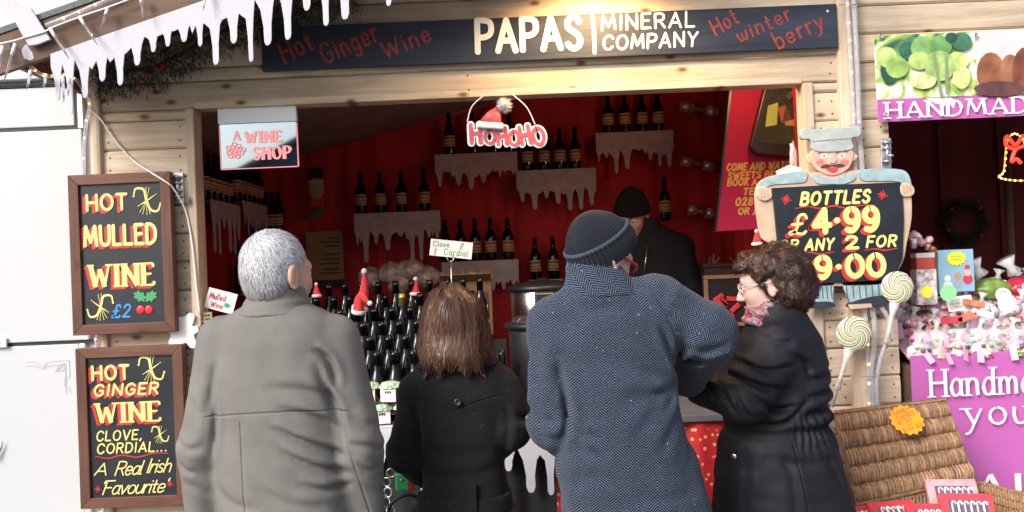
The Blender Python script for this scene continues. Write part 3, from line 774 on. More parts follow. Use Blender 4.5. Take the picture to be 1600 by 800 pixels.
# ------------------------------------------------------------------ HoHoHo hanger
YH = -.02
c = P(790, 210, YH); ho = tag(empty('hanging_sign', c), 'red and white HoHoHo hanger with a santa hat, hung in the hatch', 'sign'); f = PX(YH, 790, 210)
M_GLITRED = mat('glitter_red', (.48, .07, .09), .45, var=.25, vscale=90)
def letter(ch, px, py, w, h, rot, k):
    for nm, m_, wt, y in (('letter_backing', M_WHITE, .30, 0), ('letter', M_GLITRED, .15, -.006)):
        mb = MB(); x, z = f(px, py)
        text(mb, ch, x, z, (w - h*(.30-wt))*f.k, h*(1-(.30-wt))*f.k, weight=wt/(1-(.30-wt)), y=y, rot=rot, serif=False)
        mb.build(nm, m_, ho, solid=.005, loc=(0, k*.0006, 0))
for k_, a in enumerate((('H', 743, 209, 26, 40, 0), ('O', 765, 214, 24, 29, 0), ('H', 784, 213, 24, 36, 3), ('O', 803, 216, 24, 31, 0), ('H', 820, 211, 25, 38, 8), ('O', 841, 213, 28, 37, 10))): letter(*a, k_)
hz = f(766, 196)
def hatshape(o, base, tip, rb, name='santa_hat', flat=1.0, bend=(0, 0, 0)):
    """cone of red plush with white rim and bobble, in parent's space"""
    base = Vector(base); tip = Vector(tip); mid = (base+tip)/2 + Vector(bend)
    pth = catmull([base, mid, tip], 5)
    h = MB().tube(pth, [rb*(1 - .82*i/(len(pth)-1)) for i in range(len(pth))], 14).build(name, mat('santa_red_plush', (.55, .02, .03), .85, sheen=.4, bump=.5, bscale=160), o, smooth=True)
    d = (mid-base).normalized()
    MB().tube([base - d*rb*.25, base - d*rb*.1, base + d*rb*.3, base + d*rb*.45], [rb*1.02, rb*1.15, rb*1.15, rb*.98], 14).build('hat_rim', M_FELT, h, smooth=True)
    MB().ball(tip, rb*.42, 10, 8, noise=.08).build('bobble', M_FELT, h, smooth=True)
    return h
hh_ = MB().tube([Vector((hz[0]+.002, -.012, hz[1])), Vector((f(772, 182)[0], -.012, f(772, 182)[1])), Vector((f(779, 170)[0], -.012, f(779, 170)[1]))], [.05, .034, .012], 14)
hh_.v = [(x, -.012 + (y+.012)*.4, z) for x, y, z in hh_.v]
hh_ = hh_.build('santa_hat', M_GLITRED, ho, smooth=True)
MB().box(-.056, .056, -.034, .008, -.014, .014, rot=Euler((0, R(6), 0)).to_matrix()).build('hat_rim', M_FELT, hh_, loc=(hz[0], 0, hz[1]-.004), bevel=.006)
pz = f(788, 165)
pm = MB()
for i in range(420):
    d = Vector((rnd.gauss(0, 1), rnd.gauss(0, 1), rnd.gauss(0, 1))).normalized(); a = Vector((pz[0], -.012, pz[1]))
    l = rnd.uniform(.025, .043); s_ = d.orthogonal().normalized()*.004
    pm.add([a+s_, a-s_, a + d*l], [(0, 1, 2)])
pm.ball((pz[0], -.012, pz[1]), .024)
pm.build('pompom', M_FELT, hh_)
for (ax, ay), (bx, by), bend in (((730, 190), (757, 148), -10), ((836, 194), (800, 147), 8)):
    a, b_ = f(ax, ay), f(bx, by)
    MB().tube(catmull([(a[0], 0, a[1]), ((a[0]+b_[0])/2 + bend*f.k*.6, 0, (a[1]+b_[1])/2 + .008), (b_[0], 0, b_[1])], 6), .0022, 6).build('hanging_wire', M_WHITE, ho)

# ------------------------------------------------------------------ small white bear cut-out on the jamb
f = PX(-.015, 288, 516); c = f.o
out = [(-24, 18), (-20, 8), (-23, 0), (-16, -3), (-17, -12), (-20, -20), (-13, -26), (-7, -21), (4, -22), (10, -27), (18, -22), (16, -13), (14, -6), (22, -6), (23, 3), (16, 8), (19, 18), (20, 27), (10, 28), (4, 20), (-4, 22), (-8, 29), (-19, 27)]
o = [(v.x*f.k, -v.y*f.k) for v in catmull([(a, b, 0) for a, b in out], 3, True)]
br = MB().prism(o, -.006, .006).build('bear_cutout', M_WHITE, None, loc=c + Vector((0, -.006, 0)), bevel=.002)
tag(br, 'small white bear shaped cut-out hung beside the lower blackboard', 'ornament')

# ------------------------------------------------------------------ roof fringe, fairy lights, garland
xa = P(78, 60, OV-.03).x
def barz(x): return roof_z(x) - .118
fr = MB()
length = (1.2 - xa)
o = icicles(length, .29, 11, top=.05, wmin=.045, wmax=.085, tipw=.15)
o = [(x, z + x*PITCHR) for x, z in o]
fr = MB().prism(o, -.002, .002).build('icicle_fringe', M_FELT, None, loc=(xa, OV-.03, barz(xa)), bevel=.0015)
tag(fr, 'white felt icicle fringe hanging from the sloping roof edge', 'fringe')
# loose flap of felt thrown over the corner
fl = MB()
for i, (px, py, w) in enumerate(((0, 4, 26), (14, 10, 30), (28, 28, 33), (44, 46, 35), (58, 62, 36), (62, 68, 34))): pass
pa = [P(px, py, OV-.045) for px, py in ((-14, -6), (0, 12), (20, 26), (34, 52), (46, 72), (60, 70), (80, 62), (66, 40), (50, 14), (36, 6), (30, 4), (36, 12), (20, 0), (6, -14))]
c = pa[3]
flap = MB().prism([(p.x-c.x, p.z-c.z) for p in pa], -.006, .006).build('felt_flap', M_FELT, None, loc=c, bevel=.004)
tag(flap, 'loose flap of white felt over the roof corner', 'felt')
pa = [P(px, py, OV-.02) for px, py in ((34, 78), (42, 68), (52, 82), (55, 92), (48, 96), (38, 92))]; c = pa[0]
flap = MB().prism([(p.x-c.x, p.z-c.z) for p in pa], -.006, .006).build('felt_scrap', M_FELT, None, loc=c, bevel=.004)
tag(flap, 'scrap of white felt below the roof corner flap', 'felt')
M_LED = mat('warm_led', (1, .5, .2), .3, emit=(1, .38, .12), estr=3.0)
M_ROPE = mat('clear_rope_light', (.80, .82, .90), .12, trans=.75, ior=1.35)
def rope(name, pts, r, label, cat='rope light', leds=.06, n=8, material=None):
    pts = catmull(pts, 8); c = pts[0].copy()
    root = tag(empty(name, c), label, cat)
    MB().tube([p - c for p in pts], r, n).build('tube', material or M_ROPE, root, smooth=True)
    if leds:
        acc = 0; first = None
        for a, b in zip(pts, pts[1:]):
            acc += (b-a).length
            if acc > leds:
                acc = 0
                if first is None:
                    first = MB().ball((0, 0, 0), (r*.55, r*.55, r*.55), 8, 6).build('led', M_LED, root, loc=b-c+Vector((0, -r*.8, 0)), smooth=True)
                else:
                    q = first.copy(); COL.objects.link(q); q.location = b-c+Vector((0, -r*.8, 0))
    return root
yb = OV-.045
rope('rope_light', [P(72, 40, yb), P(110, 25, yb), P(150, 8, yb), P(200, -14, yb)], .009, 'clear rope light along the roof edge')
rope('rope_light', [P(14, 66, yb), P(30, 84, -.4), P(50, 106, -.34), P(74, 119, -.2), P(104, 117, -.1), P(122, 128, -.03), P(134, 150, -.03), P(140, 165, -.03), P(134, 200, -.03), P(131, 260, -.03), P(134, 420, -.03), P(150, 530, -.03), P(157, 800, -.03)], .007, 'rope light drooping from the roof corner and running down the corner post')
w1 = rope('fairy_light_wire', [P(-10, 70, yb-.01), P(20, 64, yb-.01), P(40, 58, yb-.01), P(68, 50, yb-.01), P(84, 42, yb-.01), P(126, 26, yb-.01), P(164, 13, yb-.01), P(210, -4, yb-.01)], .0032, 'white fairy light wire with clear icicle drops on the roof edge', 'fairy lights', leds=0, material=M_WHITE)
o_ = Vector(w1.location)
for (px, py, qx, qy) in ((4, 72, -4, 118), (24, 68, 6, 128), (78, 44, 108, 92), (124, 26, 152, 70), (168, 14, 158, 44), (220, -6, 224, 30), (48, 110, 42, 140), (72, 116, 68, 138), (98, 118, 100, 160), (108, 122, 106, 150), (322, -20, 318, 16)):
    a, b_ = P(px, py, yb-.012) - o_, P(qx, qy, yb-.03) - o_
    m1 = a.lerp(b_, .3)
    bl = MB().tube([a, m1], .0065, 8).build('bulb_holder', M_WHITE, w1, smooth=True)
    MB().tube([m1, m1.lerp(b_, .5), b_], [.006, .005, .001], 8).build('icicle', M_CLEAR, bl, smooth=True)
rope('fairy_light_wire', [P(140, 168, -.03), P(160, 190, -.015), P(182, 222, -.012), P(210, 252, -.012), P(240, 272, -.075), P(262, 286, -.08), P(272, 296, -.06), P(290, 330, -.02), P(300, 380, -.02), P(306, 440, -.02), P(312, 490, -.02)], .0035, 'thin clear wire looping from the corner post to the hatch jamb', 'wire', leds=0, material=mat('clear_wire', (.75, .78, .8), .2, spec=.6))
# evergreen garland
gp = catmull([P(150, 118, -.06), P(190, 112, -.07), P(240, 104, -.07), P(290, 80, -.07), P(340, 52, -.08), P(400, 38, -.08), P(450, 26, -.08), P(500, 4, -.07), P(560, -20, -.07)], 14)
c = gp[0].copy()
gar = tag(empty('evergreen_garland', c), 'dark evergreen garland with red berries draped across the boards', 'garland')
MB().tube([p-c for p in gp], .008, 6).build('stem', mat('garland_stem', (.05, .04, .02), .9), gar)
nd = MB(); rg = random.Random(5)
for i in range(7000):
    q = rg.random()*(len(gp)-1.001); a = gp[int(q)].lerp(gp[int(q)+1], q % 1) - c
    sp = rg.uniform(0, 2*math.pi); rad = rg.random()**.6 * .085 * (.8 + .5*math.sin(q*.35) ** 2)
    b = a + Vector((rg.gauss(0, .012), max(-.07, min(.05, math.cos(sp)*rad)), math.sin(sp)*rad - .01))
    d = Vector((rg.gauss(0, .6), rg.gauss(0, .6), rg.gauss(0, .6))) + (b-a).normalized()
    d.normalize(); l = rg.uniform(.018, .034); s_ = d.orthogonal().normalized()*.0016
    nd.add([b-s_, b+s_, b+d*l], [(0, 1, 2)])
nd.build('needles', mat('dark_needles', (.012, .035, .022), .7, var=.5, vscale=30), gar)
for px, py in ((235, 116), (222, 126), (255, 102), (247, 108), (262, 108), (240, 100), (350, 40)):
    MB().ball((0, 0, 0), .011, 8, 6).build('berry', mat('dark_berry', (.22, .01, .025), .25), gar, loc=P(px, py, -.14)-c, smooth=True)

# ------------------------------------------------------------------ unseen house added behind the viewer for the acrylic sign and glass to reflect
hs_ = tag(empty('added_house', (-4.5, -26, 0)), 'dark gabled house added unseen behind the viewer for the acrylic sign to reflect', 'house')
hs_.scale = (1.05, 1.05, 1.05); M_HW = mat('grey_render_wall', (.16, .17, .19), .85, var=.15, vscale=1.5); M_SLATE = mat('dark_slate', (.035, .04, .05), .7, var=.3, vscale=5)
MB().prism([(-5, 0), (5, 0), (5, 3.6), (0, 6), (-5, 3.6)], -8, 0).build('wall', M_HW, hs_)
for sx in (-1, 1): MB().prism([(sx*5.5, 3.42), (0, 6.06), (0, 6.24), (sx*5.5, 3.60)], -8.2, .25).build('roof', M_SLATE, hs_)
for x in (-3.2, 0, 3.2):
    wdw = MB().box(x-.5, x+.5, .01, .05, 1.3, 2.7).build('window', M_WHITE, hs_)
    MB().box(x-.42, x+.42, .051, .06, 1.38, 2.62).build('pane', M_GLASSDARK, wdw)
# ------------------------------------------------------------------ serving counter
YC = -.15
CT = 1.0
counter = tag(empty('serving_counter', (0, YC+.2, 0)), 'serving counter under the hatch with felt icicles over black and red cloth', 'counter')
CO = -Vector(counter.location)
MB().box(OPL+.01, OPR-.01, YC, .62, CT-.03, CT).build('counter_top', mat('grey_counter', (.10, .10, .11), .5, var=.2), counter, loc=CO, bevel=.004)
xr = P(868, 720, YC).x
def clothfn(x0, x1, y): return lambda u, v: Vector((x0 + (x1-x0)*u, y + .012*math.sin((x0+(x1-x0)*u)*31) + .006*math.sin((x0+(x1-x0)*u)*67), .05 + (CT-.08)*v))
MB().grid(clothfn(OPL, xr, YC+.035), 90, 6).build('black_skirt', M_BLACKMAT, counter, loc=CO, smooth=True)
M_STAR = mat('red_star_cloth', (.45, .015, .02), .6)
N, L, b = nodes_of(M_STAR)
tc = N.new('ShaderNodeTexCoord'); vo = N.new('ShaderNodeTexVoronoi'); vo.inputs['Scale'].default_value = 34; L.new(tc.outputs['Object'], vo.inputs['Vector'])
lt = N.new('ShaderNodeMath'); lt.operation = 'LESS_THAN'; lt.inputs[1].default_value = .24; L.new(vo.outputs['Distance'], lt.inputs[0])
mx = N.new('ShaderNodeMix'); mx.data_type = 'RGBA'; mx.inputs[6].default_value = (.45, .015, .02, 1); mx.inputs[7].default_value = (.62, .42, .12, 1)
L.new(lt.outputs[0], mx.inputs[0]); L.new(mx.outputs[2], b.inputs['Base Color'])
MB().grid(clothfn(xr, OPR, YC+.03), 60, 6).build('red_skirt', M_STAR, counter, loc=CO, smooth=True)
ln = xr - OPL - .01
o = icicles(ln, .33, 21, top=.10, wmin=.06, wmax=.1)
MB().prism(o, -.004, .004).build('icicle_trim', M_FELT, counter, loc=Vector((OPL+.02, YC-.008, CT+.004))+CO, bevel=.003)
MB().box(OPL+.01, xr+.01, YC-.012, YC+.1, CT+.0005, CT+.006).build('felt_cover', M_FELT, counter, loc=CO, bevel=.002)

# ------------------------------------------------------------------ bottles
M_LABEL = mat('tan_bottle_label', (.46, .27, .13), .7, var=.25, vscale=60)
def band_label(m_, h, bands):
    N, L, b = nodes_of(m_); tc = N.new('ShaderNodeTexCoord'); sp = N.new('ShaderNodeSeparateXYZ'); L.new(tc.outputs['Object'], sp.inputs[0])
    dv = N.new('ShaderNodeMath'); dv.operation = 'DIVIDE'; dv.inputs[1].default_value = h; L.new(sp.outputs[2], dv.inputs[0])
    cr = N.new('ShaderNodeValToRGB'); cr.color_ramp.interpolation = 'CONSTANT'; e = cr.color_ramp.elements
    while len(e) < len(bands): e.new(.5)
    for k_, (p_, c_) in enumerate(bands): e[k_].position = p_; e[k_].color = (*c_, 1)
    L.new(dv.outputs[0], cr.inputs[0]); L.new(cr.outputs[0], b.inputs['Base Color'])
band_label(M_LABEL, .272, [(0, (.40, .22, .10)), (.24, (.10, .04, .02)), (.255, (.46, .27, .13)), (.31, (.20, .09, .04)), (.33, (.50, .32, .16)), (.38, (.16, .05, .03)), (.42, (.46, .27, .13))])
M_LABELW = mat('pale_bottle_label', (.62, .42, .40), .7, var=.3, vscale=60)
band_label(M_LABELW, .295, [(0, (.60, .44, .42)), (.13, (.42, .04, .05)), (.20, (.70, .64, .60)), (.25, (.10, .06, .06)), (.27, (.66, .58, .54)), (.32, (.12, .30, .14))])
M_FOIL = mat('black_foil_cap', (.005, .005, .006), .22, spec=.5)
M_GOLD = mat('gold_foil_cap', (.55, .42, .12), .35, metal=.7)
def bottle_proto(h, r, label_m, lz0=.2, lz1=.46):
    root = bpy.data.objects.new('bottle', None); COL.objects.link(root)
    prof = [(r*.8, 0), (r*.97, .006), (r, .016), (r, h*.52), (r*.93, h*.58), (r*.7, h*.66), (r*.47, h*.73), (r*.39, h*.80), (r*.385, h*.93), (r*.43, h*.935), (r*.43, h*.955), (r*.385, h*.96), (r*.385, h)]
    bd = MB().lathe(prof, 18).build('glass', M_GLASSDARK, root, smooth=True)
    a0, a1 = -math.pi*.95, -math.pi*.05
    lb = MB().grid(lambda u, v: Vector(((r+.0009)*math.cos(a0+(a1-a0)*u), (r+.0009)*math.sin(a0+(a1-a0)*u), h*(lz0+(lz1-lz0)*v))), 14, 1).build('label', label_m, root, smooth=True)
    MB().lathe([(r*.40, h*.80), (r*.405, h*.93), (r*.45, h*.934), (r*.45, h*.957), (r*.405, h*.962), (r*.405, h*1.002), (r*.2, h*1.003)], 14).build('cap', M_FOIL, root, smooth=True)
    return root
protoA = bottle_proto(.272, .036, M_LABEL)
protoB = bottle_proto(.295, .0375, M_LABELW, .1, .34)
usedproto = set()
def bottle(loc, label, group, proto=None, rz=0):
    proto = proto or protoA
    o = proto if proto.name not in usedproto else copy_tree(proto)
    usedproto.add(proto.name) if o is proto else None
    o.location = loc; o.rotation_euler = (0, 0, rz + rnd.uniform(-.4, .4))
    tag(o, label, 'bottle', group)
    return o
ORD = ('first', 'second', 'third', 'fourth', 'fifth', 'sixth', 'seventh', 'eighth', 'ninth', 'tenth', 'eleventh', 'twelfth', 'thirteenth', 'fourteenth')
def wall_shelf(px0, px1, py, bx, drop, seed, what, Yf=1.90, proto=None):
    """shelf on the back wall with a felt fringe and its row of bottles"""
    a, b_ = P(px0, py, Yf), P(px1, py, Yf); zz = (a.z+b_.z)/2
    s = MB().box(a.x, b_.x, Yf, DEPTH-.03, zz-.018, zz).build('shelf', W_ROOF, stall, loc=-OS, bevel=.002)
    fringe('icicle_trim', b_.x-a.x, drop/SC(Yf), seed, M_OLDFELT, s, Vector((a.x, Yf-.006, zz+.002)), wmin=.05, wmax=.085, top=.11)
    for k_, px in enumerate(bx):
        bottle((P(px, py, Yf+.05).x, Yf+.05, zz+.0005), ORD[k_] + ' ' + what.replace('with tan label ', '').replace('on the', 'from the left on the'), what.replace('dark bottle', 'bottles'), proto)
wall_shelf(553, 688, 332, (565, 595, 628, 664), 90, 31, 'dark bottle with tan label on the shelf left of the HoHoHo hanger')
wall_shelf(679, 808, 240, (703, 740, 772, 797), 66, 32, 'dark bottle on the shelf half hidden by the HoHoHo hanger')
wall_shelf(806, 931, 265, (825, 851, 876, 900), 66, 33, 'dark bottle with tan label on the shelf between hanger and top shelf')
wall_shelf(930, 1052, 206, (951, 977, 1004, 1029), 68, 34, 'dark bottle with tan label on the topmost red wall shelf')
wall_shelf(690, 810, 408, (697, 721, 744, 768, 795), 66, 35, 'dark bottle on the low shelf beside the clove cordial card')
wall_shelf(826, 880, 437, (838, 866), 30, 36, 'dark bottle on the ledge behind the steel urn lid')
wall_shelf(404, 440, 366, (409, 418, 427, 436), 30, 37, 'dark bottle on the corner shelf behind the grey haired man')
bottle((P(1040, 340, 1.85).x, 1.85, P(1040, 345, 1.85).z), 'lone dark bottle behind the seller in black', None)
def side_shelf(Y0, Y1, z, n, seed, what, drop=.32, icicle=True):
    x0 = XL+.09; x1 = x0+.1
    s = MB().box(x0, x1, Y0, Y1, z-.018, z).build('shelf', W_ROOF, stall, loc=-OS, bevel=.002)
    if icicle: fringe('icicle_trim', Y1-Y0, drop, seed, M_OLDFELT, s, Vector((x1+.006, Y0, z+.002)), rot=(0, 0, R(90)), wmin=.06, wmax=.1, top=.06)
    for k_ in range(n):
        bottle((x0+.05, Y0 + (k_+.5)*(Y1-Y0)/n, z+.0005), ORD[k_] + ' ' + what.replace('with round label ', '').replace('on the', 'from the front on the'), what.replace('dark bottle', 'bottles'), rz=R(60))
side_shelf(.86, 1.36, P(330, 318, 1.1).z, 5, 41, 'dark bottle with round label on the side shelf nearest the hatch jamb')
side_shelf(1.42, 2.0, P(375, 320, 1.7).z, 6, 42, 'dark bottle on the side shelf running back to the corner')
side_shelf(1.45, 1.9, P(372, 458, 1.6).z, 4, 43, 'dark bottle on the lowest side shelf above the mulled wine card', icicle=False)
# tiered display on the counter
RI = 6; PITCHB = .079
steps = tag(empty('display_steps', (P(620, 640, .1).x, .3, CT)), 'black stepped display under the rows of wine bottles', 'display stand')
xb0, xb1 = P(474, 460, .43).x, P(778, 600, .15).x
for r_ in range(RI):
    yy = .02 + r_*.082
    if r_: MB().box(xb0-.04, xb1+.04, yy-.04, yy+.042, 0, r_*.058).build('step', M_BLACKMAT, steps, loc=Vector((0, 0, 0)) - Vector((steps.location.x, steps.location.y, 0)))
for r_ in range(RI):
    yy = .02 + r_*.082; n = int((xb1-xb0)/PITCHB)
    for k_ in range(n):
        x = xb0 + (k_ + (.5 if r_ % 2 else 0))*PITCHB + rnd.uniform(-.004, .004)
        if x > P(712, 500, yy).x and r_ < 4: continue
        row = ('front', 'second', 'third', 'fourth', 'fifth', 'back')[r_]
        bo = bottle((x, yy + rnd.uniform(-.004, .004), CT + r_*.058 + .0005), '%s wine bottle from the left in the %s row of the counter display' % (ORD[k_], row), 'bottles in the %s row of the counter display' % row, protoB)
        if r_ == 4 and abs(x - P(627, 470, yy).x) < .04:
            bo.children[2 if bo.children[2].name.startswith('cap') else 0]
            for ch in bo.children:
                if ch.name.startswith('cap'):
                    ch.data = ch.data.copy(); ch.data.materials[0] = M_GOLD
            bo['label'] = 'dark wine bottle with a gold foil neck among the display'
            if 'group' in bo: del bo['group']
for px, py, dx in ((768, 548, 0), (784, 546, 0)):
    bottle((P(px, py, .0).x, .0, CT+.006), 'small dark bottle beside the black kettle, ' + ('next to it' if px > 775 else 'farther from it'), 'small bottles beside the black kettle', protoA)
# santa hats on the bottle necks
for px, py, r_, tip, rb, lab in ((562, 483, 3, (569, 424), .033, 'tall red santa hat standing on a bottle neck'), (495, 463, 4, (494, 444), .02, 'stubby red santa hat on a bottle beside the grey haired man'), (648, 460, 5, (649, 436), .024, 'short red santa hat on a back row bottle')):
    yy = .02 + r_*.082
    b_ = P(px, py, yy); t_ = P(tip[0], tip[1], yy)
    h = hatshape(None, (0, 0, 0), t_-b_, rb, 'santa_hat', bend=(.01 if rb > .03 else 0, 0, 0)); h.location = b_; tag(h, lab, 'hat')
b_ = P(560, 488, .18); h = hatshape(None, (0, 0, 0), P(578, 474, .15)-b_, .028, 'santa_hat', bend=(-.015, 0, .05)); h.location = b_; tag(h, 'folded over red santa hat on a front bottle neck', 'hat')
h_ = P(1183, 382, .25); h = hatshape(None, (0, 0, 0), (0, 0, .06), .022, 'santa_hat'); h.location = h_; tag(h, 'small red and white hat showing above the curly haired woman', 'hat')
# chutney jars with gingham tops
M_JAR = mat('chutney_jar_glass', (.16, .07, .03), .1, spec=.6)
M_GING = mat('green_paper_top', (.36, .48, .34), .8, bump=.5, bscale=120)
N, L, b = nodes_of(M_GING)
tc = N.new('ShaderNodeTexCoord'); nz = N.new('ShaderNodeTexNoise'); nz.inputs['Scale'].default_value = 150; L.new(tc.outputs['Object'], nz.inputs['Vector'])
cr = N.new('ShaderNodeValToRGB'); cr.color_ramp.elements[0].position = .45; cr.color_ramp.elements[1].position = .55
cr.color_ramp.elements[0].color = (.13, .30, .14, 1); cr.color_ramp.elements[1].color = (.66, .72, .58, 1); L.new(nz.outputs['Fac'], cr.inputs[0]); L.new(cr.outputs[0], b.inputs['Base Color'])
def jar(loc, rz, label):
    o = tag(empty('preserve_jar', loc, (0, 0, rz)), label, 'jar', 'square preserve jars on the counter')
    MB().lathe([(.030, 0), (.037, .004), (.037, .062), (.032, .07), (.032, .08)], 4 * 6, mod=lambda a, i: 1 / max(abs(math.cos(a)), abs(math.sin(a))) ** .55).build('glass', M_JAR, o, smooth=True)
    MB().box(-.032, .032, -.0385, -.0378, .008, .06).build('label', M_PAPER, o)
    mb = MB(); mb.box(-.013, .013, -.0392, -.0388, .045, .05); mb.box(-.013, -.008, -.0392, -.0388, .04, .045); mb.box(-.002, .003, -.0392, -.0388, .04, .045); mb.box(.008, .013, -.0392, -.0388, .04, .045)
    mb.build('label_print', M_BLACK, o)
    MB().lathe([(.05, .062), (.042, .072), (.037, .082), (.02, .086), (0.001, .087)], 36, mod=lambda a, i: 1 + (.10 if i == 0 else .04 if i == 1 else 0)*math.sin(a*9), cap=False).build('cloth_top', M_GING, o, smooth=True)
yj = YC+.05
for k_, (px, lv) in enumerate(((562, 0), (597, 0), (632, 0), (578, 1), (612, 1), (645, 1))):
    x = P(px, 640, yj).x
    jar((x, yj, CT+.0065 + lv*.088), rnd.uniform(-.2, .2), 'green topped preserve jar, %s from the left in the %s layer' % (ORD[k_ % 3], 'lower' if lv == 0 else 'upper'))
# price cards
def card(px, py, w, h, rot, Y, lines, label, yaw=0):
    c = P(px, py, Y); k_ = 1/SC(Y)
    o = tag(empty('price_card', c, (0, R(-rot), R(yaw))), label, 'card')
    MB().box(-w*k_/2, w*k_/2, 0, .003, -h*k_/2, h*k_/2).build('card', M_PAPER, o)
    for s, x, z, ww, hh2, m_, rr in lines:
        mb = MB(); text(mb, s, x*k_, z*k_, ww*k_, hh2*k_, weight=.12, y=-.001, rot=rr, jit=.04); mb.build('handwriting', m_, o)
    return o
M_INKR = mat('red_marker', (.42, .03, .04), .6); M_INKG = mat('green_marker', (.03, .30, .10), .6)
o = card(345, 470, 46, 32, -17, .02, [('Mulled', -6, 5, 26, 11, M_INKR, 0), ('Wine', -4, -8, 20, 10, M_INKR, 0)], 'white mulled wine card leaning in the hatch corner')
mb = MB(); mb.prism([(.030 + .014*(1+.3*math.cos(t*.5236*5))*math.cos(t*.5236), -.012 + .010*math.sin(t*.5236)) for t in range(12)], -.002, -.001); mb.build('holly_print', M_INKG, o)
o = card(705, 389, 66, 26, -8, .42, [('Clove', -16, 6, 26, 9, M_INKG, 0), ('Cordial', 8, -5, 38, 10, M_INKG, 0)], 'white clove cordial card clipped on a wire stand')
mb = MB(); text(mb, 's', .045, .018, .04, .014, weight=.1, rot=70, y=-.001); mb.build('squiggle', M_INKR, o); mb = MB(); text(mb, 's', -.075, -.02, .04, .012, weight=.1, rot=80, y=-.001); mb.build('squiggle', M_INKR, o)
a = P(704, 402, .41); st = tag(empty('card_stand', (a.x, .41, a.z-.22)), 'thin steel wire stand holding the clove cordial card', 'stand')
MB().tube([(0, 0, 0), (0, 0, .2)], .003, 6).build('rod', M_STEEL, st, smooth=True)
MB().tube([(.016*math.cos(t*.6), -.006, .2+.016 + .016*math.sin(t*.6)) for t in range(-3, 8)], .0028, 6).build('clip_ring', M_STEEL, st, smooth=True)
MB().lathe([(.03, -.005), (.028, .004), (.003, .008)], 16).build('base', M_STEEL, st, smooth=True)
# tag at the hatch corner
tg = tag(empty('shelf_tag', P(322, 496, .0)), 'small tan price tag under the mulled wine card', 'tag')
MB().box(-.025, .025, 0, .003, -.022, .022).build('card', mat('tan_card', (.36, .27, .17), .8, var=.2), tg)
for z_, s in ((.008, 'WINE'), (-.008, 'PURE')):
    mb = MB(); text(mb, s, 0, z_, .036, .009, weight=.18, y=-.001); mb.build('print', M_BLACK, tg)

# ------------------------------------------------------------------ inside the wine stall
po = tag(empty('wall_poster', P(508, 405, 2.0)), 'tan paper poster pinned on the red back wall', 'poster')
MB().box(-.118, .118, 0, .003, -.18, .18).build('paper', mat('tan_paper', (.30, .17, .10), .85, var=.15, vscale=10), po)
for k_, (z_, w_) in enumerate(((.135, .07), (.11, .13), (.085, .10), (.03, .10), (.0, .12), (-.03, .14), (-.065, .12), (-.09, .14))):
    mb = MB(); mb.box(.1-w_, .1, -.0012, -.0004, z_-.004, z_+.004); mb.build('text_line', M_BLACK, po)
MB().box(-.118, .118, -.001, -.0004, -.18, -.135).build('print_band', mat('poster_dark_band', (.03, .02, .02), .8), po)
og = tag(empty('hanging_ornament', P(494, 300, 1.98)), 'long felt ornament hanging on the red back wall', 'ornament')
MB().box(-.045, .045, 0, .012, .09, .16).build('top_panel', M_BLACKMAT, og, bevel=.006)
MB().ball((0, 0, .02), (.055, .012, .07)).build('cream_roundel', mat('cream_felt', (.35, .25, .2), .9), og, smooth=True)
MB().box(-.05, .05, -.012, .0, .055, .078).build('rim', M_OLDFELT, og, bevel=.006)
MB().box(-.04, .04, 0, .012, -.10, -.03).build('red_panel', M_REDP, og, bevel=.006)
MB().box(-.055, .05, -.006, .008, -.16, -.115, rot=Euler((0, R(-22), 0)).to_matrix()).build('green_panel', mat('dull_green_felt', (.08, .12, .07), .9), og, bevel=.006)
# bags heaped on the back table
tb = tag(empty('back_table', (.0, 1.1, .25)), 'low dark work table behind the counter', 'table')
MB().box(-1.2, 1.1, -.35, .35, .70, .74).build('table_top', W_ROOF, tb, bevel=.004)
for sx in (-1.1, 1.0):
    for sy in (-.3, .3): MB().box(sx-.03, sx+.03, sy-.03, sy+.03, 0, .70).build('leg', W_ROOF, tb)
M_BAG = mat('pinkish_plastic_bag', (.34, .24, .19), .28, var=.55, vscale=28, bump=1, bscale=26)
for k_, (px, py, rx) in enumerate(((580, 442, .07), (612, 434, .085), (642, 430, .095), (668, 440, .08), (628, 448, .08), (705, 442, .07), (735, 440, .065))):
    c = P(px, py+8, 1.15); mb = MB().ball((0, 0, .05), (rx, .1, .065), 16, 9, noise=.16)
    mb.ball((rx*rnd.uniform(-.5, .5), -.05, .07), (.03, .03, .028), 10, 7, noise=.2); mb.ball((rx*rnd.uniform(-.6, .6), -.06, .03), (.028, .03, .026), 10, 7, noise=.2)
    tag(mb.build('goods_bag', M_BAG, None, loc=c, smooth=True, subd=1), 'crumpled pinkish bag behind the display bottles, %s from the left' % ORD[[580, 612, 628, 642, 668, 705, 735].index(px)], 'bag', 'bags heaped behind the display')
M_CARD = mat('brown_cardboard', (.27, .15, .075), .85, var=.12, vscale=12)
bx = tag(empty('cardboard_box', P(733, 520, .95)), 'open brown cardboard box behind the woman with brown hair', 'box')
wv = .13; hv = .27
for nm, b6 in (('side', (-wv, wv, -.1, -.095, 0, hv)), ('side', (-wv, wv, .095, .1, 0, hv)), ('side', (-wv, -wv+.005, -.095, .095, 0, hv)), ('side', (wv-.005, wv, -.095, .095, 0, hv)), ('bottom', (-wv, wv, -.1, .1, -.005, 0))):
    MB().box(*b6).build(nm, M_CARD, bx)
MB().box(-wv, wv, -.103, -.1, -.0, hv, rot=Matrix.Identity(3)).build('tape_panel', mat('dark_box_print', (.16, .045, .03), .8), bx).scale = (.86, 1, .8)
MB().box(-wv, wv, -.19, -.1, hv, hv+.004, rot=Euler((R(-25), 0, 0)).to_matrix(), c=(0, -.1, hv)).build('flap', M_CARD, bx)
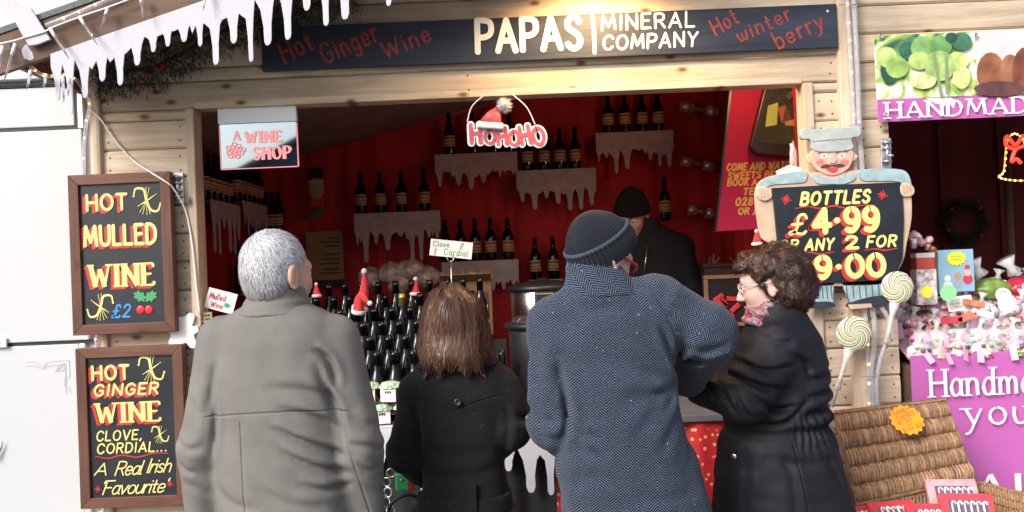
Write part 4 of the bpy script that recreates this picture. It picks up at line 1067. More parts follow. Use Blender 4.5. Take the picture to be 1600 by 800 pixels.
MB().box(-wv, wv, .1, .19, hv, hv+.004, rot=Euler((R(40), 0, 0)).to_matrix(), c=(0, .1, hv)).build('flap', M_CARD, bx)
# urns
u = tag(empty('steel_urn', P(852, 520, .66)), 'polished steel urn with black lid beyond the black kettle', 'urn')
k_ = 1/SC(.66)
MB().lathe([(.15, 0), (.165, .01), (.165, .215), (.16, .22)], 40).build('drum', M_STEEL, u, smooth=True)
MB().lathe([(.178, .212), (.18, .225), (.176, .236), (.14, .246), (.08, .258), (.03, .262), (.03, .272), (.001, .274)], 40).build('lid', M_BLACK, u, smooth=True)
MB().box(-.05, .05, -.18, -.155, .12, .21).build('handle_block', M_BLACK, u, bevel=.012)
MB().box(-.042, .042, -.183, -.18, .196, .2).build('handle_trim', M_GOLD, u)
MB().lathe([(.16, -.3), (.16, -.002)], 32).build('stand', M_BLACK, u, smooth=True)
kt = tag(empty('soup_kettle', (P(850, 520, .16).x, .16, CT+.002)), 'black soup kettle with clear lid on the counter', 'kettle')
zk = P(850, 512, .16).z - CT
MB().lathe([(.14, 0), (.15, .01), (.155, zk-.02), (.15, zk)], 40).build('drum', M_BLACK, kt, smooth=True)
MB().lathe([(.16, zk), (.172, zk+.006), (.172, zk+.022), (.15, zk+.03), (.14, zk+.024)], 40, cap=False).build('rim', M_BLACK, kt, smooth=True)
MB().lathe([(.145, zk+.026), (.13, zk+.048), (.09, zk+.064), (.03, zk+.07), (.001, zk+.0705)], 40, cap=False).build('lid', mat('tinted_lid', (.05, .03, .03), .06, spec=.8, coat=1), kt, smooth=True)
MB().lathe([(.149, zk+.022), (.147, zk+.03)], 40, cap=False).build('lid_ring', M_STEEL, kt, smooth=True)
MB().tube(catmull([(-.035, -.03, zk+.066), (-.032, -.03, zk+.1), (0, -.03, zk+.112), (.032, -.03, zk+.1), (.035, -.03, zk+.066)], 5), .006, 8).build('handle', M_STEEL, kt, smooth=True)
nap = MB().ball((0, 0, .02), (.05, .04, .025), 18, 10, noise=.12); tag(nap.build('napkin', M_FELT, None, loc=(P(776, 556, -.06).x, -.06, CT+.01), smooth=True, subd=1), 'crumpled white napkin beside the dark haired woman', 'napkin')
# foil wrapped rolls on the back wall
M_FOILR = mat('clear_foil_wrap', (.60, .42, .38), .16, metal=.55, bump=.5, bscale=30)
M_REDTUBE = mat('dark_red_roll', (.16, .02, .02), .3, spec=.6)
for k_, (px, py, w_) in enumerate(((1100, 172, 76), (1096, 257, 64), (1100, 332, 50))):
    Y = 1.93; c = P(px, py, Y); hw = w_/SC(Y)/2
    o = tag(empty('wrapped_roll', c, (0, R(13), 0)), ('highest', 'middle', 'lowest')[k_] + ' of three foil wrapped rolls on the red wall', 'roll', 'foil wrapped rolls')
    MB().tube([(-hw, 0, 0), (hw, 0, 0)], .034, 18).build('roll', M_REDTUBE, o, smooth=True)
    MB().tube([(-hw-.004, 0, 0), (-hw*.45, 0, 0)], .0365, 18).build('foil_band', M_FOILR, o, smooth=True)
    MB().tube([(hw*.05, 0, 0), (hw*.62, 0, 0)], .0365, 18).build('foil_band', M_FOILR, o, smooth=True)
# red promo panel and screen
def pxprism(px, Y, t, c): return MB().prism([(p.x-c.x, p.z-c.z) for p in (P(a, b, Y) for a, b in px)], 0, t)
Yp = .55
c = P(1190, 250, Yp); f = PX(Yp, 1190, 250)
pp = tag(empty('promo_panel', c), 'crimson promotional panel with yellow lettering behind the chef board', 'panel')
pxprism([(1146, 118), (1300, 112), (1300, 352), (1120, 362)], Yp, .03, c).build('panel', mat('crimson_panel', (.25, .010, .04), .8, spec=.2), pp, bevel=.003)
pxprism([(1142, 118), (1146, 118), (1120, 362), (1117, 362)], Yp+.004, .03, c).build('edge_trim', M_BLACK, pp)
M_YTX = mat('mustard_print', (.42, .24, .04), .5)
for s, px, py, w, h in (('COME AND WATCH US', 1198, 259, 126, 13), ('SWEETS BEING', 1185, 273, 96, 12), ('BOOK', 1153, 285, 34, 12), ('A', 1179, 285, 9, 12), ('TEL', 1174, 299, 26, 12), ('028', 1163, 315, 28, 14), ('9', 1186, 315, 10, 14), ('OR', 1162, 330, 18, 12), ('A', 1181, 330, 9, 12)):
    mb = MB(); f.text(mb, s, px, py, w, h, weight=.2, slant=.2, y=-.002); mb.build('lettering', M_YTX, pp)
Yt = .48; c = P(1215, 190, Yt)
tv = tag(empty('screen', c), 'black framed screen showing sweet making, tilted over the crimson panel', 'screen')
pxprism([(1200, 118), (1300, 112), (1292, 250), (1182, 240), (1172, 228)], Yt, .05, c).build('housing', M_BLACK, tv, bevel=.006)
def glow(n, c_, s_): return mat(n, c_, .3, emit=c_, estr=s_)
pxprism([(1204, 118), (1296, 112), (1288, 229), (1187, 222)], Yt-.001, .001, c).build('picture', glow('picture_brown', (.20, .12, .045), .55), tv)
pic = [([(1200, 165), (1216, 160), (1214, 195), (1196, 198)], 'picture_yellow', (.62, .42, .05)), ([(1215, 168), (1228, 164), (1240, 190), (1222, 193)], 'picture_red', (.60, .07, .04)),
       ([(1204, 118), (1296, 112), (1294, 128), (1203, 140)], 'picture_steel', (.35, .34, .30)), ([(1226, 150), (1254, 128), (1258, 134), (1232, 156)], 'picture_skin', (.55, .30, .18)),
       ([(1212, 148), (1232, 146), (1236, 160), (1216, 166)], 'picture_dark', (.05, .03, .02)), ([(1226, 190), (1250, 184), (1252, 196), (1228, 196)], 'picture_orange', (.6, .2, .04)), ([(1244, 178), (1258, 172), (1258, 182), (1246, 186)], 'picture_white', (.6, .55, .5))]
for k_, (q, n_, col) in enumerate(pic): pxprism(q, Yt-.0018-.0004*k_, .0003, c).build('picture_detail', glow(n_, col, .55), tv)
# cellophane and paper tucked behind the chef board
cp = MB().ball((0, 0, 0), (.02, .012, .075), 12, 10, noise=.2).build('cellophane_twist', M_FOILR, None, loc=P(1240, 250, .1), smooth=True); tag(cp, 'twist of cellophane hanging below the screen', 'wrapper')
cp = pxprism([(1212, 268), (1232, 258), (1262, 264), (1250, 274), (1216, 276)], .06, .004, P(1235, 268, .06)).build('paper_scrap', M_PAPER, None, loc=P(1235, 268, .06), rot=(R(8), 0, 0)); tag(cp, 'pale paper scrap behind the shoulder of the chef board', 'paper')
# dark cabinet beside the seller with twigs and a framed case
cb = tag(empty('cabinet', (P(1158, 430, 1.2).x, 1.2, .25)), 'dark brown cabinet beside the seller', 'cabinet')
zc_ = P(1120, 418, 1.2).z - .25
MB().box(-.2, .2, 0, .5, 0, zc_).build('carcass', mat('dark_brown_board', (.035, .02, .016), .6), cb, bevel=.004)
MB().box(-.21, .21, -.012, .5, zc_+.001, zc_+.022).build('top', mat('dark_brown_board', (.035, .02, .016), .6), cb, bevel=.004)
fc = tag(empty('framed_case', P(1140, 468, .9)), 'wooden framed display case with red sweets beside the woman with glasses', 'case')
for b6 in ((-.13, .13, 0, .02, .11, .13), (-.13, .13, 0, .02, -.14, -.12), (-.13, -.108, .001, .019, -.119, .109), (.108, .13, .001, .019, -.119, .109)):
    MB().box(*b6).build('frame_bar', mat('case_wood', (.22, .12, .065), .6, var=.2), fc, bevel=.002)
MB().box(-.108, .108, .012, .03, -.12, .11).build('back_panel', M_BLACK, fc)
for k_ in range(7):
    MB().box(-.03, .03, -.006, .006, -.012, .012, rot=Euler((0, rnd.uniform(-1, 1), 0)).to_matrix()).build('sweet', M_REDP, fc, loc=(rnd.uniform(-.07, .07), .004, rnd.uniform(-.1, .02)), bevel=.003)
MB().box(-.12, .12, .03, .1, -.55, -.141).build('pedestal', M_BLACK, fc)
tw = tag(empty('twig_bundle', P(1140, 418, 1.28)), 'bundle of pale twigs lying on the dark cabinet', 'twigs')
for k_ in range(14):
    a = Vector((rnd.uniform(-.14, .14), rnd.uniform(-.03, .05), .004)); d = Vector((rnd.uniform(-1, 1) if k_ < 5 else rnd.uniform(-.3, .3), rnd.uniform(-.2, .2), rnd.uniform(.1, .5) if k_ < 5 else 1)).normalized()
    MB().tube([a, a + d*rnd.uniform(.05, .10)], .004, 5).build('twig', mat('pale_twig', (.18, .11, .08), .8), tw)

# pendant lamp hidden behind the lintel
pl_ = tag(empty('pendant_lamp', (1.13, .22, 2.52)), 'warm lit pendant bulb behind the lintel near the screen', 'lamp')
MB().tube([(0, 0, .06), (0, 0, liner_z(1.13)-2.53)], .003, 6).build('cord', M_BLACK, pl_)
MB().lathe([(.014, .02), (.016, .06), (.008, .065)], 12).build('socket', M_BLACK, pl_, smooth=True)
MB().ball((0, 0, 0), (.028, .028, .034)).build('bulb', MATS['lit_bulb'], pl_, smooth=True)
ld = bpy.data.lights.new('pendant_light', 'POINT'); ld.energy = 3.6; ld.color = (1, .58, .26); ld.shadow_soft_size = .04
lo = bpy.data.objects.new('pendant_light', ld); COL.objects.link(lo); lo.parent = pl_; lo.location = (0, 0, -.06)
# ------------------------------------------------------------------ chef shaped price board
Yc = -.075
cc = P(1302, 350, Yc); f = PX(Yc, 1302, 350)
chef = tag(empty('chef_board', cc), 'painted wooden chef cut-out holding a black price board', 'sign board')
M_TANW = mat('painted_tan_wood', (.50, .36, .26), .6, var=.18, vscale=14)
M_BLUEG = mat('dusty_blue_paint', (.27, .38, .42), .6, var=.25, vscale=18)
M_HATP = mat('grey_white_paint', (.36, .40, .40), .6, var=.15, vscale=22)
M_SKINP = mat('pink_face_paint', (.62, .36, .28), .5, var=.08, vscale=14)
M_NAVY = mat('shoe_paint', (.025, .03, .05), .5, var=.3, vscale=20)
M_STRIPE = mat('dark_pinstripe', (.05, .08, .09), .6)
M_ROSE = mat('rosy_cheek', (.62, .17, .16), .5)
def pxs(name, pts, y, t, m_, sm=3, bev=.003, parent=None):
    q = catmull([(a, b, 0) for a, b in pts], sm, True) if sm else [Vector((a, b, 0)) for a, b in pts]
    o = [f(v.x, v.y) for v in q]
    return MB().prism(o, y, y+t).build(name, m_, parent or chef, bevel=bev)
body = pxs('body', [(1262, 268), (1225, 272), (1196, 278), (1183, 290), (1180, 310), (1184, 345), (1190, 372), (1206, 384), (1222, 420), (1262, 446), (1300, 447), (1345, 447), (1385, 442), (1410, 412), (1417, 380), (1425, 340), (1424, 300), (1420, 274), (1400, 264), (1338, 266), (1300, 270)], 0, .02, M_TANW)
pxs('sleeve', [(1258, 268), (1225, 271), (1196, 278), (1184, 289), (1181, 306), (1190, 308), (1200, 291), (1240, 287), (1258, 284)], -.006, .0055, M_BLUEG, bev=.002)
pxs('sleeve', [(1342, 266), (1400, 264), (1419, 273), (1424, 296), (1420, 306), (1408, 300), (1406, 285), (1368, 283), (1346, 282)], -.006, .0055, M_BLUEG, bev=.002)
pxs('collar', [(1266, 272), (1284, 276), (1300, 279), (1316, 276), (1332, 270), (1336, 280), (1318, 288), (1300, 288), (1276, 287)], -.0065, .006, M_BLUEG, bev=.002)
for k_, (px, py) in enumerate(((1194, 302), (1416, 296))):
    pxs('hand', [(px-11, py-6), (px-2, py-10), (px+9, py-5), (px+11, py+6), (px+2, py+12), (px-9, py+9)], -.012, .008, M_TANW, bev=.003)
    for j in range(3):
        mb = MB(); f.stroke(mb, [(px-6+5*j, py-4), (px-5+5*j, py+7)], 1.2, y=-.0126); mb.build('finger_line', mat('brown_line', (.20, .11, .07), .7), chef)
pxs('neck', [(1284, 258), (1316, 258), (1318, 278), (1300, 282), (1282, 278)], -.004, .0038, M_SKINP, bev=.001)
head = pxs('face', [(1268, 236), (1267, 252), (1276, 266), (1299, 275), (1322, 266), (1331, 250), (1330, 234), (1300, 228)], -.010, .026, M_SKINP)
pxs('ear', [(1260, 246), (1264, 240), (1269, 244), (1268, 254), (1262, 254)], -.004, .015, M_SKINP)
pxs('ear', [(1330, 240), (1336, 240), (1337, 248), (1331, 252)], -.004, .015, M_SKINP)
hat = pxs('chef_hat', [(1270, 236), (1264, 219), (1252, 218), (1249, 208), (1256, 201), (1275, 203), (1300, 199), (1322, 200), (1336, 197), (1343, 204), (1340, 214), (1328, 217), (1331, 233), (1300, 238)], -.016, .03, M_HATP)
mb = MB(); f.stroke(mb, [(1266, 222), (1300, 219), (1329, 217)], 1.4, y=-.0172); mb.build('hat_fold', mat('hat_line', (.2, .22, .22), .7), hat, loc=(0, 0, 0))
for px in (1286, 1314):
    pxs('eye', [(px-6, 245), (px, 241), (px+6, 244), (px, 247)], -.0112, .001, M_WHITEP, sm=3, bev=0)
    pxs('iris', [(px-2, 244), (px, 242), (px+2, 244), (px, 246)], -.0120, .0006, mat('iris_blue', (.08, .13, .2), .4), sm=2, bev=0)
    mb = MB(); f.stroke(mb, [(px-9, 240), (px, 236), (px+8, 238)], 1.8, y=-.0118); mb.build('eyebrow', M_STRIPE, chef)
    pxs('cheek', [(px-8+(px-1300)*.35, 254), (px+(px-1300)*.35, 249), (px+7+(px-1300)*.35, 254), (px+(px-1300)*.35, 260)], -.0108, .0006, M_ROSE, bev=0)
pxs('nose', [(1296, 243), (1302, 243), (1306, 252), (1299, 256), (1293, 253)], -.016, .0065, M_SKINP, bev=.003)
pxs('moustache', [(1280, 262), (1288, 257), (1299, 258), (1310, 256), (1319, 259), (1310, 262), (1299, 260), (1288, 263)], -.0135, .003, mat('moustache_paint', (.05, .04, .04), .6), bev=.001)
pxs('mouth', [(1288, 263), (1299, 262), (1308, 261), (1306, 269), (1297, 270)], -.0115, .001, mat('mouth_red', (.5, .05, .06), .5), bev=0)
panel = pxs('price_panel', [(1205, 294), (1300, 289), (1406, 285), (1409, 300), (1411, 345), (1409, 404), (1401, 424), (1382, 437), (1330, 441), (1270, 443), (1240, 430), (1214, 384)], -.010, .0095, M_CHALK, sm=0, bev=.002)
for pts in ([(1262, 441), (1304, 440), (1302, 473), (1263, 474)], [(1314, 440), (1392, 436), (1396, 466), (1330, 474)]):
    pxs('trouser_leg', pts, 0, .02, M_BLUEG, sm=0)
for px in (1270, 1277, 1284, 1291, 1298, 1322, 1332, 1342, 1352, 1362, 1372, 1382):
    mb = MB(); f.stroke(mb, [(px, 444), (px+2, 466)], 1.6, y=-.001, taper=0); mb.build('pinstripe', M_STRIPE, chef)
pxs('shoe', [(1258, 474), (1282, 471), (1300, 472), (1303, 480), (1262, 482)], -.004, .026, M_NAVY)
pxs('shoe', [(1326, 474), (1350, 466), (1380, 461), (1398, 466), (1402, 474), (1360, 479), (1328, 481)], -.004, .026, M_NAVY)
pxs('sole', [(1324, 476), (1360, 474), (1362, 480), (1328, 483)], -.006, .0018, M_TANW, sm=0, bev=0)
f.off = Vector((0, -.010, 0))
t3 = [('text', ('BOTTLES', 1304, 309, 110, 23), dict(weight=.2, slant=.22, shade=None)), ('text', ('£', 1246, 351, 28, 34), dict(weight=.13, slant=.2)),
      ('text', ('4·99', 1320, 344, 108, 43), dict(weight=.22, track=.04)), ('text', ('OR', 1231, 383, 32, 18), dict(weight=.19, slant=.22, shade=None)), ('text', ('ANY', 1279, 382, 46, 20), dict(weight=.19, slant=.22, shade=None)),
      ('text', ('2', 1329, 379, 22, 23), dict(weight=.22)), ('text', ('FOR', 1376, 377, 48, 20), dict(weight=.19, slant=.22, shade=None)), ('text', ('9·00', 1326, 416, 114, 40), dict(weight=.22, track=.04)),
      ('text', ('o', 1254, 411, 9, 20), dict(weight=.2, shade=None)),
      ('stroke', ([(1242, 326), (1262, 323), (1280, 326), (1300, 322), (1320, 325), (1345, 321), (1364, 321)], 2.4), dict(shade='only')), ('stroke', ([(1242, 397), (1262, 394), (1280, 397), (1301, 394)], 2.2), dict(shade='only')), ('stroke', ([(1350, 391), (1366, 389), (1382, 391), (1400, 388)], 2.2), dict(shade='only'))]
both(f, chef, t3)
for px, py in ((1227, 312), (1377, 305)):
    mb = MB(); spark(f, mb, px, py, 7, 2.2); mb.build('star_mark', mat('star_red', (.62, .03, .03), .5), chef, loc=(0, -.010, 0))

# ------------------------------------------------------------------ swirl lollipops
LM = [M_WHITE, mat('candy_green', (.25, .55, .10), .25, coat=.5), mat('candy_red', (.50, .05, .10), .25, coat=.5)]
def lolly(px, py, r, tail, label, Y=-.10):
    c = P(px, py, Y); k_ = 1/SC(Y); rr = r*k_
    o = tag(empty('lollipop', c), label, 'lollipop', 'swirl lollipops')
    mb = MB(); n = 48; rings = 10; seq = [1, 1, 1, 0, 2, 2, 0, 0]
    for j in range(n):
        mb.cm = seq[j % len(seq)]
        vs = []
        for i in range(rings+1):
            q = i/rings; tw = 2.9*(1-q)**1.0
            for e in (0, 1):
                a = 2*math.pi*(j+e)/n + tw
                vs.append((rr*q*math.cos(a), -.016*math.sqrt(max(0, 1-q*q*.96)), rr*q*math.sin(a)))
        mb.add(vs, [(2*i, 2*i+1, 2*i+3, 2*i+2) for i in range(rings)])
    b = len(mb.v); mb.cm = 0
    mb.lathe([(rr*.98, 0), (rr, .004), (rr*.96, .014), (0.001, .016)], 48, cap=False)
    mb.v = mb.v[:b] + [(x, z-.004, y) for x, y, z in mb.v[b:]]
    mb.build('candy', LM, o, smooth=True)
    t = P(tail[0], tail[1], Y+.03) - c; d = t.normalized()
    MB().tube([d*rr*.7 + Vector((0, .006, 0)), t], .006, 10).build('stick', mat('lolly_stick', (.62, .48, .34), .6), o, smooth=True)
    MB().tube([d*rr*.96, d*(rr+.05), d*(rr+.11), d*(rr+.17)], [.022, .010, .008, .016], 12).build('wrapper_tail', M_FOILR if False else mat('cellophane', (.80, .80, .82), .15, spec=.8, alpha=.55, bump=1, bscale=60), o, smooth=True)
    MB().tube([d*(rr+.135) - d*.006, d*(rr+.135) + d*.006], .011, 10).build('twist_tie', M_GOLD, o)
lolly(1334, 521, 27, (1300, 636), 'green and white swirl lollipop lower on the planks')
lolly(1402, 449, 25, (1384, 545), 'green and white swirl lollipop beside the shoe of the chef board')
# rope lights on the middle post
rope('rope_light', [P(1322, -20, -.045), P(1328, 90, -.05), P(1333, 180, -.045), P(1337, 270, -.045), P(1345, 400, -.045), P(1352, 500, -.045), P(1356, 560, -.045), P(1357, 640, -.045)], .010, 'rope light running straight down the middle post, nearer the hatch')
rope('rope_light', [P(1333, -20, -.05), P(1339, 90, -.05), P(1343, 200, -.05), P(1350, 300, -.05), P(1362, 470, -.05), P(1366, 500, -.05), P(1366, 540, -.05), P(1362, 580, -.05), P(1367, 645, -.05)], .011, 'thick clear rope light down the middle post beside the thinner one', leds=0)
rope('rope_light', [P(1372, 640, -.06), P(1370, 600, -.06), P(1376, 560, -.065), P(1386, 530, -.065), P(1388, 500, -.065), P(1378, 480, -.06)], .009, 'loop of clear rope light bending beside the lower lollipop', leds=0)
for px, py in ((1325, 8), (1341, 196), (1360, 588)):
    cl = MB().tube([P(px-14, py, -.058)-P(px, py, -.05), P(px+12, py-1, -.062)-P(px, py, -.05)], .002, 6); tag(cl.build('wire_tie', M_ZINC, None, loc=P(px, py, -.06)), 'wire tie holding the rope lights, ' + {8: 'topmost', 196: 'above the chef board', 588: 'below the chef board'}[py], 'tie', 'wire ties on the post')

# ------------------------------------------------------------------ banners of the sweet stall
Yb = -.035
M_PINK = mat('pink_vinyl', (.46, .115, .385), .42, bump=.15, bscale=8)
c = P(1372, 188, Yb); c.z = P(1490, 120, Yb).z; f = PX(Yb, 0, 0); f.o = c
bn = tag(empty('banner', c), 'printed banner over the sweet stall with fruit pops and HANDMADE lettering', 'banner')
h0 = P(1480, 186, Yb).z - c.z; h1 = P(1480, 51, Yb).z - c.z; hm = P(1480, 151, Yb).z - c.z; W = 2.4
def vin(u, v, z0, z1, x0, x1, y=0):
    x = x0 + (x1-x0)*u
    return Vector((x, y + .004*math.sin(x*7) + .003*math.sin(x*17+v*3), z0 + (z1-z0)*v))
MB().grid(lambda u, v: vin(u, v, h0, hm, 0, W), 60, 4).build('title_strip', M_PINK, bn, smooth=True)
MB().grid(lambda u, v: vin(u, v, h0, h1, 0, W, .003), 60, 4).build('backing', M_WHITE, bn, smooth=True)
xm = P(1527, 100, Yb).x - c.x
def photo_mat(name, cols, scale, dist=1.5):
    m_ = bpy.data.materials.new(name); m_.use_nodes = True; N, L, b = nodes_of(m_)
    tc = N.new('ShaderNodeTexCoord'); nz = N.new('ShaderNodeTexNoise'); nz.inputs['Scale'].default_value = scale; nz.inputs['Detail'].default_value = 2; nz.inputs['Distortion'].default_value = dist
    L.new(tc.outputs['Object'], nz.inputs['Vector']); cr = N.new('ShaderNodeValToRGB')
    e = cr.color_ramp.elements
    while len(e) < len(cols): e.new(.5)
    for k_, (p_, c_) in enumerate(cols): e[k_].position = p_; e[k_].color = (*c_, 1)
    L.new(nz.outputs['Fac'], cr.inputs[0]); L.new(cr.outputs[0], b.inputs['Base Color']); b.inputs['Roughness'].default_value = .4
    return m_
MB().grid(lambda u, v: vin(u, v, hm, h1, 0, xm-.004, -.0015), 16, 4).build('print_photo', photo_mat('green_pops_print', [(.3, (.03, .10, .06)), (.42, (.20, .38, .10)), (.5, (.48, .60, .16)), (.58, (.72, .80, .72)), (.7, (.80, .84, .86))], 9), bn, smooth=True)
MB().grid(lambda u, v: vin(u, v, hm, h1, xm, W, -.0015), 40, 4).build('print_photo', photo_mat('toffee_apple_print', [(.3, (.62, .52, .55)), (.5, (.70, .58, .60)), (.7, (.80, .72, .72))], 5), bn, smooth=True)
# clover shaped pops printed on the photo
def disc(px, py, rx, ry, n=16): return [f(px + rx*math.cos(2*math.pi*t/n), py + ry*math.sin(2*math.pi*t/n)) for t in range(n)]
yy = -.010
for px, py, rx, ry, n_, col in ((1388, 110, 14, 22, 'pop_dark', (.02, .07, .06)), (1384, 90, 16, 16, 'pop_pale', (.42, .55, .20)), (1400, 106, 18, 17, 'pop_mid', (.28, .44, .12)), (1424, 72, 14, 14, 'pop_green', (.06, .20, .10)), (1418, 80, 16, 14, 'pop_dark2', (.03, .12, .08)),
                              (1440, 76, 19, 19, 'pop_leaf', (.20, .36, .12)), (1467, 74, 18, 17, 'pop_leaf2', (.13, .30, .10)), (1434, 96, 17, 14, 'pop_leaf3', (.38, .52, .16)), (1494, 96, 18, 14, 'pop_leaf4', (.46, .58, .18)), (1466, 104, 24, 24, 'pop_centre', (.34, .50, .16)), (1500, 122, 14, 18, 'pop_pale2', (.60, .68, .26)), (1440, 128, 20, 12, 'pop_pale3', (.56, .66, .28)), (1500, 66, 16, 14, 'pop_dark3', (.05, .16, .10)), (1484, 60, 10, 8, 'pop_dark4', (.02, .08, .06))):
    yy -= .0003
    MB().sheet(disc(px, py, rx, ry), yy).build('printed_pop', mat(n_, col, .35, var=.35, vscale=22), bn)
for a, b_ in (((1457, 86), (1468, 150)), ((1476, 92), (1477, 146))):
    yy -= .0004; mb = MB(); f.stroke(mb, [a, b_], 5, y=yy, taper=0); mb.build('printed_stick', mat('printed_stick', (.22, .27, .15), .5), bn)
yy -= .0004
for px, py, rx, ry, col in ((1545, 115, 22, 32, (.26, .10, .05)), (1575, 112, 16, 26, (.30, .13, .07)), (1600, 112, 22, 38, (.20, .06, .04)), (1558, 140, 40, 12, (.12, .05, .05)), (1640, 116, 26, 30, (.26, .1, .05)), (1690, 116, 26, 30, (.28, .1, .05))):
    yy -= .0004; MB().sheet(disc(px, py, rx, ry), yy).build('printed_apple', mat('toffee_%d' % px, col, .3, var=.4, vscale=16), bn)
for s, px, w in (('HANDMADE', 1506, 250), ('SWEETS', 1740, 180)):
    mb = MB(); f.text(mb, s, px, 168, w, 30, weight=.19, roman=.7, serif=True, y=-.010, track=.1); mb.build('lettering', M_WHITEP, bn)
for px, py in ((1374, 58), (1522, 56), (1382, 180)):
    x, z_ = f(px, py); MB().lathe([(.006, 0), (.010, .002), (.008, .004), (.004, .003)], 14).build('eyelet', M_ZINC, bn, loc=(x, -.014, z_), rot=(R(90), 0, 0))
# lower banner
Yl = -.06
c = P(1422, 556, Yl); f = PX(Yl, 0, 0); f.o = c
lb_ = tag(empty('banner', c), 'tall pink banner hung on the front of the sweets counter', 'banner')
W2 = 2.2
MB().grid(lambda u, v: Vector((W2*u, .006*math.sin(u*40)*v + .004*math.sin(u*13+v*2) - .004*math.exp(-((v-.04)/.02)**2), -1.05*v)), 80, 14).build('cloth', M_PINK, lb_, smooth=True)
for s, px, py, w, h in (('Handmade', 1556, 594, 214, 47), ('your', 1570, 640, 134, 46), ('AU', 1575, 762, 118, 56)):
    mb = MB(); f.text(mb, s, px, py, w, h, weight=.12 if s != 'AU' else .18, roman=.45 if s != 'AU' else .7, serif=True, y=-.016, track=.12); mb.build('lettering', M_WHITEP, lb_)

# ------------------------------------------------------------------ sweets display
ct = tag(empty('sweets_counter', (2.6, .2, 0)), 'sloping sweets counter with clear front edge above the pink banner', 'counter')
zf = P(1500, 551, -.05).z
MB().box(1.64-2.6, 1.9, -.25, .45, 0, zf-.05).build('base', W_ROOF, ct)
MB().box(1.655-2.6, 1.9, -.255, -.25, zf-.05, zf+.10).build('clear_front', mat('acrylic_sheet', (.9, .85, .9), .05, spec=.6, alpha=.16), ct)
MB().add([(1.655-2.6, -.24, zf-.045), (1.9, -.24, zf-.045), (1.9, .4, zf+.22), (1.655-2.6, .4, zf+.22)], [(0, 1, 2, 3)]).build('sloping_tray', mat('pale_pink_liner', (.6, .4, .45), .7), ct)
rg = random.Random(3)
CELLO = []
for k_, col in enumerate(((.78, .52, .56), (.58, .40, .30), (.55, .50, .62), (.82, .74, .72), (.42, .28, .30), (.74, .38, .44))):
    CELLO.append(mat('wrapped_sweets_%d' % k_, col, .3, spec=.6, coat=.6, var=.6, vscale=48, bump=1.0, bscale=50))
M_CEL = mat('cellophane', (.80, .80, .82), .15, spec=.8, alpha=.55, bump=1, bscale=60)
SWC = [mat('sweet_' + n_, c_, .18, coat=.6) for n_, c_ in (('red', (.5, .03, .05)), ('cream', (.72, .62, .5)), ('brown', (.16, .07, .04)), ('violet', (.22, .10, .32)), ('pink', (.7, .3, .4)), ('gold', (.55, .36, .08)), ('green', (.12, .36, .1)), ('white', (.75, .75, .76)), ('black', (.03, .025, .03)))]
M_TAGP = mat('pink_price_tag', (.66, .38, .58), .7)
def sweetbag(x, y, z_, s, k_, label):
    o = tag(empty('sweet_bag', (x, y, z_), (0, 0, rg.uniform(-.5, .5))), label, 'sweet bag', 'cellophane bags of sweets')
    mb = MB().ball((0, 0, .035*s), (.06*s, .045*s, .045*s), 14, 9, noise=.12)
    mb.build('sweets', CELLO[k_ % 6], o, smooth=True, subd=1)
    tip = Vector((rg.uniform(-.02, .02), 0, .075*s))
    MB().tube([tip, tip + Vector((.004, 0, .022)), tip + Vector((.01, 0, .045))], [.014*s, .007*s, .022*s], 9).build('wrapper_top', M_CEL, o, smooth=True)
    for j in range(8):
        a = rg.uniform(-2.7, -.4); MB().ball((.054*s*math.cos(a), .044*s*math.sin(a), rg.uniform(.012, .07)*s), (.012*s, .012*s, .009*s), 8, 6).build('sweet', SWC[(k_*3 + j*5) % len(SWC)], o, smooth=True)
    if k_ % 5 < 4:
        MB().box(-.013, .013, -.002, 0, -.036, .036, rot=Euler((R(-25), rg.uniform(-.5, .5), 0)).to_matrix()).build('tag_card', M_TAGP, o, loc=(rg.uniform(-.02, .02), -.053*s, .03*s))
    return o
k_ = 0
ROWN = ('front', 'second', 'third', 'fourth', 'fifth', 'back')
for r_ in range(6):
    yb_ = -.02 + r_*.105; n = 11
    for j in range(n):
        x = 1.69 + (j + (.5 if r_ % 2 else 0))*.082 + rg.uniform(-.012, .012)
        y = yb_ + rg.uniform(-.015, .015); z_ = zf - .045 + (y - .2 + .24)/.64*.265 + .004
        sweetbag(x, y, z_, rg.uniform(.8, 1.1)*(1 + .12*max(0, r_-2)), k_, '%s wrapped sweet bag from the left in the %s row of the sweets counter' % (ORD[j], ROWN[r_])); k_ += 1
# starburst price tickets and cards
def starburst(px, py, r, col, Y, label, n=14, lines=(), rot=(0, 0, 0), mname=None, ink=None):
    c = P(px, py, Y); k2 = 1/SC(Y)
    pts = []
    for t in range(n*2):
        q = r*k2*(1 if t % 2 == 0 else .86); pts.append((q*math.cos(math.pi*t/n), q*math.sin(math.pi*t/n)))
    o = tag(empty('price_star', c, rot), label, 'price ticket')
    MB().prism(pts, 0, .002).build('card', mat(mname, col, .6), o)
    for s, x, z_, w, h, rr in lines:
        mb = MB(); text(mb, s, x*k2, z_*k2, w*k2, h*k2, weight=.12, y=-.001, rot=rr, jit=.05); mb.build('handwriting', ink or M_INKR, o)
    return o
Yd = .12
starburst(1448, 456, 10, (.85, .85, .05), .1, 'narrow yellow starburst ticket among the sweet bags', mname='fluorescent_yellow')
starburst(1482, 458, 14, (.25, .62, .28), .02, 'green starburst ticket above the white price card', mname='fluorescent_green')
o = tag(empty('price_card', P(1500, 474, .08), (R(-15), R(-4), 0)), 'white handwritten card in the middle of the sweets', 'card')
MB().box(-.055, .055, 0, .002, -.032, .032).build('card', M_PAPER, o)
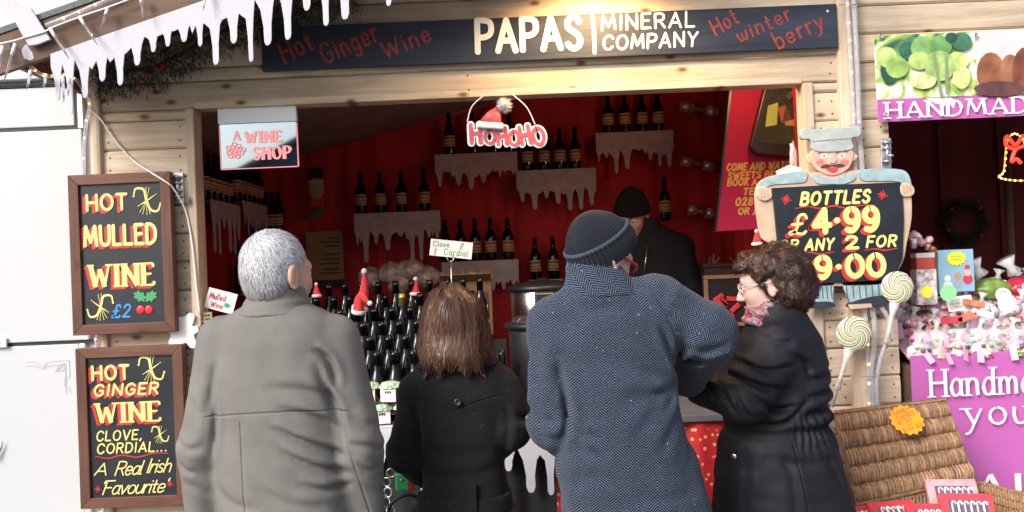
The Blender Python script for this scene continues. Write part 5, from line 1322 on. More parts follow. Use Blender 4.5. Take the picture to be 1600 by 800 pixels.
for z_, s, w in ((.016, 'These sweets', .07), (.001, 'are nut free', .085), (-.015, 'and lovely', .05)):
    mb = MB()
    for i in range(3 if w > .06 else 2): mb.tube([(-w/2 + i*w/3 + .003*j, -.0006, z_ + .003*((j*7+i) % 3 - 1)) for j in range(6)], .0009, 4)
    mb.build('scribble', mat('blue_biro', (.08, .10, .3), .6), o)
starburst(1574, 474, 16, (.80, .78, .78), .12, 'white starburst ticket beside the red sweet bag', mname='white_ticket', n=16)
o = tag(empty('sticker_disc', P(1568, 462, .16)), 'round white sticker with blue swirl above the white starburst', 'sticker')
MB().lathe([(.035, 0), (.035, .003)], 28).build('disc', M_PAPER, o, rot=(R(75), 0, 0))
MB().tube([(.02*math.cos(t*.5), -.002, .02*math.sin(t*.5)) for t in range(9)], .002, 5).build('print', mat('print_blue', (.3, .45, .7), .6), o)
for px, py, col, n_, lab in ((1510, 496, (.62, .16, .10), 'red_strip', 'red and white candy strip lying on the sweets'), (1487, 500, (.55, .05, .07), 'red_foil', 'small red foil sweet at the tray edge'), (1522, 474, (.55, .2, .12), 'orange_strip', 'striped candy roll beside the white card'), (1535, 490, (.75, .68, .72), 'white_packet', 'long white packet beside the striped roll')):
    o = MB().box(-.045, .045, -.01, .01, -.014, .014, rot=Euler((0, rg.uniform(-.5, .6), 0)).to_matrix()).build('candy_packet', mat(n_, col, .3, var=.4, vscale=30), None, loc=P(px, py, .05), bevel=.004); tag(o, lab, 'candy')
# calendar box
Yk2 = .25; c = P(1496, 456, Yk2); k2 = 1/SC(Yk2)
cal = tag(empty('advent_box', c, (0, 0, R(6))), 'tall pale blue sweet box with snowman print and yellow star', 'box')
MB().box(-.085, .085, 0, .07, 0, .19).build('carton', mat('pale_blue_carton', (.28, .50, .66), .5), cal, bevel=.002)
MB().box(-.112, -.0855, .005, .065, 0, .185).build('open_flap', mat('carton_inside', (.22, .16, .12), .8), cal)
for x, z_, r_, col, n_ in ((-.045, .03, .022, (.8, .8, .8), 'print_white'), (-.045, .062, .016, (.8, .8, .8), 'print_white'), (-.045, .047, .01, (.6, .06, .1), 'print_red'), (.005, .07, .018, (.5, .32, .2), 'print_tan'), (.005, .035, .02, (.35, .42, .5), 'print_grey'), (.052, .055, .024, (.62, .05, .05), 'print_red'), (.052, .085, .016, (.72, .5, .42), 'print_skin'), (.052, .108, .013, (.62, .05, .05), 'print_red')):
    MB().sheet([(x + r_*math.cos(t*.5236), z_ + r_*math.sin(t*.5236)) for t in range(12)], -.001 - .0004*(abs(hash(n_)) % 3 if False else len(n_) % 4)).build('print', mat(n_, col, .5), cal)
pts = [(.0 + .05*(1 if t % 2 else .8)*math.cos(math.pi*t/14), .15 + .035*(1 if t % 2 else .8)*math.sin(math.pi*t/14)) for t in range(28)]
MB().sheet(pts, -.004).build('star_ticket', mat('fluorescent_yellow', (.85, .85, .05), .6), cal)
for z_ in (.158, .145): MB().tube([(-.025 + .005*j, -.005, z_ + .003*((j*5) % 3-1)) for j in range(11)], .001, 4).build('scribble', M_INKG, cal)
# red box, green and red bags
o = tag(empty('red_gift_box', P(1442, 420, .22)), 'small red box with silver wrapped sweets on top beside the chef board', 'box')
MB().box(-.04, .04, -.03, .03, 0, .07).build('carton', mat('orange_red_carton', (.62, .10, .06), .5), o, bevel=.003); MB().box(-.041, .041, -.031, .031, .05, .0705).build('band', M_PAPER, o)
for j in range(12): MB().ball((rg.uniform(-.045, .05), rg.uniform(-.02, .02), .085 + .012*j*rg.uniform(.4, 1)), .017, 8, 6, noise=.15).build('sweet', (CELLO[j % 6] if j % 4 else mat('copper_foil', (.5, .2, .08), .3, metal=.6)), o, smooth=True)
MB().box(-.045, .045, -.035, .035, -.16, -.001).build('lower_carton', CELLO[3], o, bevel=.006)
for px, py, rx, col, n_, lab in ((1548, 448, .085, (.16, .26, .05), 'green_net_bag', 'green cellophane bag of sweets behind the tray'), (1600, 444, .09, (.42, .02, .05), 'red_net_bag', 'large red bag with white lettering behind the tray')):
    c = P(px, py, .38); o = tag(empty('sweet_sack', c), lab, 'sweet bag')
    MB().ball((0, 0, -.015), (rx*1.15, .06, .055), 20, 12, noise=.12).build('bag', mat(n_, col, .3, var=.4, vscale=16, bump=.8, bscale=30, coat=.3), o, smooth=True, subd=1)
    MB().tube([(-.04, 0, .055), (-.06, 0, .085), (-.08, 0, .12)], [.035, .018, .045], 10).build('bag_top', M_CEL, o, smooth=True)
    if px > 1590:
        mb = MB(); text(mb, 'BELFAST', .01, .0, .13, .028, weight=.16, y=-.079, arc=-.4); mb.build('lettering', M_WHITEP, o)
MB().box(-.9, 1.9, .16, .45, zf-.05, zf+.10).build('rear_ledge', W_ROOF, ct)
# bell light, wreath, prop pole
c = P(1586, 245, .1); k2 = 1/SC(.1)
bell = tag(empty('bell_light', c), 'glowing bell shaped light motif with red bow in the sweet stall', 'light')
out = catmull([(0, 0, .10), (-.03, 0, .075), (-.04, 0, .02), (-.052, 0, -.06), (-.075, 0, -.085), (-.03, 0, -.10), (.04, 0, -.105), (.09, 0, -.09), (.065, 0, -.06), (.05, 0, .02), (.035, 0, .075)], 6, True)
MB().tube(out, .0045, 6, closed=True).build('frame', mat('amber_tube', (.55, .25, .05), .3), bell, smooth=True)
for j, p in enumerate(out[::2]): MB().ball(p + Vector((0, -.005, 0)), .0045, 6, 5).build('lamp_bead', mat('amber_led', (1, .6, .2), .3, emit=(1, .5, .12), estr=2.5), bell)
bow = catmull([(0, -.008, .03), (-.04, -.008, .05), (-.035, -.008, .09), (0, -.008, .05), (.035, -.008, .09), (.045, -.008, .05), (0, -.008, .03), (-.02, -.008, -.02), (0, -.008, -.01), (.02, -.008, -.03)], 6)
MB().tube(bow, .008, 6).build('bow', mat('red_led_tube', (.8, .05, .03), .3, emit=(1, .04, .02), estr=.7), bell, smooth=True)
MB().tube([(0, 0, .10), (0, 0, .42)], .0015, 5).build('hanging_wire', M_BLACK, bell)
c = P(1506, 348, 1.64); wr = tag(empty('wreath', c), 'dark green wreath on the maroon wall of the sweet stall', 'wreath')
rg2 = random.Random(8); nd = MB()
for i in range(3500):
    a = rg2.uniform(0, 2*math.pi); rr = .115 + rg2.gauss(0, .022); b = Vector((rr*math.cos(a), rg2.gauss(0, .02)-.01, rr*math.sin(a)))
    d = Vector((rg2.gauss(0, 1), rg2.gauss(0, 1), rg2.gauss(0, 1))).normalized(); s_ = d.orthogonal().normalized()*.0016
    nd.add([b-s_, b+s_, b+d*rg2.uniform(.018, .032)], [(0, 1, 2)])
nd.build('needles', mat('dark_needles', (.012, .035, .022), .7), wr)
MB().tube([(.115*math.cos(t*.3142), 0, .115*math.sin(t*.3142)) for t in range(20)], .012, 6, closed=True).build('ring', mat('garland_stem', (.05, .04, .02), .9), wr)
for a in (45, 135, 200, 315): MB().ball((.12*math.cos(R(a)), -.035, .12*math.sin(R(a))), .011, 8, 6).build('berry', M_REDP, wr, smooth=True)
pole = MB().tube([(0, 0, .25), (0, 0, 2.3)], .022, 10).build('prop_pole', W_ROOF, None, loc=(P(1578, 350, 1.5).x, 1.5, 0), smooth=True); tag(pole, 'thin timber prop standing inside the dark sweet stall', 'post')

# ------------------------------------------------------------------ wicker hamper with candy boxes
M_WICK = mat('willow_cane', (.25, .145, .078), .55, var=.35, vscale=60)
M_WICK2 = mat('pale_willow_cane', (.36, .225, .13), .55, var=.3, vscale=60)
hq = [P(1304, 648, -.30), P(1476, 627, -.30), P(1522, 748, -.44), P(1338, 788, -.44)]   # lid corners: top left, top right, bottom right, bottom left
org = hq[3].copy()
ham = tag(empty('wicker_hamper', org), 'open wicker hamper with its lid propped against the planks', 'hamper')
def lidp(u, v, d=0):
    p = hq[3].lerp(hq[2], u).lerp(hq[0].lerp(hq[1], u), v) - org
    nrm = (hq[1]-hq[0]).cross(hq[3]-hq[0]).normalized()
    if nrm.y > 0: nrm = -nrm
    return p + nrm*d
lid = MB().tube([lidp(0, 0), lidp(0, 1), lidp(1, 1), lidp(1, 0)], .011, 8, closed=True).build('lid_frame', M_WICK, ham, smooth=True)
can = MB(); nc = 74; bands = 5
for i in range(nc):
    u = (i+.5)/nc + rg.uniform(-.002, .002)
    for b_ in range(bands):
        v0, v1 = b_/bands, (b_+1)/bands
        ph = rg.uniform(.8, 1.2)
        pts = [lidp(u + rg.uniform(-.001, .001) , v0 + (v1-v0)*t/6, (.002 + .014*math.sin(math.pi*t/6))*ph + (.004 if (i+b_) % 2 else 0)) for t in range(7)]
        can.cm = 1 if rg.random() < .35 else 0
        can.tube(pts, rg.uniform(.0032, .0046), 5)
tag(can.build('canes', [M_WICK, M_WICK2], lid, smooth=True), kind='stuff')
mb = MB()
for b_ in range(1, bands): MB().tube([lidp(t/10, b_/bands, .003) for t in range(11)], .005, 6).build('weft_cane', M_WICK, lid, smooth=True)
nr = ((hq[1]-hq[0]).cross(hq[3]-hq[0])).normalized(); nr = -nr if nr.y > 0 else nr
wv = MB()
for i in range(90):
    u = i/89; wv.tube([lidp(u-.004, 1, .012), lidp(u+.008, 1.035, .004), lidp(u+.01, 1.0, -.01)], .004, 5)
tag(wv.build('rim_weave', M_WICK, lid, smooth=True), kind='stuff')
# basket body below, with the front rim
bl, br_ = hq[3]-org, hq[2]-org
for (x0, y0, x1, y1) in ((bl.x-.02, 0, br_.x+.02, 0), (bl.x-.02, -.36, br_.x+.06, -.36), (bl.x-.02, -.36, bl.x-.02, 0), (br_.x+.02, 0, br_.x+.10, -.36)):
    wl_ = MB(); zt0 = bl.z + (.0); L_ = math.hypot(x1-x0, y1-y0); nn = max(10, int(L_/.013))
    for i in range(nn+1):
        t = i/nn; x, y = x0+(x1-x0)*t, y0+(y1-y0)*t; zb = lidp((x-bl.x)/max(.01, br_.x-bl.x), 0).z - .012
        wl_.tube([(x, y, zb-.26), (x + .003, y + .003, zb-.13), (x, y, zb)], .0055, 5)
    for zz in range(9): wl_.tube([(x0+(x1-x0)*t/30, y0+(y1-y0)*t/30, lidp((x0+(x1-x0)*t/30-bl.x)/(br_.x-bl.x), 0).z - .02 - zz*.029 + .003*(-1)**t) for t in range(31)], .005, 5)
    tag(wl_.build('basket_side', [M_WICK], ham, smooth=True), kind='stuff')
MB().box(bl.x-.02, br_.x+.08, -.36, 0, bl.z-.29, bl.z-.27).build('base', M_WICK, ham)
tb2 = tag(empty('trestle', (org.x+.2, org.y-.2, 0)), 'low wooden trestle under the wicker hamper', 'trestle')
MB().box(-.32, .34, -.26, .26, org.z-.33, org.z-.295).build('top', W_ROOF, tb2)
for sx in (-.28, .3):
    for sy in (-.2, .2): MB().box(sx-.025, sx+.025, sy-.025, sy+.025, 0, org.z-.33).build('leg', W_ROOF, tb2)
# candy cane boxes
M_CBOX = mat('candy_box_red', (.60, .05, .07), .35, var=.15, vscale=20); M_CBOXP = mat('candy_box_pink', (.72, .30, .34), .35, var=.25, vscale=30)
M_WIN = mat('box_window', (.10, .09, .14), .12, spec=.7)
for k_, (px, py, Y, rx, rz, lab) in enumerate(((1490, 772, -.56, 32, 8, 'pink candy cane box leaning at the back of the hamper'), (1512, 794, -.66, 38, 14, 'red candy cane box with clear window at the front of the hamper'), (1400, 800, -.58, 60, -4, 'red candy cane box lying under the hamper lid'), (1460, 806, -.64, 55, 6, 'red candy cane box between two others in the hamper'), (1360, 806, -.56, 62, -12, 'red candy cane box at the near end of the hamper'))):
    o = tag(empty('candy_cane_box', P(px, py, Y), (R(-rx), 0, R(-rz))), lab, 'box', 'candy cane boxes in the hamper')
    MB().box(-.085, .085, 0, .025, -.055, .055).build('carton', M_CBOXP if k_ == 0 else M_CBOX, o, bevel=.002)
    MB().box(-.06, .066, -.001, .001, -.038, .03).build('window', M_WIN, o)
    for j in range(6):
        x = -.048 + j*.02
        cn = MB().tube(catmull([(x, -.003, -.034), (x, -.003, .012), (x+.004, -.003, .022), (x+.011, -.003, .02), (x+.012, -.003, .012)], 4), .0035, 6)
        cn.build('candy_cane', M_WHITE if j % 2 else mat('cane_pink', (.75, .45, .47), .3), o, smooth=True)
st_ = starburst(1417, 656, 27, (.74, .32, .015), -.395, 'orange starburst ticket pinned on the hamper lid', n=15, mname='fluorescent_orange', rot=(R(-38), 0, 0),
          lines=[('CANDY', -4, 15, 30, 7, 18), ('CANES', 0, 7, 32, 7, 18), ('£1.20', -4, -2, 24, 6, 18), ('or', 2, -8, 9, 5, 18), ('2 for £2', 4, -14, 34, 6, 18)])
# ------------------------------------------------------------------ people: smooth bodies from blended distance fields
_rs = np.random.RandomState(4)
_TAB = _rs.rand(32, 32, 32).astype(np.float32)
def vnoise(p):
    i = np.floor(p).astype(np.int64); f_ = (p - i).astype(np.float32); f_ = f_*f_*(3-2*f_)
    x0, y0, z0 = (i[:, 0] % 32, i[:, 1] % 32, i[:, 2] % 32); x1, y1, z1 = (x0+1) % 32, (y0+1) % 32, (z0+1) % 32
    fx, fy, fz = f_[:, 0], f_[:, 1], f_[:, 2]
    def l(a, b, t): return a + (b-a)*t
    return l(l(l(_TAB[x0, y0, z0], _TAB[x1, y0, z0], fx), l(_TAB[x0, y1, z0], _TAB[x1, y1, z0], fx), fy),
             l(l(_TAB[x0, y0, z1], _TAB[x1, y0, z1], fx), l(_TAB[x0, y1, z1], _TAB[x1, y1, z1], fx), fy), fz)
def sstep(a, b, x): t = np.clip((x-a)/(b-a), 0, 1); return t*t*(3-2*t)
A_ = lambda v: np.array(v, dtype=np.float32)

def cone(a, b, ra, rb, k=.02, op='u'):
    a, b = A_(a), A_(b); ab = b-a; L2 = max(1e-9, float(ab@ab)); m = max(ra, rb)
    def f_(p):
        t = np.clip(((p-a)@ab)/L2, 0, 1); return np.linalg.norm(p - a - t[:, None]*ab, axis=1) - (ra + (rb-ra)*t)
    return dict(f=f_, lo=np.minimum(a, b)-m, hi=np.maximum(a, b)+m, k=k, op=op)
def ell(c, r, k=.02, rot=None, op='u'):
    c, r = A_(c), A_(r); Rm = A_(rot) if rot is not None else None; m = float(r.max())
    def f_(p):
        q = p - c
        if Rm is not None: q = q@Rm        # world -> local (rows of rot are world axes)
        l = np.linalg.norm(q/r, axis=1); return (l-1)*l/np.maximum(np.linalg.norm(q/(r*r), axis=1), 1e-6)
    return dict(f=f_, lo=c-m, hi=c+m, k=k, op=op)
def loft(keys, k=.02, n=2.3, op='u'):
    """keys: (z, cx, cy, a, b), from low to high"""
    keys = sorted(keys); K = np.array(keys, dtype=np.float32)
    dense = np.array([tuple(v) for v in _cat(K)], dtype=np.float32)
    zs = dense[:, 0]
    lo = A_([K[:, 1].min()-K[:, 3].max(), K[:, 2].min()-K[:, 4].max(), zs[0]]); hi = A_([K[:, 1].max()+K[:, 3].max(), K[:, 2].max()+K[:, 4].max(), zs[-1]])
    def f_(p):
        z = p[:, 2]; cx, cy, a, b = (np.interp(z, zs, dense[:, j]) for j in (1, 2, 3, 4))
        r = (np.abs((p[:, 0]-cx)/a)**n + np.abs((p[:, 1]-cy)/b)**n)**(1/n)
        d = (r-1)*np.minimum(a, b)
        return np.maximum(d, np.maximum(zs[0]-z, z-zs[-1])).astype(np.float32)
    return dict(f=f_, lo=lo, hi=hi, k=k, op=op)
def _cat(K, n=6):
    out = []
    N = len(K)
    for i in range(N-1):
        p1, p2 = K[i], K[i+1]; p0 = K[i-1] if i else p1; p3 = K[i+2] if i+2 < N else p2
        for j in range(n):
            t = j/n; v = 0.5*((2*p1)+(p2-p0)*t+(2*p0-5*p1+4*p2-p3)*t*t+(3*p1-p0-3*p2+p3)*t**3); v[0] = p1[0]+(p2[0]-p1[0])*t
            out.append(v)
    out.append(K[-1]); return out
def blend(D, d, k, op):
    if op == 'u':
        h = np.clip(.5+.5*(D-d)/k, 0, 1); return D*(1-h)+d*h-k*h*(1-h)
    d = -d; h = np.clip(.5-.5*(D-d)/k, 0, 1)
    return D*(1-h)+d*h+k*h*(1-h)
def field(prims, disp=None):
    def f_(p):
        D = np.full(len(p), 1.0, np.float32)
        for q in prims: D = blend(D, q['f'](p), q['k'], q['op'])
        if disp is not None: D = D + disp(p)
        return D
    return f_
def polygonize(prims, h, disp=None):
    us = [q for q in prims if q['op'] == 'u']
    lo = np.min([q['lo'] for q in us], axis=0) - .04; hi = np.max([q['hi'] for q in us], axis=0) + .04
    n = np.ceil((hi-lo)/h).astype(int)+1
    ax = [lo[i]+h*np.arange(n[i], dtype=np.float32) for i in range(3)]
    D = np.full(n, 1.0, np.float32)
    for q in prims:
        mg = q['k']+.035
        s = [slice(max(0, int((q['lo'][i]-mg-lo[i])/h)), min(n[i], int((q['hi'][i]+mg-lo[i])/h)+2)) for i in range(3)]
        X, Y_, Z = np.meshgrid(ax[0][s[0]], ax[1][s[1]], ax[2][s[2]], indexing='ij')
        p = np.stack([X.ravel(), Y_.ravel(), Z.ravel()], 1).astype(np.float32)
        d = q['f'](p).reshape(X.shape)
        D[s[0], s[1], s[2]] = blend(D[s[0], s[1], s[2]], d, q['k'], q['op'])
    if disp is not None:
        m = np.abs(D) < .045; I = np.argwhere(m)
        p = (lo + I*h).astype(np.float32); D[m] += disp(p).astype(np.float32)
    S = D < 0
    c = [S[a:n[0]-1+a, b:n[1]-1+b, e:n[2]-1+e] for a in (0, 1) for b in (0, 1) for e in (0, 1)]
    cnt = sum(x.astype(np.int8) for x in c); act = (cnt > 0) & (cnt < 8); I = np.argwhere(act)
    acc = np.zeros((len(I), 3), np.float32); num = np.zeros(len(I), np.float32)
    corners = [(a, b, e) for a in (0, 1) for b in (0, 1) for e in (0, 1)]
    for i1, a in enumerate(corners):
        for b in corners[i1+1:]:
            if sum(abs(a[j]-b[j]) for j in range(3)) != 1: continue
            da = D[I[:, 0]+a[0], I[:, 1]+a[1], I[:, 2]+a[2]]; db = D[I[:, 0]+b[0], I[:, 1]+b[1], I[:, 2]+b[2]]
            x = (da < 0) != (db < 0); t = np.where(x, da/np.where(x, da-db, 1), 0)
            acc += np.where(x[:, None], A_(a)+t[:, None]*(A_(b)-A_(a)), 0); num += x
    V = lo + (I + acc/num[:, None])*h
    idx = np.full(act.shape, -1, np.int64); idx[act] = np.arange(len(I))
    Q = []
    for axis in range(3):
        o1, o2 = [(1, 2), (2, 0), (0, 1)][axis]
        sl0 = [slice(None)]*3; sl1 = [slice(None)]*3; sl0[axis] = slice(0, -1); sl1[axis] = slice(1, None)
        ch = S[tuple(sl0)] != S[tuple(sl1)]; E_ = np.argwhere(ch)
        ok = (E_[:, o1] > 0) & (E_[:, o2] > 0) & (E_[:, o1] < n[o1]-1) & (E_[:, o2] < n[o2]-1); E_ = E_[ok]
        def at(d1, d2):
            q = E_.copy(); q[:, o1] -= d1; q[:, o2] -= d2; return idx[q[:, 0], q[:, 1], q[:, 2]]
        quad = np.stack([at(1, 1), at(0, 1), at(0, 0), at(1, 0)], 1)
        ins = S[E_[:, 0], E_[:, 1], E_[:, 2]]
        quad[~ins] = quad[~ins][:, ::-1]
        Q.append(quad)
    return V, np.concatenate(Q)
def np_mesh(name, V, Q, material, attrs=None, smooth=True):
    me = bpy.data.meshes.new(name); me.from_pydata(np.asarray(V).tolist(), [], np.asarray(Q).tolist()); me.update()
    for m_ in (material if isinstance(material, (list, tuple)) else [material]): me.materials.append(m_)
    if smooth: me.polygons.foreach_set('use_smooth', [True]*len(me.polygons))
    for nm, arr in (attrs or {}).items():
        arr = np.asarray(arr, np.float32)
        if arr.ndim == 2:
            at = me.attributes.new(nm, 'FLOAT_VECTOR', 'POINT'); at.data.foreach_set('vector', arr.ravel())
        else:
            at = me.attributes.new(nm, 'FLOAT', 'POINT'); at.data.foreach_set('value', arr)
    return me
def normals(f_, p, e=.002):
    g_ = np.stack([f_(p+A_([e, 0, 0]))-f_(p-A_([e, 0, 0])), f_(p+A_([0, e, 0]))-f_(p-A_([0, e, 0])), f_(p+A_([0, 0, e]))-f_(p-A_([0, 0, e]))], 1)
    return g_/np.maximum(np.linalg.norm(g_, axis=1), 1e-6)[:, None]
def strands(f_, p, flow, length, segs, width, seed, lift=0.0, off=.004, jitter=.25, curl=0.0, stick=1.0):
    """ribbons that follow a flow over the surface of f_; returns V, Q, tone"""
    rs = np.random.RandomState(seed); N = len(p); p = p.astype(np.float32).copy()
    L = length*(.6+.6*rs.rand(N)); st = L/segs; o = off*(.1+1.8*rs.rand(N))
    jit = rs.normal(0, jitter, (N, 3)).astype(np.float32); ph = rs.rand(N)*6.28; tone = rs.rand(N).astype(np.float32)
    rows = []
    for s in range(segs+1):
        n_ = normals(f_, p); fl = flow(p)+jit
        if curl: fl = fl + curl*np.stack([np.sin(ph+s*1.3), np.cos(ph*1.7+s*1.1), np.sin(ph*.6+s*1.5)], 1)
        d = fl - n_*(np.sum(fl*n_, 1)*stick)[:, None] + n_*lift; d /= np.maximum(np.linalg.norm(d, axis=1), 1e-6)[:, None]
        side = np.cross(n_, d); side /= np.maximum(np.linalg.norm(side, axis=1), 1e-6)[:, None]
        w = width*(1-.75*(s/segs)**2)*(.7+.6*tone)
        rows.append((p - side*w[:, None]/2, p + side*w[:, None]/2))
        if s < segs:
            p = p + d*st[:, None]
            dd = f_(p); n2 = normals(f_, p)
            corr = np.where(dd < o, o-dd, (o-dd)*stick*.8) if not lift else np.where(dd < o, o-dd, 0)
            p = p + n2*corr[:, None]
    V = np.stack([x for r_ in rows for x in r_], 1).reshape(-1, 3); m = 2*(segs+1)
    base = (np.arange(N)*m)[:, None]
    Q = np.concatenate([base + np.array([2*s, 2*s+1, 2*s+3, 2*s+2])[None] for s in range(segs)])
    return V, Q, np.repeat(tone, m)

# materials of the people
M_SKIN = mat('skin', (.58, .34, .26), .5, sss=.12, var=.08, vscale=30)
M_SKINL = mat('fair_skin', (.62, .38, .32), .5, sss=.12, var=.08, vscale=30)
def hairmat(name, c1, c2, c3, rough=.42):
    m_ = bpy.data.materials.new(name); m_.use_nodes = True; N, L, b = nodes_of(m_)
    at = N.new('ShaderNodeAttribute'); at.attribute_name = 'tone'; cr = N.new('ShaderNodeValToRGB')
    e = cr.color_ramp.elements; e[0].color = (*c1, 1); e[1].color = (*c3, 1); x = e.new(.55); x.color = (*c2, 1)
    L.new(at.outputs['Fac'], cr.inputs[0]); L.new(cr.outputs[0], b.inputs['Base Color']); b.inputs['Roughness'].default_value = rough; b.inputs['Specular IOR Level'].default_value = .45
    return m_
H_GREY = hairmat('silver_hair', (.17, .17, .18), (.42, .42, .44), (.70, .70, .72), .55)
H_BROWN = hairmat('brown_hair', (.032, .014, .009), (.095, .044, .026), (.20, .105, .065), .42)
H_DARK = hairmat('dark_brown_hair', (.014, .007, .006), (.050, .024, .018), (.12, .060, .044), .42)
def cloth(name, col, rough=.85, weave=.0025, bump=.25, sheen=0, seams=(), fleck=None, spec=.3, seam_depth=.6, wrinkle=(10, .1)):
    """woven cloth; seams are stitched lines carried by vertex attributes"""
    m_ = bpy.data.materials.new(name); m_.use_nodes = True; N, L, b = nodes_of(m_)
    b.inputs['Roughness'].default_value = rough; b.inputs['Specular IOR Level'].default_value = spec; b.inputs['Sheen Weight'].default_value = sheen
    tc = N.new('ShaderNodeTexCoord'); nz = N.new('ShaderNodeTexNoise'); nz.inputs['Scale'].default_value = 1/weave; nz.inputs['Detail'].default_value = 3; L.new(tc.outputs['Object'], nz.inputs['Vector'])
    n2 = N.new('ShaderNodeTexNoise'); n2.inputs['Scale'].default_value = 7; n2.inputs['Detail'].default_value = 6; L.new(tc.outputs['Object'], n2.inputs['Vector'])
    hs = N.new('ShaderNodeHueSaturation'); hs.inputs['Color'].default_value = (*col, 1); mr = N.new('ShaderNodeMapRange'); mr.inputs['From Min'].default_value = .3; mr.inputs['From Max'].default_value = .7; mr.inputs['To Min'].default_value = .86; mr.inputs['To Max'].default_value = 1.12
    L.new(n2.outputs['Fac'], mr.inputs['Value']); L.new(mr.outputs[0], hs.inputs['Value'])
    out = hs.outputs[0]
    if fleck:
        vo = N.new('ShaderNodeTexVoronoi'); vo.inputs['Scale'].default_value = fleck[1]; L.new(tc.outputs['Object'], vo.inputs['Vector'])
        sp = N.new('ShaderNodeSeparateColor'); L.new(vo.outputs['Color'], sp.inputs[0])
        g1 = N.new('ShaderNodeMath'); g1.operation = 'GREATER_THAN'; g1.inputs[1].default_value = fleck[2]; L.new(sp.outputs[0], g1.inputs[0])
        l1 = N.new('ShaderNodeMath'); l1.operation = 'LESS_THAN'; l1.inputs[1].default_value = .28; L.new(vo.outputs['Distance'], l1.inputs[0])
        mu = N.new('ShaderNodeMath'); mu.operation = 'MULTIPLY'; L.new(g1.outputs[0], mu.inputs[0]); L.new(l1.outputs[0], mu.inputs[1])
        mx = N.new('ShaderNodeMix'); mx.data_type = 'RGBA'; mx.inputs[7].default_value = (*fleck[0], 1); L.new(mu.outputs[0], mx.inputs[0]); L.new(out, mx.inputs[6]); out = mx.outputs[2]
    L.new(out, b.inputs['Base Color'])
    bp = N.new('ShaderNodeBump'); bp.inputs['Strength'].default_value = bump; bp.inputs['Distance'].default_value = .0015; L.new(nz.outputs['Fac'], bp.inputs['Height'])
    wv_ = N.new('ShaderNodeTexNoise'); wv_.inputs['Scale'].default_value = wrinkle[0]; wv_.inputs['Detail'].default_value = 3; wv_.inputs['Distortion'].default_value = 1.4; L.new(tc.outputs['Object'], wv_.inputs['Vector'])
    rd = N.new('ShaderNodeMath'); rd.operation = 'PINGPONG'; rd.inputs[1].default_value = .25; L.new(wv_.outputs['Fac'], rd.inputs[0])
    bw = N.new('ShaderNodeBump'); bw.inputs['Strength'].default_value = wrinkle[1]; bw.inputs['Distance'].default_value = .035; L.new(rd.outputs[0], bw.inputs['Height']); L.new(bp.outputs[0], bw.inputs['Normal'])
    prev = bw
    for s in seams:
        at = N.new('ShaderNodeAttribute'); at.attribute_name = s
        ab = N.new('ShaderNodeMath'); ab.operation = 'ABSOLUTE'; L.new(at.outputs['Fac'], ab.inputs[0])
        ms = N.new('ShaderNodeMapRange'); ms.interpolation_type = 'SMOOTHSTEP'; ms.inputs['From Min'].default_value = 0; ms.inputs['From Max'].default_value = .006; L.new(ab.outputs[0], ms.inputs['Value'])
        b2_ = N.new('ShaderNodeBump'); b2_.inputs['Strength'].default_value = seam_depth; b2_.inputs['Distance'].default_value = .006; L.new(ms.outputs[0], b2_.inputs['Height']); L.new(prev.outputs[0], b2_.inputs['Normal']); prev = b2_
    L.new(prev.outputs[0], b.inputs['Normal'])
    return m_
C_PARKA = cloth('taupe_cotton', (.156, .150, .142), .82, .0022, .2, seams=('seam_a', 'seam_b'), wrinkle=(6, .12))
C_WOOL = cloth('black_wool', (.0075, .007, .0085), .95, .003, .8, sheen=.03, seams=('seam_a',), fleck=((.06, .045, .035), 130, .95))
C_NYLON = cloth('black_nylon', (.010, .011, .016), .66, .0012, .12, spec=.24, seams=('seam_a',), wrinkle=(9, .22))
C_FLEECE = cloth('black_softshell', (.010, .010, .012), .85, .003, .3)
C_TROUS = cloth('dark_trousers', (.02, .02, .028), .85)
C_SHOE = mat('black_leather', (.012, .011, .011), .4)
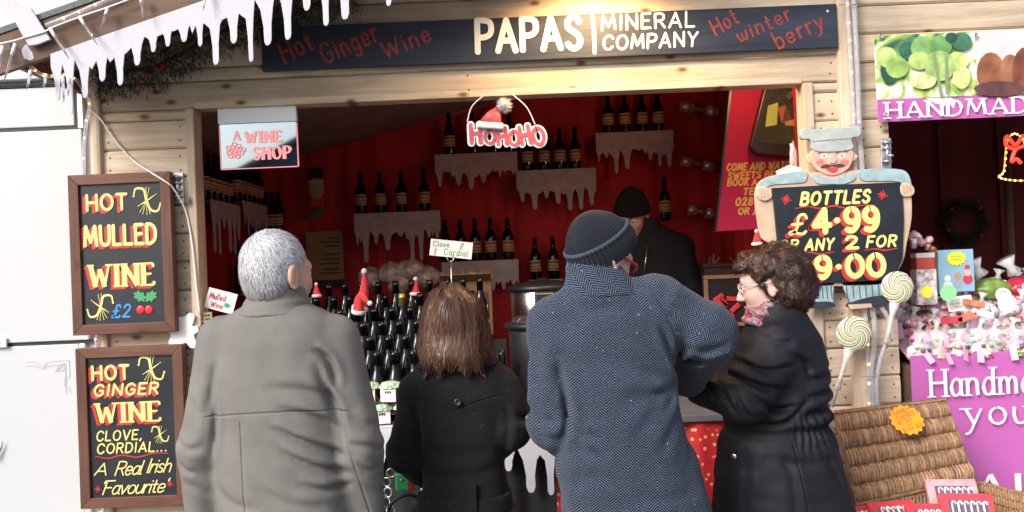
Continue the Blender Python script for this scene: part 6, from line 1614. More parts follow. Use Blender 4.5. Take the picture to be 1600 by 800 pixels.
def herring():
    m_ = bpy.data.materials.new('blue_herringbone_tweed'); m_.use_nodes = True; N, L, b = nodes_of(m_)
    def mth(op, a, b_=None):
        n_ = N.new('ShaderNodeMath'); n_.operation = op
        for i, v in enumerate((a, b_)):
            if v is None: continue
            if isinstance(v, (int, float)): n_.inputs[i].default_value = v
            else: L.new(v, n_.inputs[i])
        return n_.outputs[0]
    at = N.new('ShaderNodeAttribute'); at.attribute_name = 'weave'
    tc = N.new('ShaderNodeTexCoord'); dn = N.new('ShaderNodeTexNoise'); dn.inputs['Scale'].default_value = 90; dn.inputs['Detail'].default_value = 2; L.new(tc.outputs['Object'], dn.inputs['Vector'])
    sp = N.new('ShaderNodeSeparateXYZ'); L.new(at.outputs['Vector'], sp.inputs[0])
    u, v = sp.outputs[0], sp.outputs[1]
    uw = mth('MULTIPLY', u, 1/.027)
    tri = mth('PINGPONG', uw, 1.0)                       # zigzag columns
    wob_ = mth('MULTIPLY', dn.outputs['Fac'], .5)
    ph = mth('ADD', mth('ADD', mth('MULTIPLY', v, 1/.0082), mth('MULTIPLY', tri, 3.0)), wob_)
    sn = mth('SINE', mth('MULTIPLY', ph, 6.2832))
    f1 = N.new('ShaderNodeTexNoise'); f1.inputs['Scale'].default_value = 420; f1.inputs['Detail'].default_value = 2; L.new(tc.outputs['Object'], f1.inputs['Vector'])
    s2 = mth('ADD', sn, mth('MULTIPLY', mth('SUBTRACT', f1.outputs['Fac'], .5), 3.2))
    mr = N.new('ShaderNodeMapRange'); mr.inputs['From Min'].default_value = -.3; mr.inputs['From Max'].default_value = 1.0; L.new(s2, mr.inputs['Value'])
    mx = N.new('ShaderNodeMix'); mx.data_type = 'RGBA'; mx.inputs[6].default_value = (.008, .011, .020, 1); mx.inputs[7].default_value = (.088, .120, .180, 1); L.new(mr.outputs[0], mx.inputs[0])
    vo = N.new('ShaderNodeTexVoronoi'); vo.inputs['Scale'].default_value = 110; L.new(tc.outputs['Object'], vo.inputs['Vector'])
    sc_ = N.new('ShaderNodeSeparateColor'); L.new(vo.outputs['Color'], sc_.inputs[0])
    fl = mth('MULTIPLY', mth('GREATER_THAN', sc_.outputs[0], .985), mth('LESS_THAN', vo.outputs['Distance'], .2))
    m2 = N.new('ShaderNodeMix'); m2.data_type = 'RGBA'; m2.inputs[7].default_value = (.28, .34, .38, 1); L.new(fl, m2.inputs[0]); L.new(mx.outputs[2], m2.inputs[6])
    L.new(m2.outputs[2], b.inputs['Base Color']); b.inputs['Roughness'].default_value = .95; b.inputs['Specular IOR Level'].default_value = .15; b.inputs['Sheen Weight'].default_value = .1
    bp = N.new('ShaderNodeBump'); bp.inputs['Strength'].default_value = .5; bp.inputs['Distance'].default_value = .0015; L.new(s2, bp.inputs['Height'])
    ms = N.new('ShaderNodeMapRange'); ms.interpolation_type = 'SMOOTHSTEP'; ms.inputs['From Max'].default_value = .006
    a2 = N.new('ShaderNodeAttribute'); a2.attribute_name = 'seam_a'; L.new(mth('ABSOLUTE', a2.outputs['Fac']), ms.inputs['Value'])
    b2_ = N.new('ShaderNodeBump'); b2_.inputs['Strength'].default_value = .6; b2_.inputs['Distance'].default_value = .006; L.new(ms.outputs[0], b2_.inputs['Height']); L.new(bp.outputs[0], b2_.inputs['Normal']); L.new(b2_.outputs[0], b.inputs['Normal'])
    return m_
C_TWEED = herring()

def head_frame(yaw, pitch, tilt=0):
    """columns: head's right, forward, up. yaw 0 looks away from the camera, positive turns right; pitch positive looks down"""
    return (Matrix.Rotation(-R(yaw), 3, 'Z') @ Matrix.Rotation(R(tilt), 3, 'Y') @ Matrix.Rotation(-R(pitch), 3, 'X'))
def head_prims(c, Fm, s=1.0, female=False):
    c = Vector(c); Rm = np.array(Fm)
    def g_(x, y, z): return tuple(c + Fm @ (Vector((x, y, z))*s))
    def E(x, y, z, r, k=.02, op='u'): return ell(g_(x, y, z), tuple(v*s for v in r), k*s, Rm, op)
    def Cn(a, b, ra, rb, k=.012, op='u'): return cone(g_(*a), g_(*b), ra*s, rb*s, k*s, op)
    jw = .052 if female else .058
    pr = [E(0, -.018, .035, (.076, .094, .088)), E(0, .03, -.005, (.066, .066, .085), .03), E(0, .032, -.062, (jw, .058, .050), .03), E(0, .072, -.093, (.026, .024, .022), .025),
          E(.036, .062, -.022, (.026, .026, .028), .02), E(-.036, .062, -.022, (.026, .026, .028), .02),
          E(0, .078, .028, (.050, .020, .016), .02),
          Cn((0, .094, .012), (0, .113, -.026), .0085, .0125, .012), E(.012, .103, -.030, (.010, .010, .008), .006), E(-.012, .103, -.030, (.010, .010, .008), .006),
          E(.031, .100, .010, (.017, .016, .012), .010, 's'), E(-.031, .100, .010, (.017, .016, .012), .010, 's'),
          E(.031, .080, .008, (.0125, .0125, .0125), .004), E(-.031, .080, .008, (.0125, .0125, .0125), .004),
          Cn((-.020, .088, -.056), (.020, .088, -.056), .0065, .0065, .006), Cn((-.017, .087, -.067), (.017, .087, -.067), .0078, .0078, .006), Cn((-.024, .098, -.0615), (.024, .098, -.0615), .0022, .0022, .004, 's')]
    for sx in (-1, 1):
        pr += [E(sx*.078, -.008, -.008, (.009, .020, .033), .008), E(sx*.084, -.017, -.002, (.008, .017, .029), .008), Cn((sx*.082, -.004, -.036), (sx*.076, .0, -.030), .008, .008, .006), E(sx*.091, -.006, -.002, (.007, .010, .018), .005, 's')]
    return pr, g_
def hand_prims(w, d, nrm, s=1.0, curl=.5, side=1):
    """a hand at wrist w pointing along d, palm facing nrm: palm, four bent fingers of unequal length, thumb leaving the palm's side"""
    w, d, nrm = Vector(w), Vector(d).normalized(), Vector(nrm).normalized(); x = d.cross(nrm).normalized()*side; nrm = x.cross(d).normalized()*side
    def g_(a, b, c): return w + (x*a + d*b + nrm*c)*s
    pr = [cone(g_(0, 0, 0), g_(0, .03, 0), .026*s, .028*s, .01)]
    for j, fx in enumerate((-.030, -.010, .010, .029)): pr.append(cone(g_(fx*.55, .02, 0), g_(fx, .085, 0), .015*s, .0125*s, .012))
    for j, (fx, l) in enumerate(((-.030, .062), (-.010, .076), (.010, .072), (.029, .055))):
        a = g_(fx, .085, 0); c1, c2 = curl*.8, curl*1.8
        b = a + (d*math.cos(c1)+nrm*math.sin(c1))*l*s*.55; e = b + (d*math.cos(c2)+nrm*math.sin(c2))*l*s*.5
        pr += [cone(a, b, .0095*s, .0088*s, .003), cone(b, e, .0088*s, .0072*s, .003)]
    a = g_(-.022, .022, .004); b = g_(-.048, .055, .018); e = g_(-.046, .085, .03)
    return pr + [cone(a, b, .013*s, .0105*s, .008), cone(b, e, .0105*s, .0085*s, .003)]

class Person:
    def __init__(s, Y, foot_px, label, floor=0.0):
        s.Y = Y; s.floor = floor; s.x0 = P(foot_px, 700, Y).x; s.label = label; s.org = Vector((s.x0, Y, floor))
    def w(s, px, py, dy=0.0):
        return P(px, py, s.Y+dy) - s.org
    def rows(s, rows, cy=0.0):
        """(py, left px, right px, half depth[, dy]) -> loft keys"""
        out = []
        for r_ in rows:
            a, b = s.w(r_[1], r_[0]), s.w(r_[2], r_[0]); dy = r_[4] if len(r_) > 4 else cy
            out.append(((a.z+b.z)/2, (a.x+b.x)/2, dy, (b.x-a.x)/2, r_[3]))
        return out
    def build_body(s, headc, Fm, hs, arms, skin, female=False, hip=None, lean=None, legs=True):
        """one continuous figure: head, neck, trunk, arms with hands, legs"""
        hp, s.hg = head_prims(headc, Fm, hs, female); s.headc = Vector(headc); s.Fm = Fm; s.hs = hs; s.headp = hp
        neck0 = Vector(s.hg(0, -.03, -.07)); chest = Vector(lean or (headc[0], 0, headc[2]-.42)); pel = Vector(hip or (0, 0, .92))
        nb = Vector((chest.x*.5+neck0.x*.5, neck0.y*.5 + chest.y*.5, headc[2]-.21))
        pr = [cone(pel, chest, .085, .085, .05), cone(chest, nb, .08, .05, .05), cone(nb, neck0, .052 if not female else .045, .05 if not female else .042, .03)] + hp
        for i, (sh, el, wr, hd, pn) in enumerate(arms):
            sh, el, wr = Vector(sh), Vector(el), Vector(wr)
            pr += [cone(chest.lerp(sh, .35), sh, .05, .045, .03), cone(sh, el, .045, .038, .02), cone(el, wr, .037, .025, .015)]
            pr += hand_prims(wr, hd, pn, .95, side=1 if i == 0 else -1)
        if legs:
            for sx in (-1, 1):
                h_ = pel + Vector((sx*.085, 0, -.04)); kn = Vector((pel.x*.5+sx*.095, .015, .49)); an = Vector((pel.x*.25+sx*.10, 0, .09)); to = an + Vector((sx*.02, .15, -.055))
                pr += [cone(pel, h_, .10, .085, .04), cone(h_, kn, .082, .052, .03), cone(kn, an, .05, .036, .02), cone(an, to, .036, .028, .02)]
            s.legs = (pel,)
        V, Q = polygonize(pr, .0056)
        s.body = link('person', np_mesh('person', V, Q, skin), None, loc=s.org); tag(s.body, s.label, 'person')
        if legs:
            tr = []; sh_ = []
            for sx in (-1, 1):
                h_ = pel + Vector((sx*.085, 0, -.04)); kn = Vector((pel.x*.5+sx*.095, .015, .49)); an = Vector((pel.x*.25+sx*.10, 0, .10)); to = an + Vector((sx*.02, .155, -.06))
                tr += [cone(pel, h_, .125, .11, .04), cone(h_, kn, .105, .075, .03), cone(kn, an, .074, .062, .02)]
                sh_ += [cone(an + Vector((0, -.02, -.03)), an + Vector((0, -.04, -.06)), .05, .045, .02), cone(an + Vector((0, -.02, -.055)), to, .045, .040, .03)]
            V, Q = polygonize(tr, .012, lambda p: .012*(vnoise(p*A_([14, 14, 9]))-.5)); link('trousers', np_mesh('trousers', V, Q, C_TROUS), s.body)
            for k_ in (0, 1):
                V, Q = polygonize(sh_[2*k_:2*k_+2], .01); link('shoe', np_mesh('shoe', V, Q, C_SHOE), s.body)
        for sx in (-1, 1):
            e = Vector(s.hg(sx*.031, .0835, .008)); eb = MB().ball((0, 0, 0), .0118*hs, 12, 8).build('eye', mat('eye_white', (.7, .68, .66), .2), s.body, loc=e, smooth=True)
            MB().ball((0, 0, 0), .0058*hs, 10, 6).build('iris', mat('eye_iris', (.05, .04, .03), .15), eb, loc=Vector(s.hg(sx*.031, .0912, .008))-e, smooth=True)
            brow = [Vector(s.hg(sx*(.014+.009*t), .097-.0016*t*t, .030+.0035*math.sin(t*.8))) for t in range(5)]
            MB().tube(brow, [.003, .0042, .004, .0035, .002], 6).build('eyebrow', s.brow_m if hasattr(s, 'brow_m') else M_BLACKMAT, s.body, smooth=True)
        return s.body
    def cloth_mesh(s, name, prims, h, material, disp=None, attrs=None):
        V, Q = polygonize(prims, h, disp)
        a = {k_: fn(V.astype(np.float32)) for k_, fn in (attrs or {}).items()}
        return link(name, np_mesh(name, V, Q, material, a), s.body)
def seg_t(p, a, b):
    a, b = A_(a), A_(b); ab = b-a; t = ((p-a)@ab)/float(ab@ab); return t, np.linalg.norm(p-a-np.clip(t, 0, 1)[:, None]*ab, axis=1), float(np.sqrt(ab@ab))
def sleeve_folds(p, segs, amp=.006, freq=55):
    """rings of soft creases round the sleeves, strongest at the elbow"""
    out = np.zeros(len(p), np.float32)
    for a, b, rad in segs:
        t, d, l = seg_t(p, a, b); m = sstep(rad*1.5, rad*.9, d)*sstep(-.15, .1, t)*sstep(1.15, .9, t)
        w = vnoise(p*11+3)*5 + vnoise(p*23)*1.5
        out += m*amp*np.sin(t*l*freq + w)*(.35+.9*sstep(.25, .0, np.abs(t-.95)))*vnoise(p*A_([7, 7, 7])+9)*1.6
    return out

def crumple(p, sc=(8, 8, 12), amp=.008, warp=1.2, seed=0.0):
    """sharp-edged cloth creases: ridged, warped noise"""
    q = p*A_(sc) + seed; w = np.stack([vnoise(q*.7+5), vnoise(q*.7+11), vnoise(q*.7+17)], 1)
    r_ = np.abs(2*vnoise(q+w*warp)-1); r2 = np.abs(2*vnoise(q*2.1+w*warp*1.5+31)-1)
    return amp*((np.minimum(r_, .5)*-1.6+.4) + .4*(np.minimum(r2, .5)*-1.6+.4))

def folds(person, lines, depth=.010, width=.009, ymax=.05):
    """individual cloth folds: a valley with a rolled ridge beside it, along lines measured on the photograph"""
    L_ = []
    for ln in lines:
        pts = ln[0]; dp = ln[1] if len(ln) > 1 else 1.0; wd = ln[2] if len(ln) > 2 else 1.0
        q = [person.w(*p) for p in pts]; q = [(v.x, v.y) for v in catmull([(v.x, v.z, 0) for v in q], 4)]
        L_.append((np.array(q, np.float32), dp*depth, wd*width))
    def f_(p):
        out = np.zeros(len(p), np.float32); mk_ = sstep(ymax+.04, ymax-.02, p[:, 1])
        x, z = p[:, 0], p[:, 2]
        for q, dp, wd in L_:
            lo, hi = q.min(0)-wd*5, q.max(0)+wd*5
            I = np.where((x > lo[0]) & (x < hi[0]) & (z > lo[1]) & (z < hi[1]))[0]
            if not len(I): continue
            best = np.full(len(I), 9., np.float32); sg = np.zeros(len(I), np.float32); tt = np.zeros(len(I), np.float32); n = len(q)-1
            for i in range(n):
                a, b = q[i], q[i+1]; ab = b-a; l2 = float(ab@ab)+1e-9
                px_, pz_ = x[I]-a[0], z[I]-a[1]; t = np.clip((px_*ab[0]+pz_*ab[1])/l2, 0, 1); dx, dz = px_-t*ab[0], pz_-t*ab[1]
                d = np.sqrt(dx*dx+dz*dz); m_ = d < best
                best = np.where(m_, d, best); sg = np.where(m_, np.sign(ab[0]*dz-ab[1]*dx), sg); tt = np.where(m_, (i+t)/n, tt)
            s = best*sg; tp = np.clip(np.sin(np.clip(tt, 0, 1)*math.pi), 0, 1)**.6
            out[I] += dp*tp*(np.exp(-(s/wd)**2) - .75*np.exp(-((s-2.0*wd)/(1.4*wd))**2) - .35*np.exp(-((s+2.4*wd)/(1.6*wd))**2))
        return out*mk_
    return f_
# ------------------------------------------------------------------ man in the grey parka
m1 = Person(-1.19, 450, 'grey haired man in a taupe parka seen from behind'); m1.brow_m = H_GREY
hc = m1.w(434, 430); Fm = head_frame(36, 4)
aL = [m1.w(350, 534), m1.w(317, 700, -.02), m1.w(326, 858, .05)]; aR = [m1.w(522, 532), m1.w(562, 700, -.02), m1.w(572, 860, .05)]
m1.build_body(hc, Fm, 1.0, [(aL[0], aL[1], aL[2], (.05, .15, -1), (1, 0, 0)), (aR[0], aR[1], aR[2], (.05, .15, -1), (-1, 0, 0))], M_SKIN, lean=m1.w(440, 600), hip=m1.w(448, 800))
keys = m1.rows([(462, 402, 464, .055, .02), (476, 380, 482, .075, .01), (490, 358, 510, .092, .002), (506, 346, 528, .104, 0), (530, 340, 536, .115, 0), (580, 338, 538, .125, 0), (650, 336, 537, .132, 0), (730, 338, 541, .138, .005), (800, 343, 552, .142, .01), (900, 338, 572, .15, .02), (960, 335, 580, .15, .02)])
cp_ = [loft(keys, .02, 2.5)]
for a in (aL, aR):
    cp_ += [cone(a[0], a[1], .076, .066, .016), cone(a[1], a[2], .066, .056, .02)]
ctr = m1.w(445, 640)
f1_ = folds(m1, [([(500, 540), (518, 552), (530, 572), (535, 600)], 1.1, .9), ([(430, 598), (480, 600), (520, 612), (545, 640)], .6, 1.3), ([(450, 628), (500, 640), (545, 668)], .8), ([(440, 655), (495, 680), (552, 706)], 1.2), ([(452, 690), (505, 716), (556, 732)], 1.0),
    ([(480, 740), (520, 752), (560, 748)], .9), ([(420, 745), (470, 770), (520, 778)], .5, 1.4), ([(345, 600), (352, 650), (345, 710)], .8), ([(352, 560), (345, 600), (338, 640)], .6), ([(505, 560), (520, 600), (540, 650), (548, 700)], .9), ([(350, 745), (380, 770), (430, 780)], .5, 1.4),
    ([(556, 640), (575, 655), (590, 662)], .5, 1.2), ([(552, 684), (578, 688), (604, 700)], .7), ([(562, 712), (582, 726), (592, 728)], .6, .8), ([(566, 748), (592, 764), (607, 760)], .4, 1.3),
    ([(300, 610), (316, 632), (322, 660)], .5, 1.2), ([(283, 676), (306, 692), (334, 690)], .7), ([(290, 712), (306, 728), (318, 730)], .6, .8), ([(288, 746), (312, 752), (338, 770)], .4, 1.3)], .0108, .0095)
def d1(p):
    back = sstep(.04, -.05, p[:, 1]); z = p[:, 2]; x = p[:, 0]-ctr.x
    # long diagonal drags from the right arm to the lower middle of the back
    q = (z-ctr.z)*.86 + x*.52; r_ = -(z-ctr.z)*.5 + x*.86
    wv_ = vnoise(np.stack([q*9, r_*3, p[:, 1]*3], 1))*2.4 + vnoise(np.stack([q*22, r_*7, p[:, 1]*4], 1))*.8
    m_ = back*sstep(.30, .02, np.abs(x-.05))*sstep(.12, -.02, z-ctr.z-.02)*sstep(-.50, -.30, z-ctr.z)
    out = f1_(p) + sstep(.1, -.1, z-ctr.z)*crumple(p, (7, 6, 10), .004, seed=3)
    out += .006*(vnoise(p*A_([9, 9, 5])+2)-.5) + .003*(vnoise(p*A_([22, 22, 12]))-.5)
    # yoke sags slightly over the seam
    out -= .004*sstep(.02, .0, z-m1.w(440, 640).z)*sstep(-.03, .0, z-m1.w(440, 640).z)*back*0
    return out + sleeve_folds(p, [(aL[0], aL[1], .08), (aL[1], aL[2], .07), (aR[0], aR[1], .08), (aR[1], aR[2], .07)], .003, 30)
zs_ = m1.w(430, 641).z; xs_ = m1.w(398, 700).x
def sA(p):
    d = p[:, 2]-zs_ + .012*((p[:, 0]-ctr.x)/.2)**2 - .012
    return np.where((p[:, 1] < .03) & (np.abs(p[:, 0]-ctr.x) < .205), d, .05)
def sB(p):
    tA, dA, lA = seg_t(p, aR[0], aR[1]); ax_ = A_(aR[1]-aR[0]); side = np.cross(ax_/np.linalg.norm(ax_), A_([0, 1, 0])); q = (p-A_(aR[0]))@side
    arm = (p[:, 0] > m1.w(545, 600).x) & (p[:, 1] < .02)
    return np.where(arm, q*-1-.012, _sB(p))
def _sB(p): return np.where((p[:, 1] < .03) & (p[:, 2] < zs_-.004), p[:, 0]-xs_-(zs_-p[:, 2])*.02, .05)
coat = m1.cloth_mesh('parka', cp_, .0066, C_PARKA, d1, {'seam_a': sA, 'seam_b': sB})
colr = [loft(m1.rows([(493, 366, 492, .096, .0), (487, 370, 490, .098, .0), (474, 379, 484, .092, .006), (456, 385, 480, .086, .012), (441, 387, 476, .082, .018), (434, 389, 472, .074, .02)]), .008, 2.15)]
zc_ = m1.w(430, 472).z
def d1c(p):
    x = p[:, 0]-m1.w(430, 470).x; z = p[:, 2]-zc_ - .10*np.abs(x)
    return .0045*np.abs(np.sin(z*95+.6)) + .003*(vnoise(p*A_([20, 20, 40]))-.5) + crumple(p, (9, 9, 26), .004)
m1.cloth_mesh('collar', colr, .0055, C_PARKA, d1c, {'seam_a': lambda p: np.full(len(p), .05), 'seam_b': lambda p: np.full(len(p), .05)})
# short silver hair
hg = m1.hg; Rm = np.array(Fm)
hp = [ell(hg(0, -.018, .036), (.0795, .098, .093), .01, Rm), ell(hg(0, -.035, -.01), (.074, .072, .08), .02, Rm), ell(hg(0, .10, -.06), (.12, .075, .13), .01, Rm, 's'), ell(hg(0, -.04, -.165), (.14, .16, .085), .015, Rm, 's'), ell(hg(0, .135, .05), (.1, .055, .07), .02, Rm, 's'), ell(hg(.095, .005, -.015), (.035, .038, .045), .008, Rm, 's'), ell(hg(-.095, .005, -.015), (.035, .038, .045), .008, Rm, 's')]
def add_hair(person, name, prims, h, material, specs, disp=None, base_tone=.25):
    """hair: a soft under-layer plus thousands of separate locks"""
    V, Q = polygonize(prims, h, disp); f_ = field(prims, disp); rs = np.random.RandomState(1)
    Vs, Qs, T = [V], [Q], [np.clip(base_tone + .25*vnoise(V.astype(np.float32)*60), 0, 1)]; nv = len(V)
    for sp in specs:
        sel = V[rs.randint(0, len(V), sp['n'])] + rs.normal(0, .002, (sp['n'], 3))
        if 'keep' in sp: sel = sel[sp['keep'](sel)]
        v, q, t = strands(f_, sel, sp['flow'], sp['len'], sp['segs'], sp['w'], sp.get('seed', 3), sp.get('lift', 0), sp.get('off', .004), sp.get('jit', .25), sp.get('curl', 0), sp.get('stick', 1))
        if 'tone' in sp: t = sp['tone'](t, v)
        Vs.append(v); Qs.append(q+nv); T.append(t); nv += len(v)
    return link(name, np_mesh(name, np.concatenate(Vs), np.concatenate(Qs), material, {'tone': np.concatenate(T)}), person.body)
whorl = A_(hg(.01, -.075, .105)); dn = A_(Fm @ Vector((0, -.15, -1))); fw = A_(Fm @ Vector((0, 1, -.1)))
def flow1(p):
    r_ = p-whorl; r_ = r_/np.maximum(np.linalg.norm(r_, axis=1), 1e-4)[:, None]
    return r_ + .35*np.cross(A_(Fm @ Vector((0, -.3, 1))), r_) + dn*.25
hgr = Vector(hg(0, 0, 0))
def tone1(t, v):
    loc = (v - A_(hg(0, 0, 0)))@Rm
    return np.clip(t*.34 + .2 + .3*vnoise(v.astype(np.float32)*45) + .24*sstep(-.06, .06, loc[:, 2]) - .22*sstep(-.03, -.08, loc[:, 2]), 0, 1)
add_hair(m1, 'hair', hp, .0055, H_GREY, [dict(n=12000, flow=flow1, len=.024, segs=4, w=.0014, off=.0022, jit=.22, tone=tone1), dict(n=2500, flow=flow1, len=.022, segs=4, w=.0012, off=.003, jit=.3, lift=.07, seed=9, tone=tone1)], base_tone=.35)

# ------------------------------------------------------------------ woman in the black wool coat
w2 = Person(-.86, 722, 'woman with shoulder length brown hair in a black wool coat, from behind')
hc = w2.w(711, 513); Fm = head_frame(8, 6)
aL = [w2.w(655, 612), w2.w(634, 708, -.02), w2.w(660, 742, .20)]; aR = [w2.w(782, 606), w2.w(800, 672, -.03), w2.w(765, 705, .20)]
w2.build_body(hc, Fm, .95, [(aL[0], aL[1], aL[2], (.3, 1, .1), (0, 0, 1)), (aR[0], aR[1], aR[2], (-.3, 1, .1), (0, 0, 1))], M_SKINL, True, lean=w2.w(718, 650), hip=w2.w(726, 810))
keys = w2.rows([(556, 668, 762, .065, .01), (570, 655, 782, .08, .005), (584, 642, 796, .09, 0), (600, 638, 802, .10, 0), (650, 648, 794, .112, 0), (700, 656, 790, .11, 0), (745, 660, 790, .108, 0), (800, 652, 800, .118, 0), (900, 640, 815, .14, 0), (1000, 630, 830, .15, 0)])
cp_ = [loft(keys, .02, 2.5)]
for a in (aL, aR): cp_ += [cone(a[0], a[1], .068, .060, .014), cone(a[1], a[2], .060, .048, .02)]
ctr = w2.w(720, 640)
f2_ = folds(w2, [([(650, 625), (658, 670), (654, 720)], 1.0), ([(792, 625), (795, 660), (790, 700)], 1.0), ([(612, 690), (630, 700), (652, 698)], .8), ([(614, 716), (632, 724), (652, 722)], .8), ([(805, 640), (818, 650), (828, 650)], .7), ([(665, 690), (715, 700), (770, 690)], .4, 1.5), ([(668, 725), (720, 735), (780, 722)], .5, 1.5)], .010, .010)
def d2(p):
    z, x = p[:, 2], p[:, 0]-ctr.x
    out = .005*(vnoise(p*A_([8, 8, 5])+5)-.5) + .002*(vnoise(p*A_([25, 25, 20]))-.5)
    zb = w2.w(725, 776).z
    out += f2_(p) + crumple(p, (6, 6, 8), .005, seed=4)
    out += .006*np.sin((z-ctr.z)*40 + vnoise(p*6)*6)*sstep(-.08, -.02, z-ctr.z)*sstep(-.22, -.12, z-ctr.z)*.4
    return out + sleeve_folds(p, [(aL[0], aL[1], .07), (aR[0], aR[1], .07)], .005, 45)
# scalloped back yoke: lifts at the sides, dips to the button
zy = w2.w(715, 634).z; xy = w2.w(715, 634).x
def sA(p):
    x = np.abs(p[:, 0]-xy); curve = zy + .028*np.sin(np.clip(x/.15, 0, 1)*math.pi*.55) + .012*np.clip(x/.17, 0, 1)
    return np.where((p[:, 1] < .02) & (x < .17), p[:, 2]-curve, .05)
coat = w2.cloth_mesh('wool_coat', cp_, .0066, C_WOOL, d2, {'seam_a': sA})
col_ = [loft(w2.rows([(574, 646, 790, .102, -.004), (570, 645, 788, .103, -.004), (558, 656, 776, .092, .0), (546, 668, 764, .075, .008), (540, 674, 758, .068, .01)]), .01, 2.2)]
w2.cloth_mesh('collar', col_, .006, C_WOOL, lambda p: .004*(vnoise(p*12)-.5) + .010*np.clip((np.abs(p[:, 0]-xy)/.15)**2, 0, 1)*sstep(.04, 0, p[:, 2]-w2.w(715, 572).z), {'seam_a': lambda p: np.full(len(p), .05)})
bt = w2.w(715, 629, -.118)
b_ = MB().lathe([(.0, .004), (.007, .004), (.0105, .006), (.0125, .003), (.0115, 0)], 20).build('button', mat('black_button', (.01, .01, .012), .15, spec=.7), coat, loc=bt, rot=(R(84), 0, 0), smooth=True)
k2 = w2.rows([(793, 650, 802, .1235, 0), (768, 652, 800, .1175, 0)])
V, Q = polygonize([loft(k2, .005, 2.5)], .006); belt = link('belt', np_mesh('belt', V, Q, C_WOOL, {'seam_a': np.full(len(V), .05)}), w2.body)
lp_ = w2.w(738, 781, -.122); MB().box(-.014, .014, -.006, .004, -.05, .05).build('belt_loop', C_WOOL, belt, loc=lp_, bevel=.003)
hg = w2.hg; Rm = np.array(Fm)
hk = w2.rows([(462, 694, 730, .05, -.01), (475, 676, 746, .085, -.01), (495, 665, 757, .10, -.012), (520, 658, 763, .102, -.015), (545, 658, 763, .100, -.028), (562, 662, 762, .088, -.042), (576, 670, 757, .062, -.058)])
hp = [loft(hk, .02, 2.1), ell(hg(0, -.018, .038), (.090, .110, .104), .02, Rm), ell(hg(0, .13, -.04), (.085, .085, .12), .02, Rm, 's')]
zbot = w2.w(712, 578).z
d_h = lambda p: .030*vnoise(p*A_([38, 38, 3])+4)*sstep(.06, .0, p[:, 2]-zbot) + .016*(vnoise(p*A_([26, 26, 5]))-.5) + .007*(vnoise(p*A_([60, 60, 9]))-.5)
top = A_(hg(.005, -.01, .115))
def flow2(p):
    r_ = p-top; r_[:, 2] = 0; r_ = r_/np.maximum(np.linalg.norm(r_, axis=1), .03)[:, None]
    sw = (vnoise(p*14)-.5)
    return r_*.5*sstep(-.10, 0, p[:, 2]-top[2])[:, None] + A_([0, 0, -1]) + np.stack([sw*.7, sw*.2, sw*0], 1)
def tone2(t, v):
    return np.clip(t*.38 + .02 + .36*vnoise(v.astype(np.float32)*A_([26, 26, 6])) + .12*sstep(-.02, -.16, v[:, 2]-top[2]), 0, 1)
add_hair(w2, 'hair', hp, .006, H_BROWN, [dict(n=5200, flow=flow2, len=.11, segs=7, w=.0026, off=.004, jit=.14, tone=tone2),
    dict(n=1500, flow=flow2, len=.09, segs=6, w=.0022, off=.006, jit=.26, stick=.42, curl=.25, seed=11, tone=tone2, keep=lambda s: s[:, 2] < top[2]-.13),
    dict(n=260, flow=flow2, len=.09, segs=6, w=.0012, off=.01, jit=.35, stick=.4, seed=12, tone=tone2)], d_h, .12)
# purse with keys in her hand
pu = tag(empty('purse', w2.org + w2.w(634, 752, .16)), 'green and red purse with a chain of keys below the wool sleeve', 'purse')
MB().box(-.035, .05, -.012, .012, -.03, .028).build('pouch', mat('green_leather', (.03, .34, .12), .4), pu, bevel=.006)
MB().box(.008, .032, -.0135, .0135, -.031, .029).build('strap', mat('red_leather', (.36, .02, .03), .4), pu, bevel=.002)
MB().ball((-.012, -.013, .008), .005, 8, 6).build('stud', M_GOLD, pu, smooth=True)
for j, (x, z_) in enumerate(((-.05, .03), (-.065, -.0), (-.062, -.035), (-.07, -.07), (-.055, -.1))):
    MB().tube([(x + .014*math.cos(t*.524), -.006*math.sin(t*.524+j), z_ + .016*math.sin(t*.524)) for t in range(12)], .003, 6, closed=True).build('chain_ring', M_STEEL, pu, smooth=True)
bagp = [cone((-.05, .0, -.22), (.05, .0, -.22), .07, .07, .02), cone((-.06, 0, -.16), (.06, 0, -.16), .03, .03, .02)]
V, Q = polygonize(bagp, .01, lambda p: .01*(vnoise(p*14)-.5)); hb = link('handbag', np_mesh('handbag', V, Q, mat('black_leather_bag', (.012, .012, .014), .35, bump=.3, bscale=80)), None, loc=pu.location); tag(hb, 'black leather handbag hanging under the green purse', 'handbag')
MB().tube(catmull([(-.07, 0, -.16), (-.05, -.01, -.07), (.03, -.01, -.05), (.07, 0, -.16)], 6), .006, 8).build('handle', C_SHOE, hb, smooth=True)

# ------------------------------------------------------------------ man in the blue tweed coat
m3 = Person(-1.09, 985, 'man in a navy beanie and blue herringbone coat reaching to the counter')
hc = m3.w(938, 402, .03); Fm = head_frame(52, 24, 4)
aL = [m3.w(872, 505), m3.w(863, 662, .0), m3.w(885, 690, .26)]; aR = [m3.w(1018, 476), m3.w(1110, 520, -.02), m3.w(1074, 592, .22)]
m3.build_body(hc, Fm, 1.0, [(aL[0], aL[1], aL[2], (.2, 1, .05), (0, 0, 1)), (aR[0], aR[1], aR[2], (-.3, .9, -.2), (-1, 0, .2))], M_SKINL, lean=m3.w(960, 560), hip=m3.w(995, 800))
keys = m3.rows([(425, 895, 975, .065, .02), (442, 880, 1000, .085, .01), (462, 864, 1024, .10, 0), (490, 850, 1044, .118, 0), (530, 846, 1054, .13, 0), (590, 862, 1056, .14, 0), (650, 874, 1064, .14, 0), (720, 872, 1084, .14, .0), (800, 880, 1106, .145, 0), (900, 886, 1130, .155, 0), (990, 890, 1145, .16, 0)])
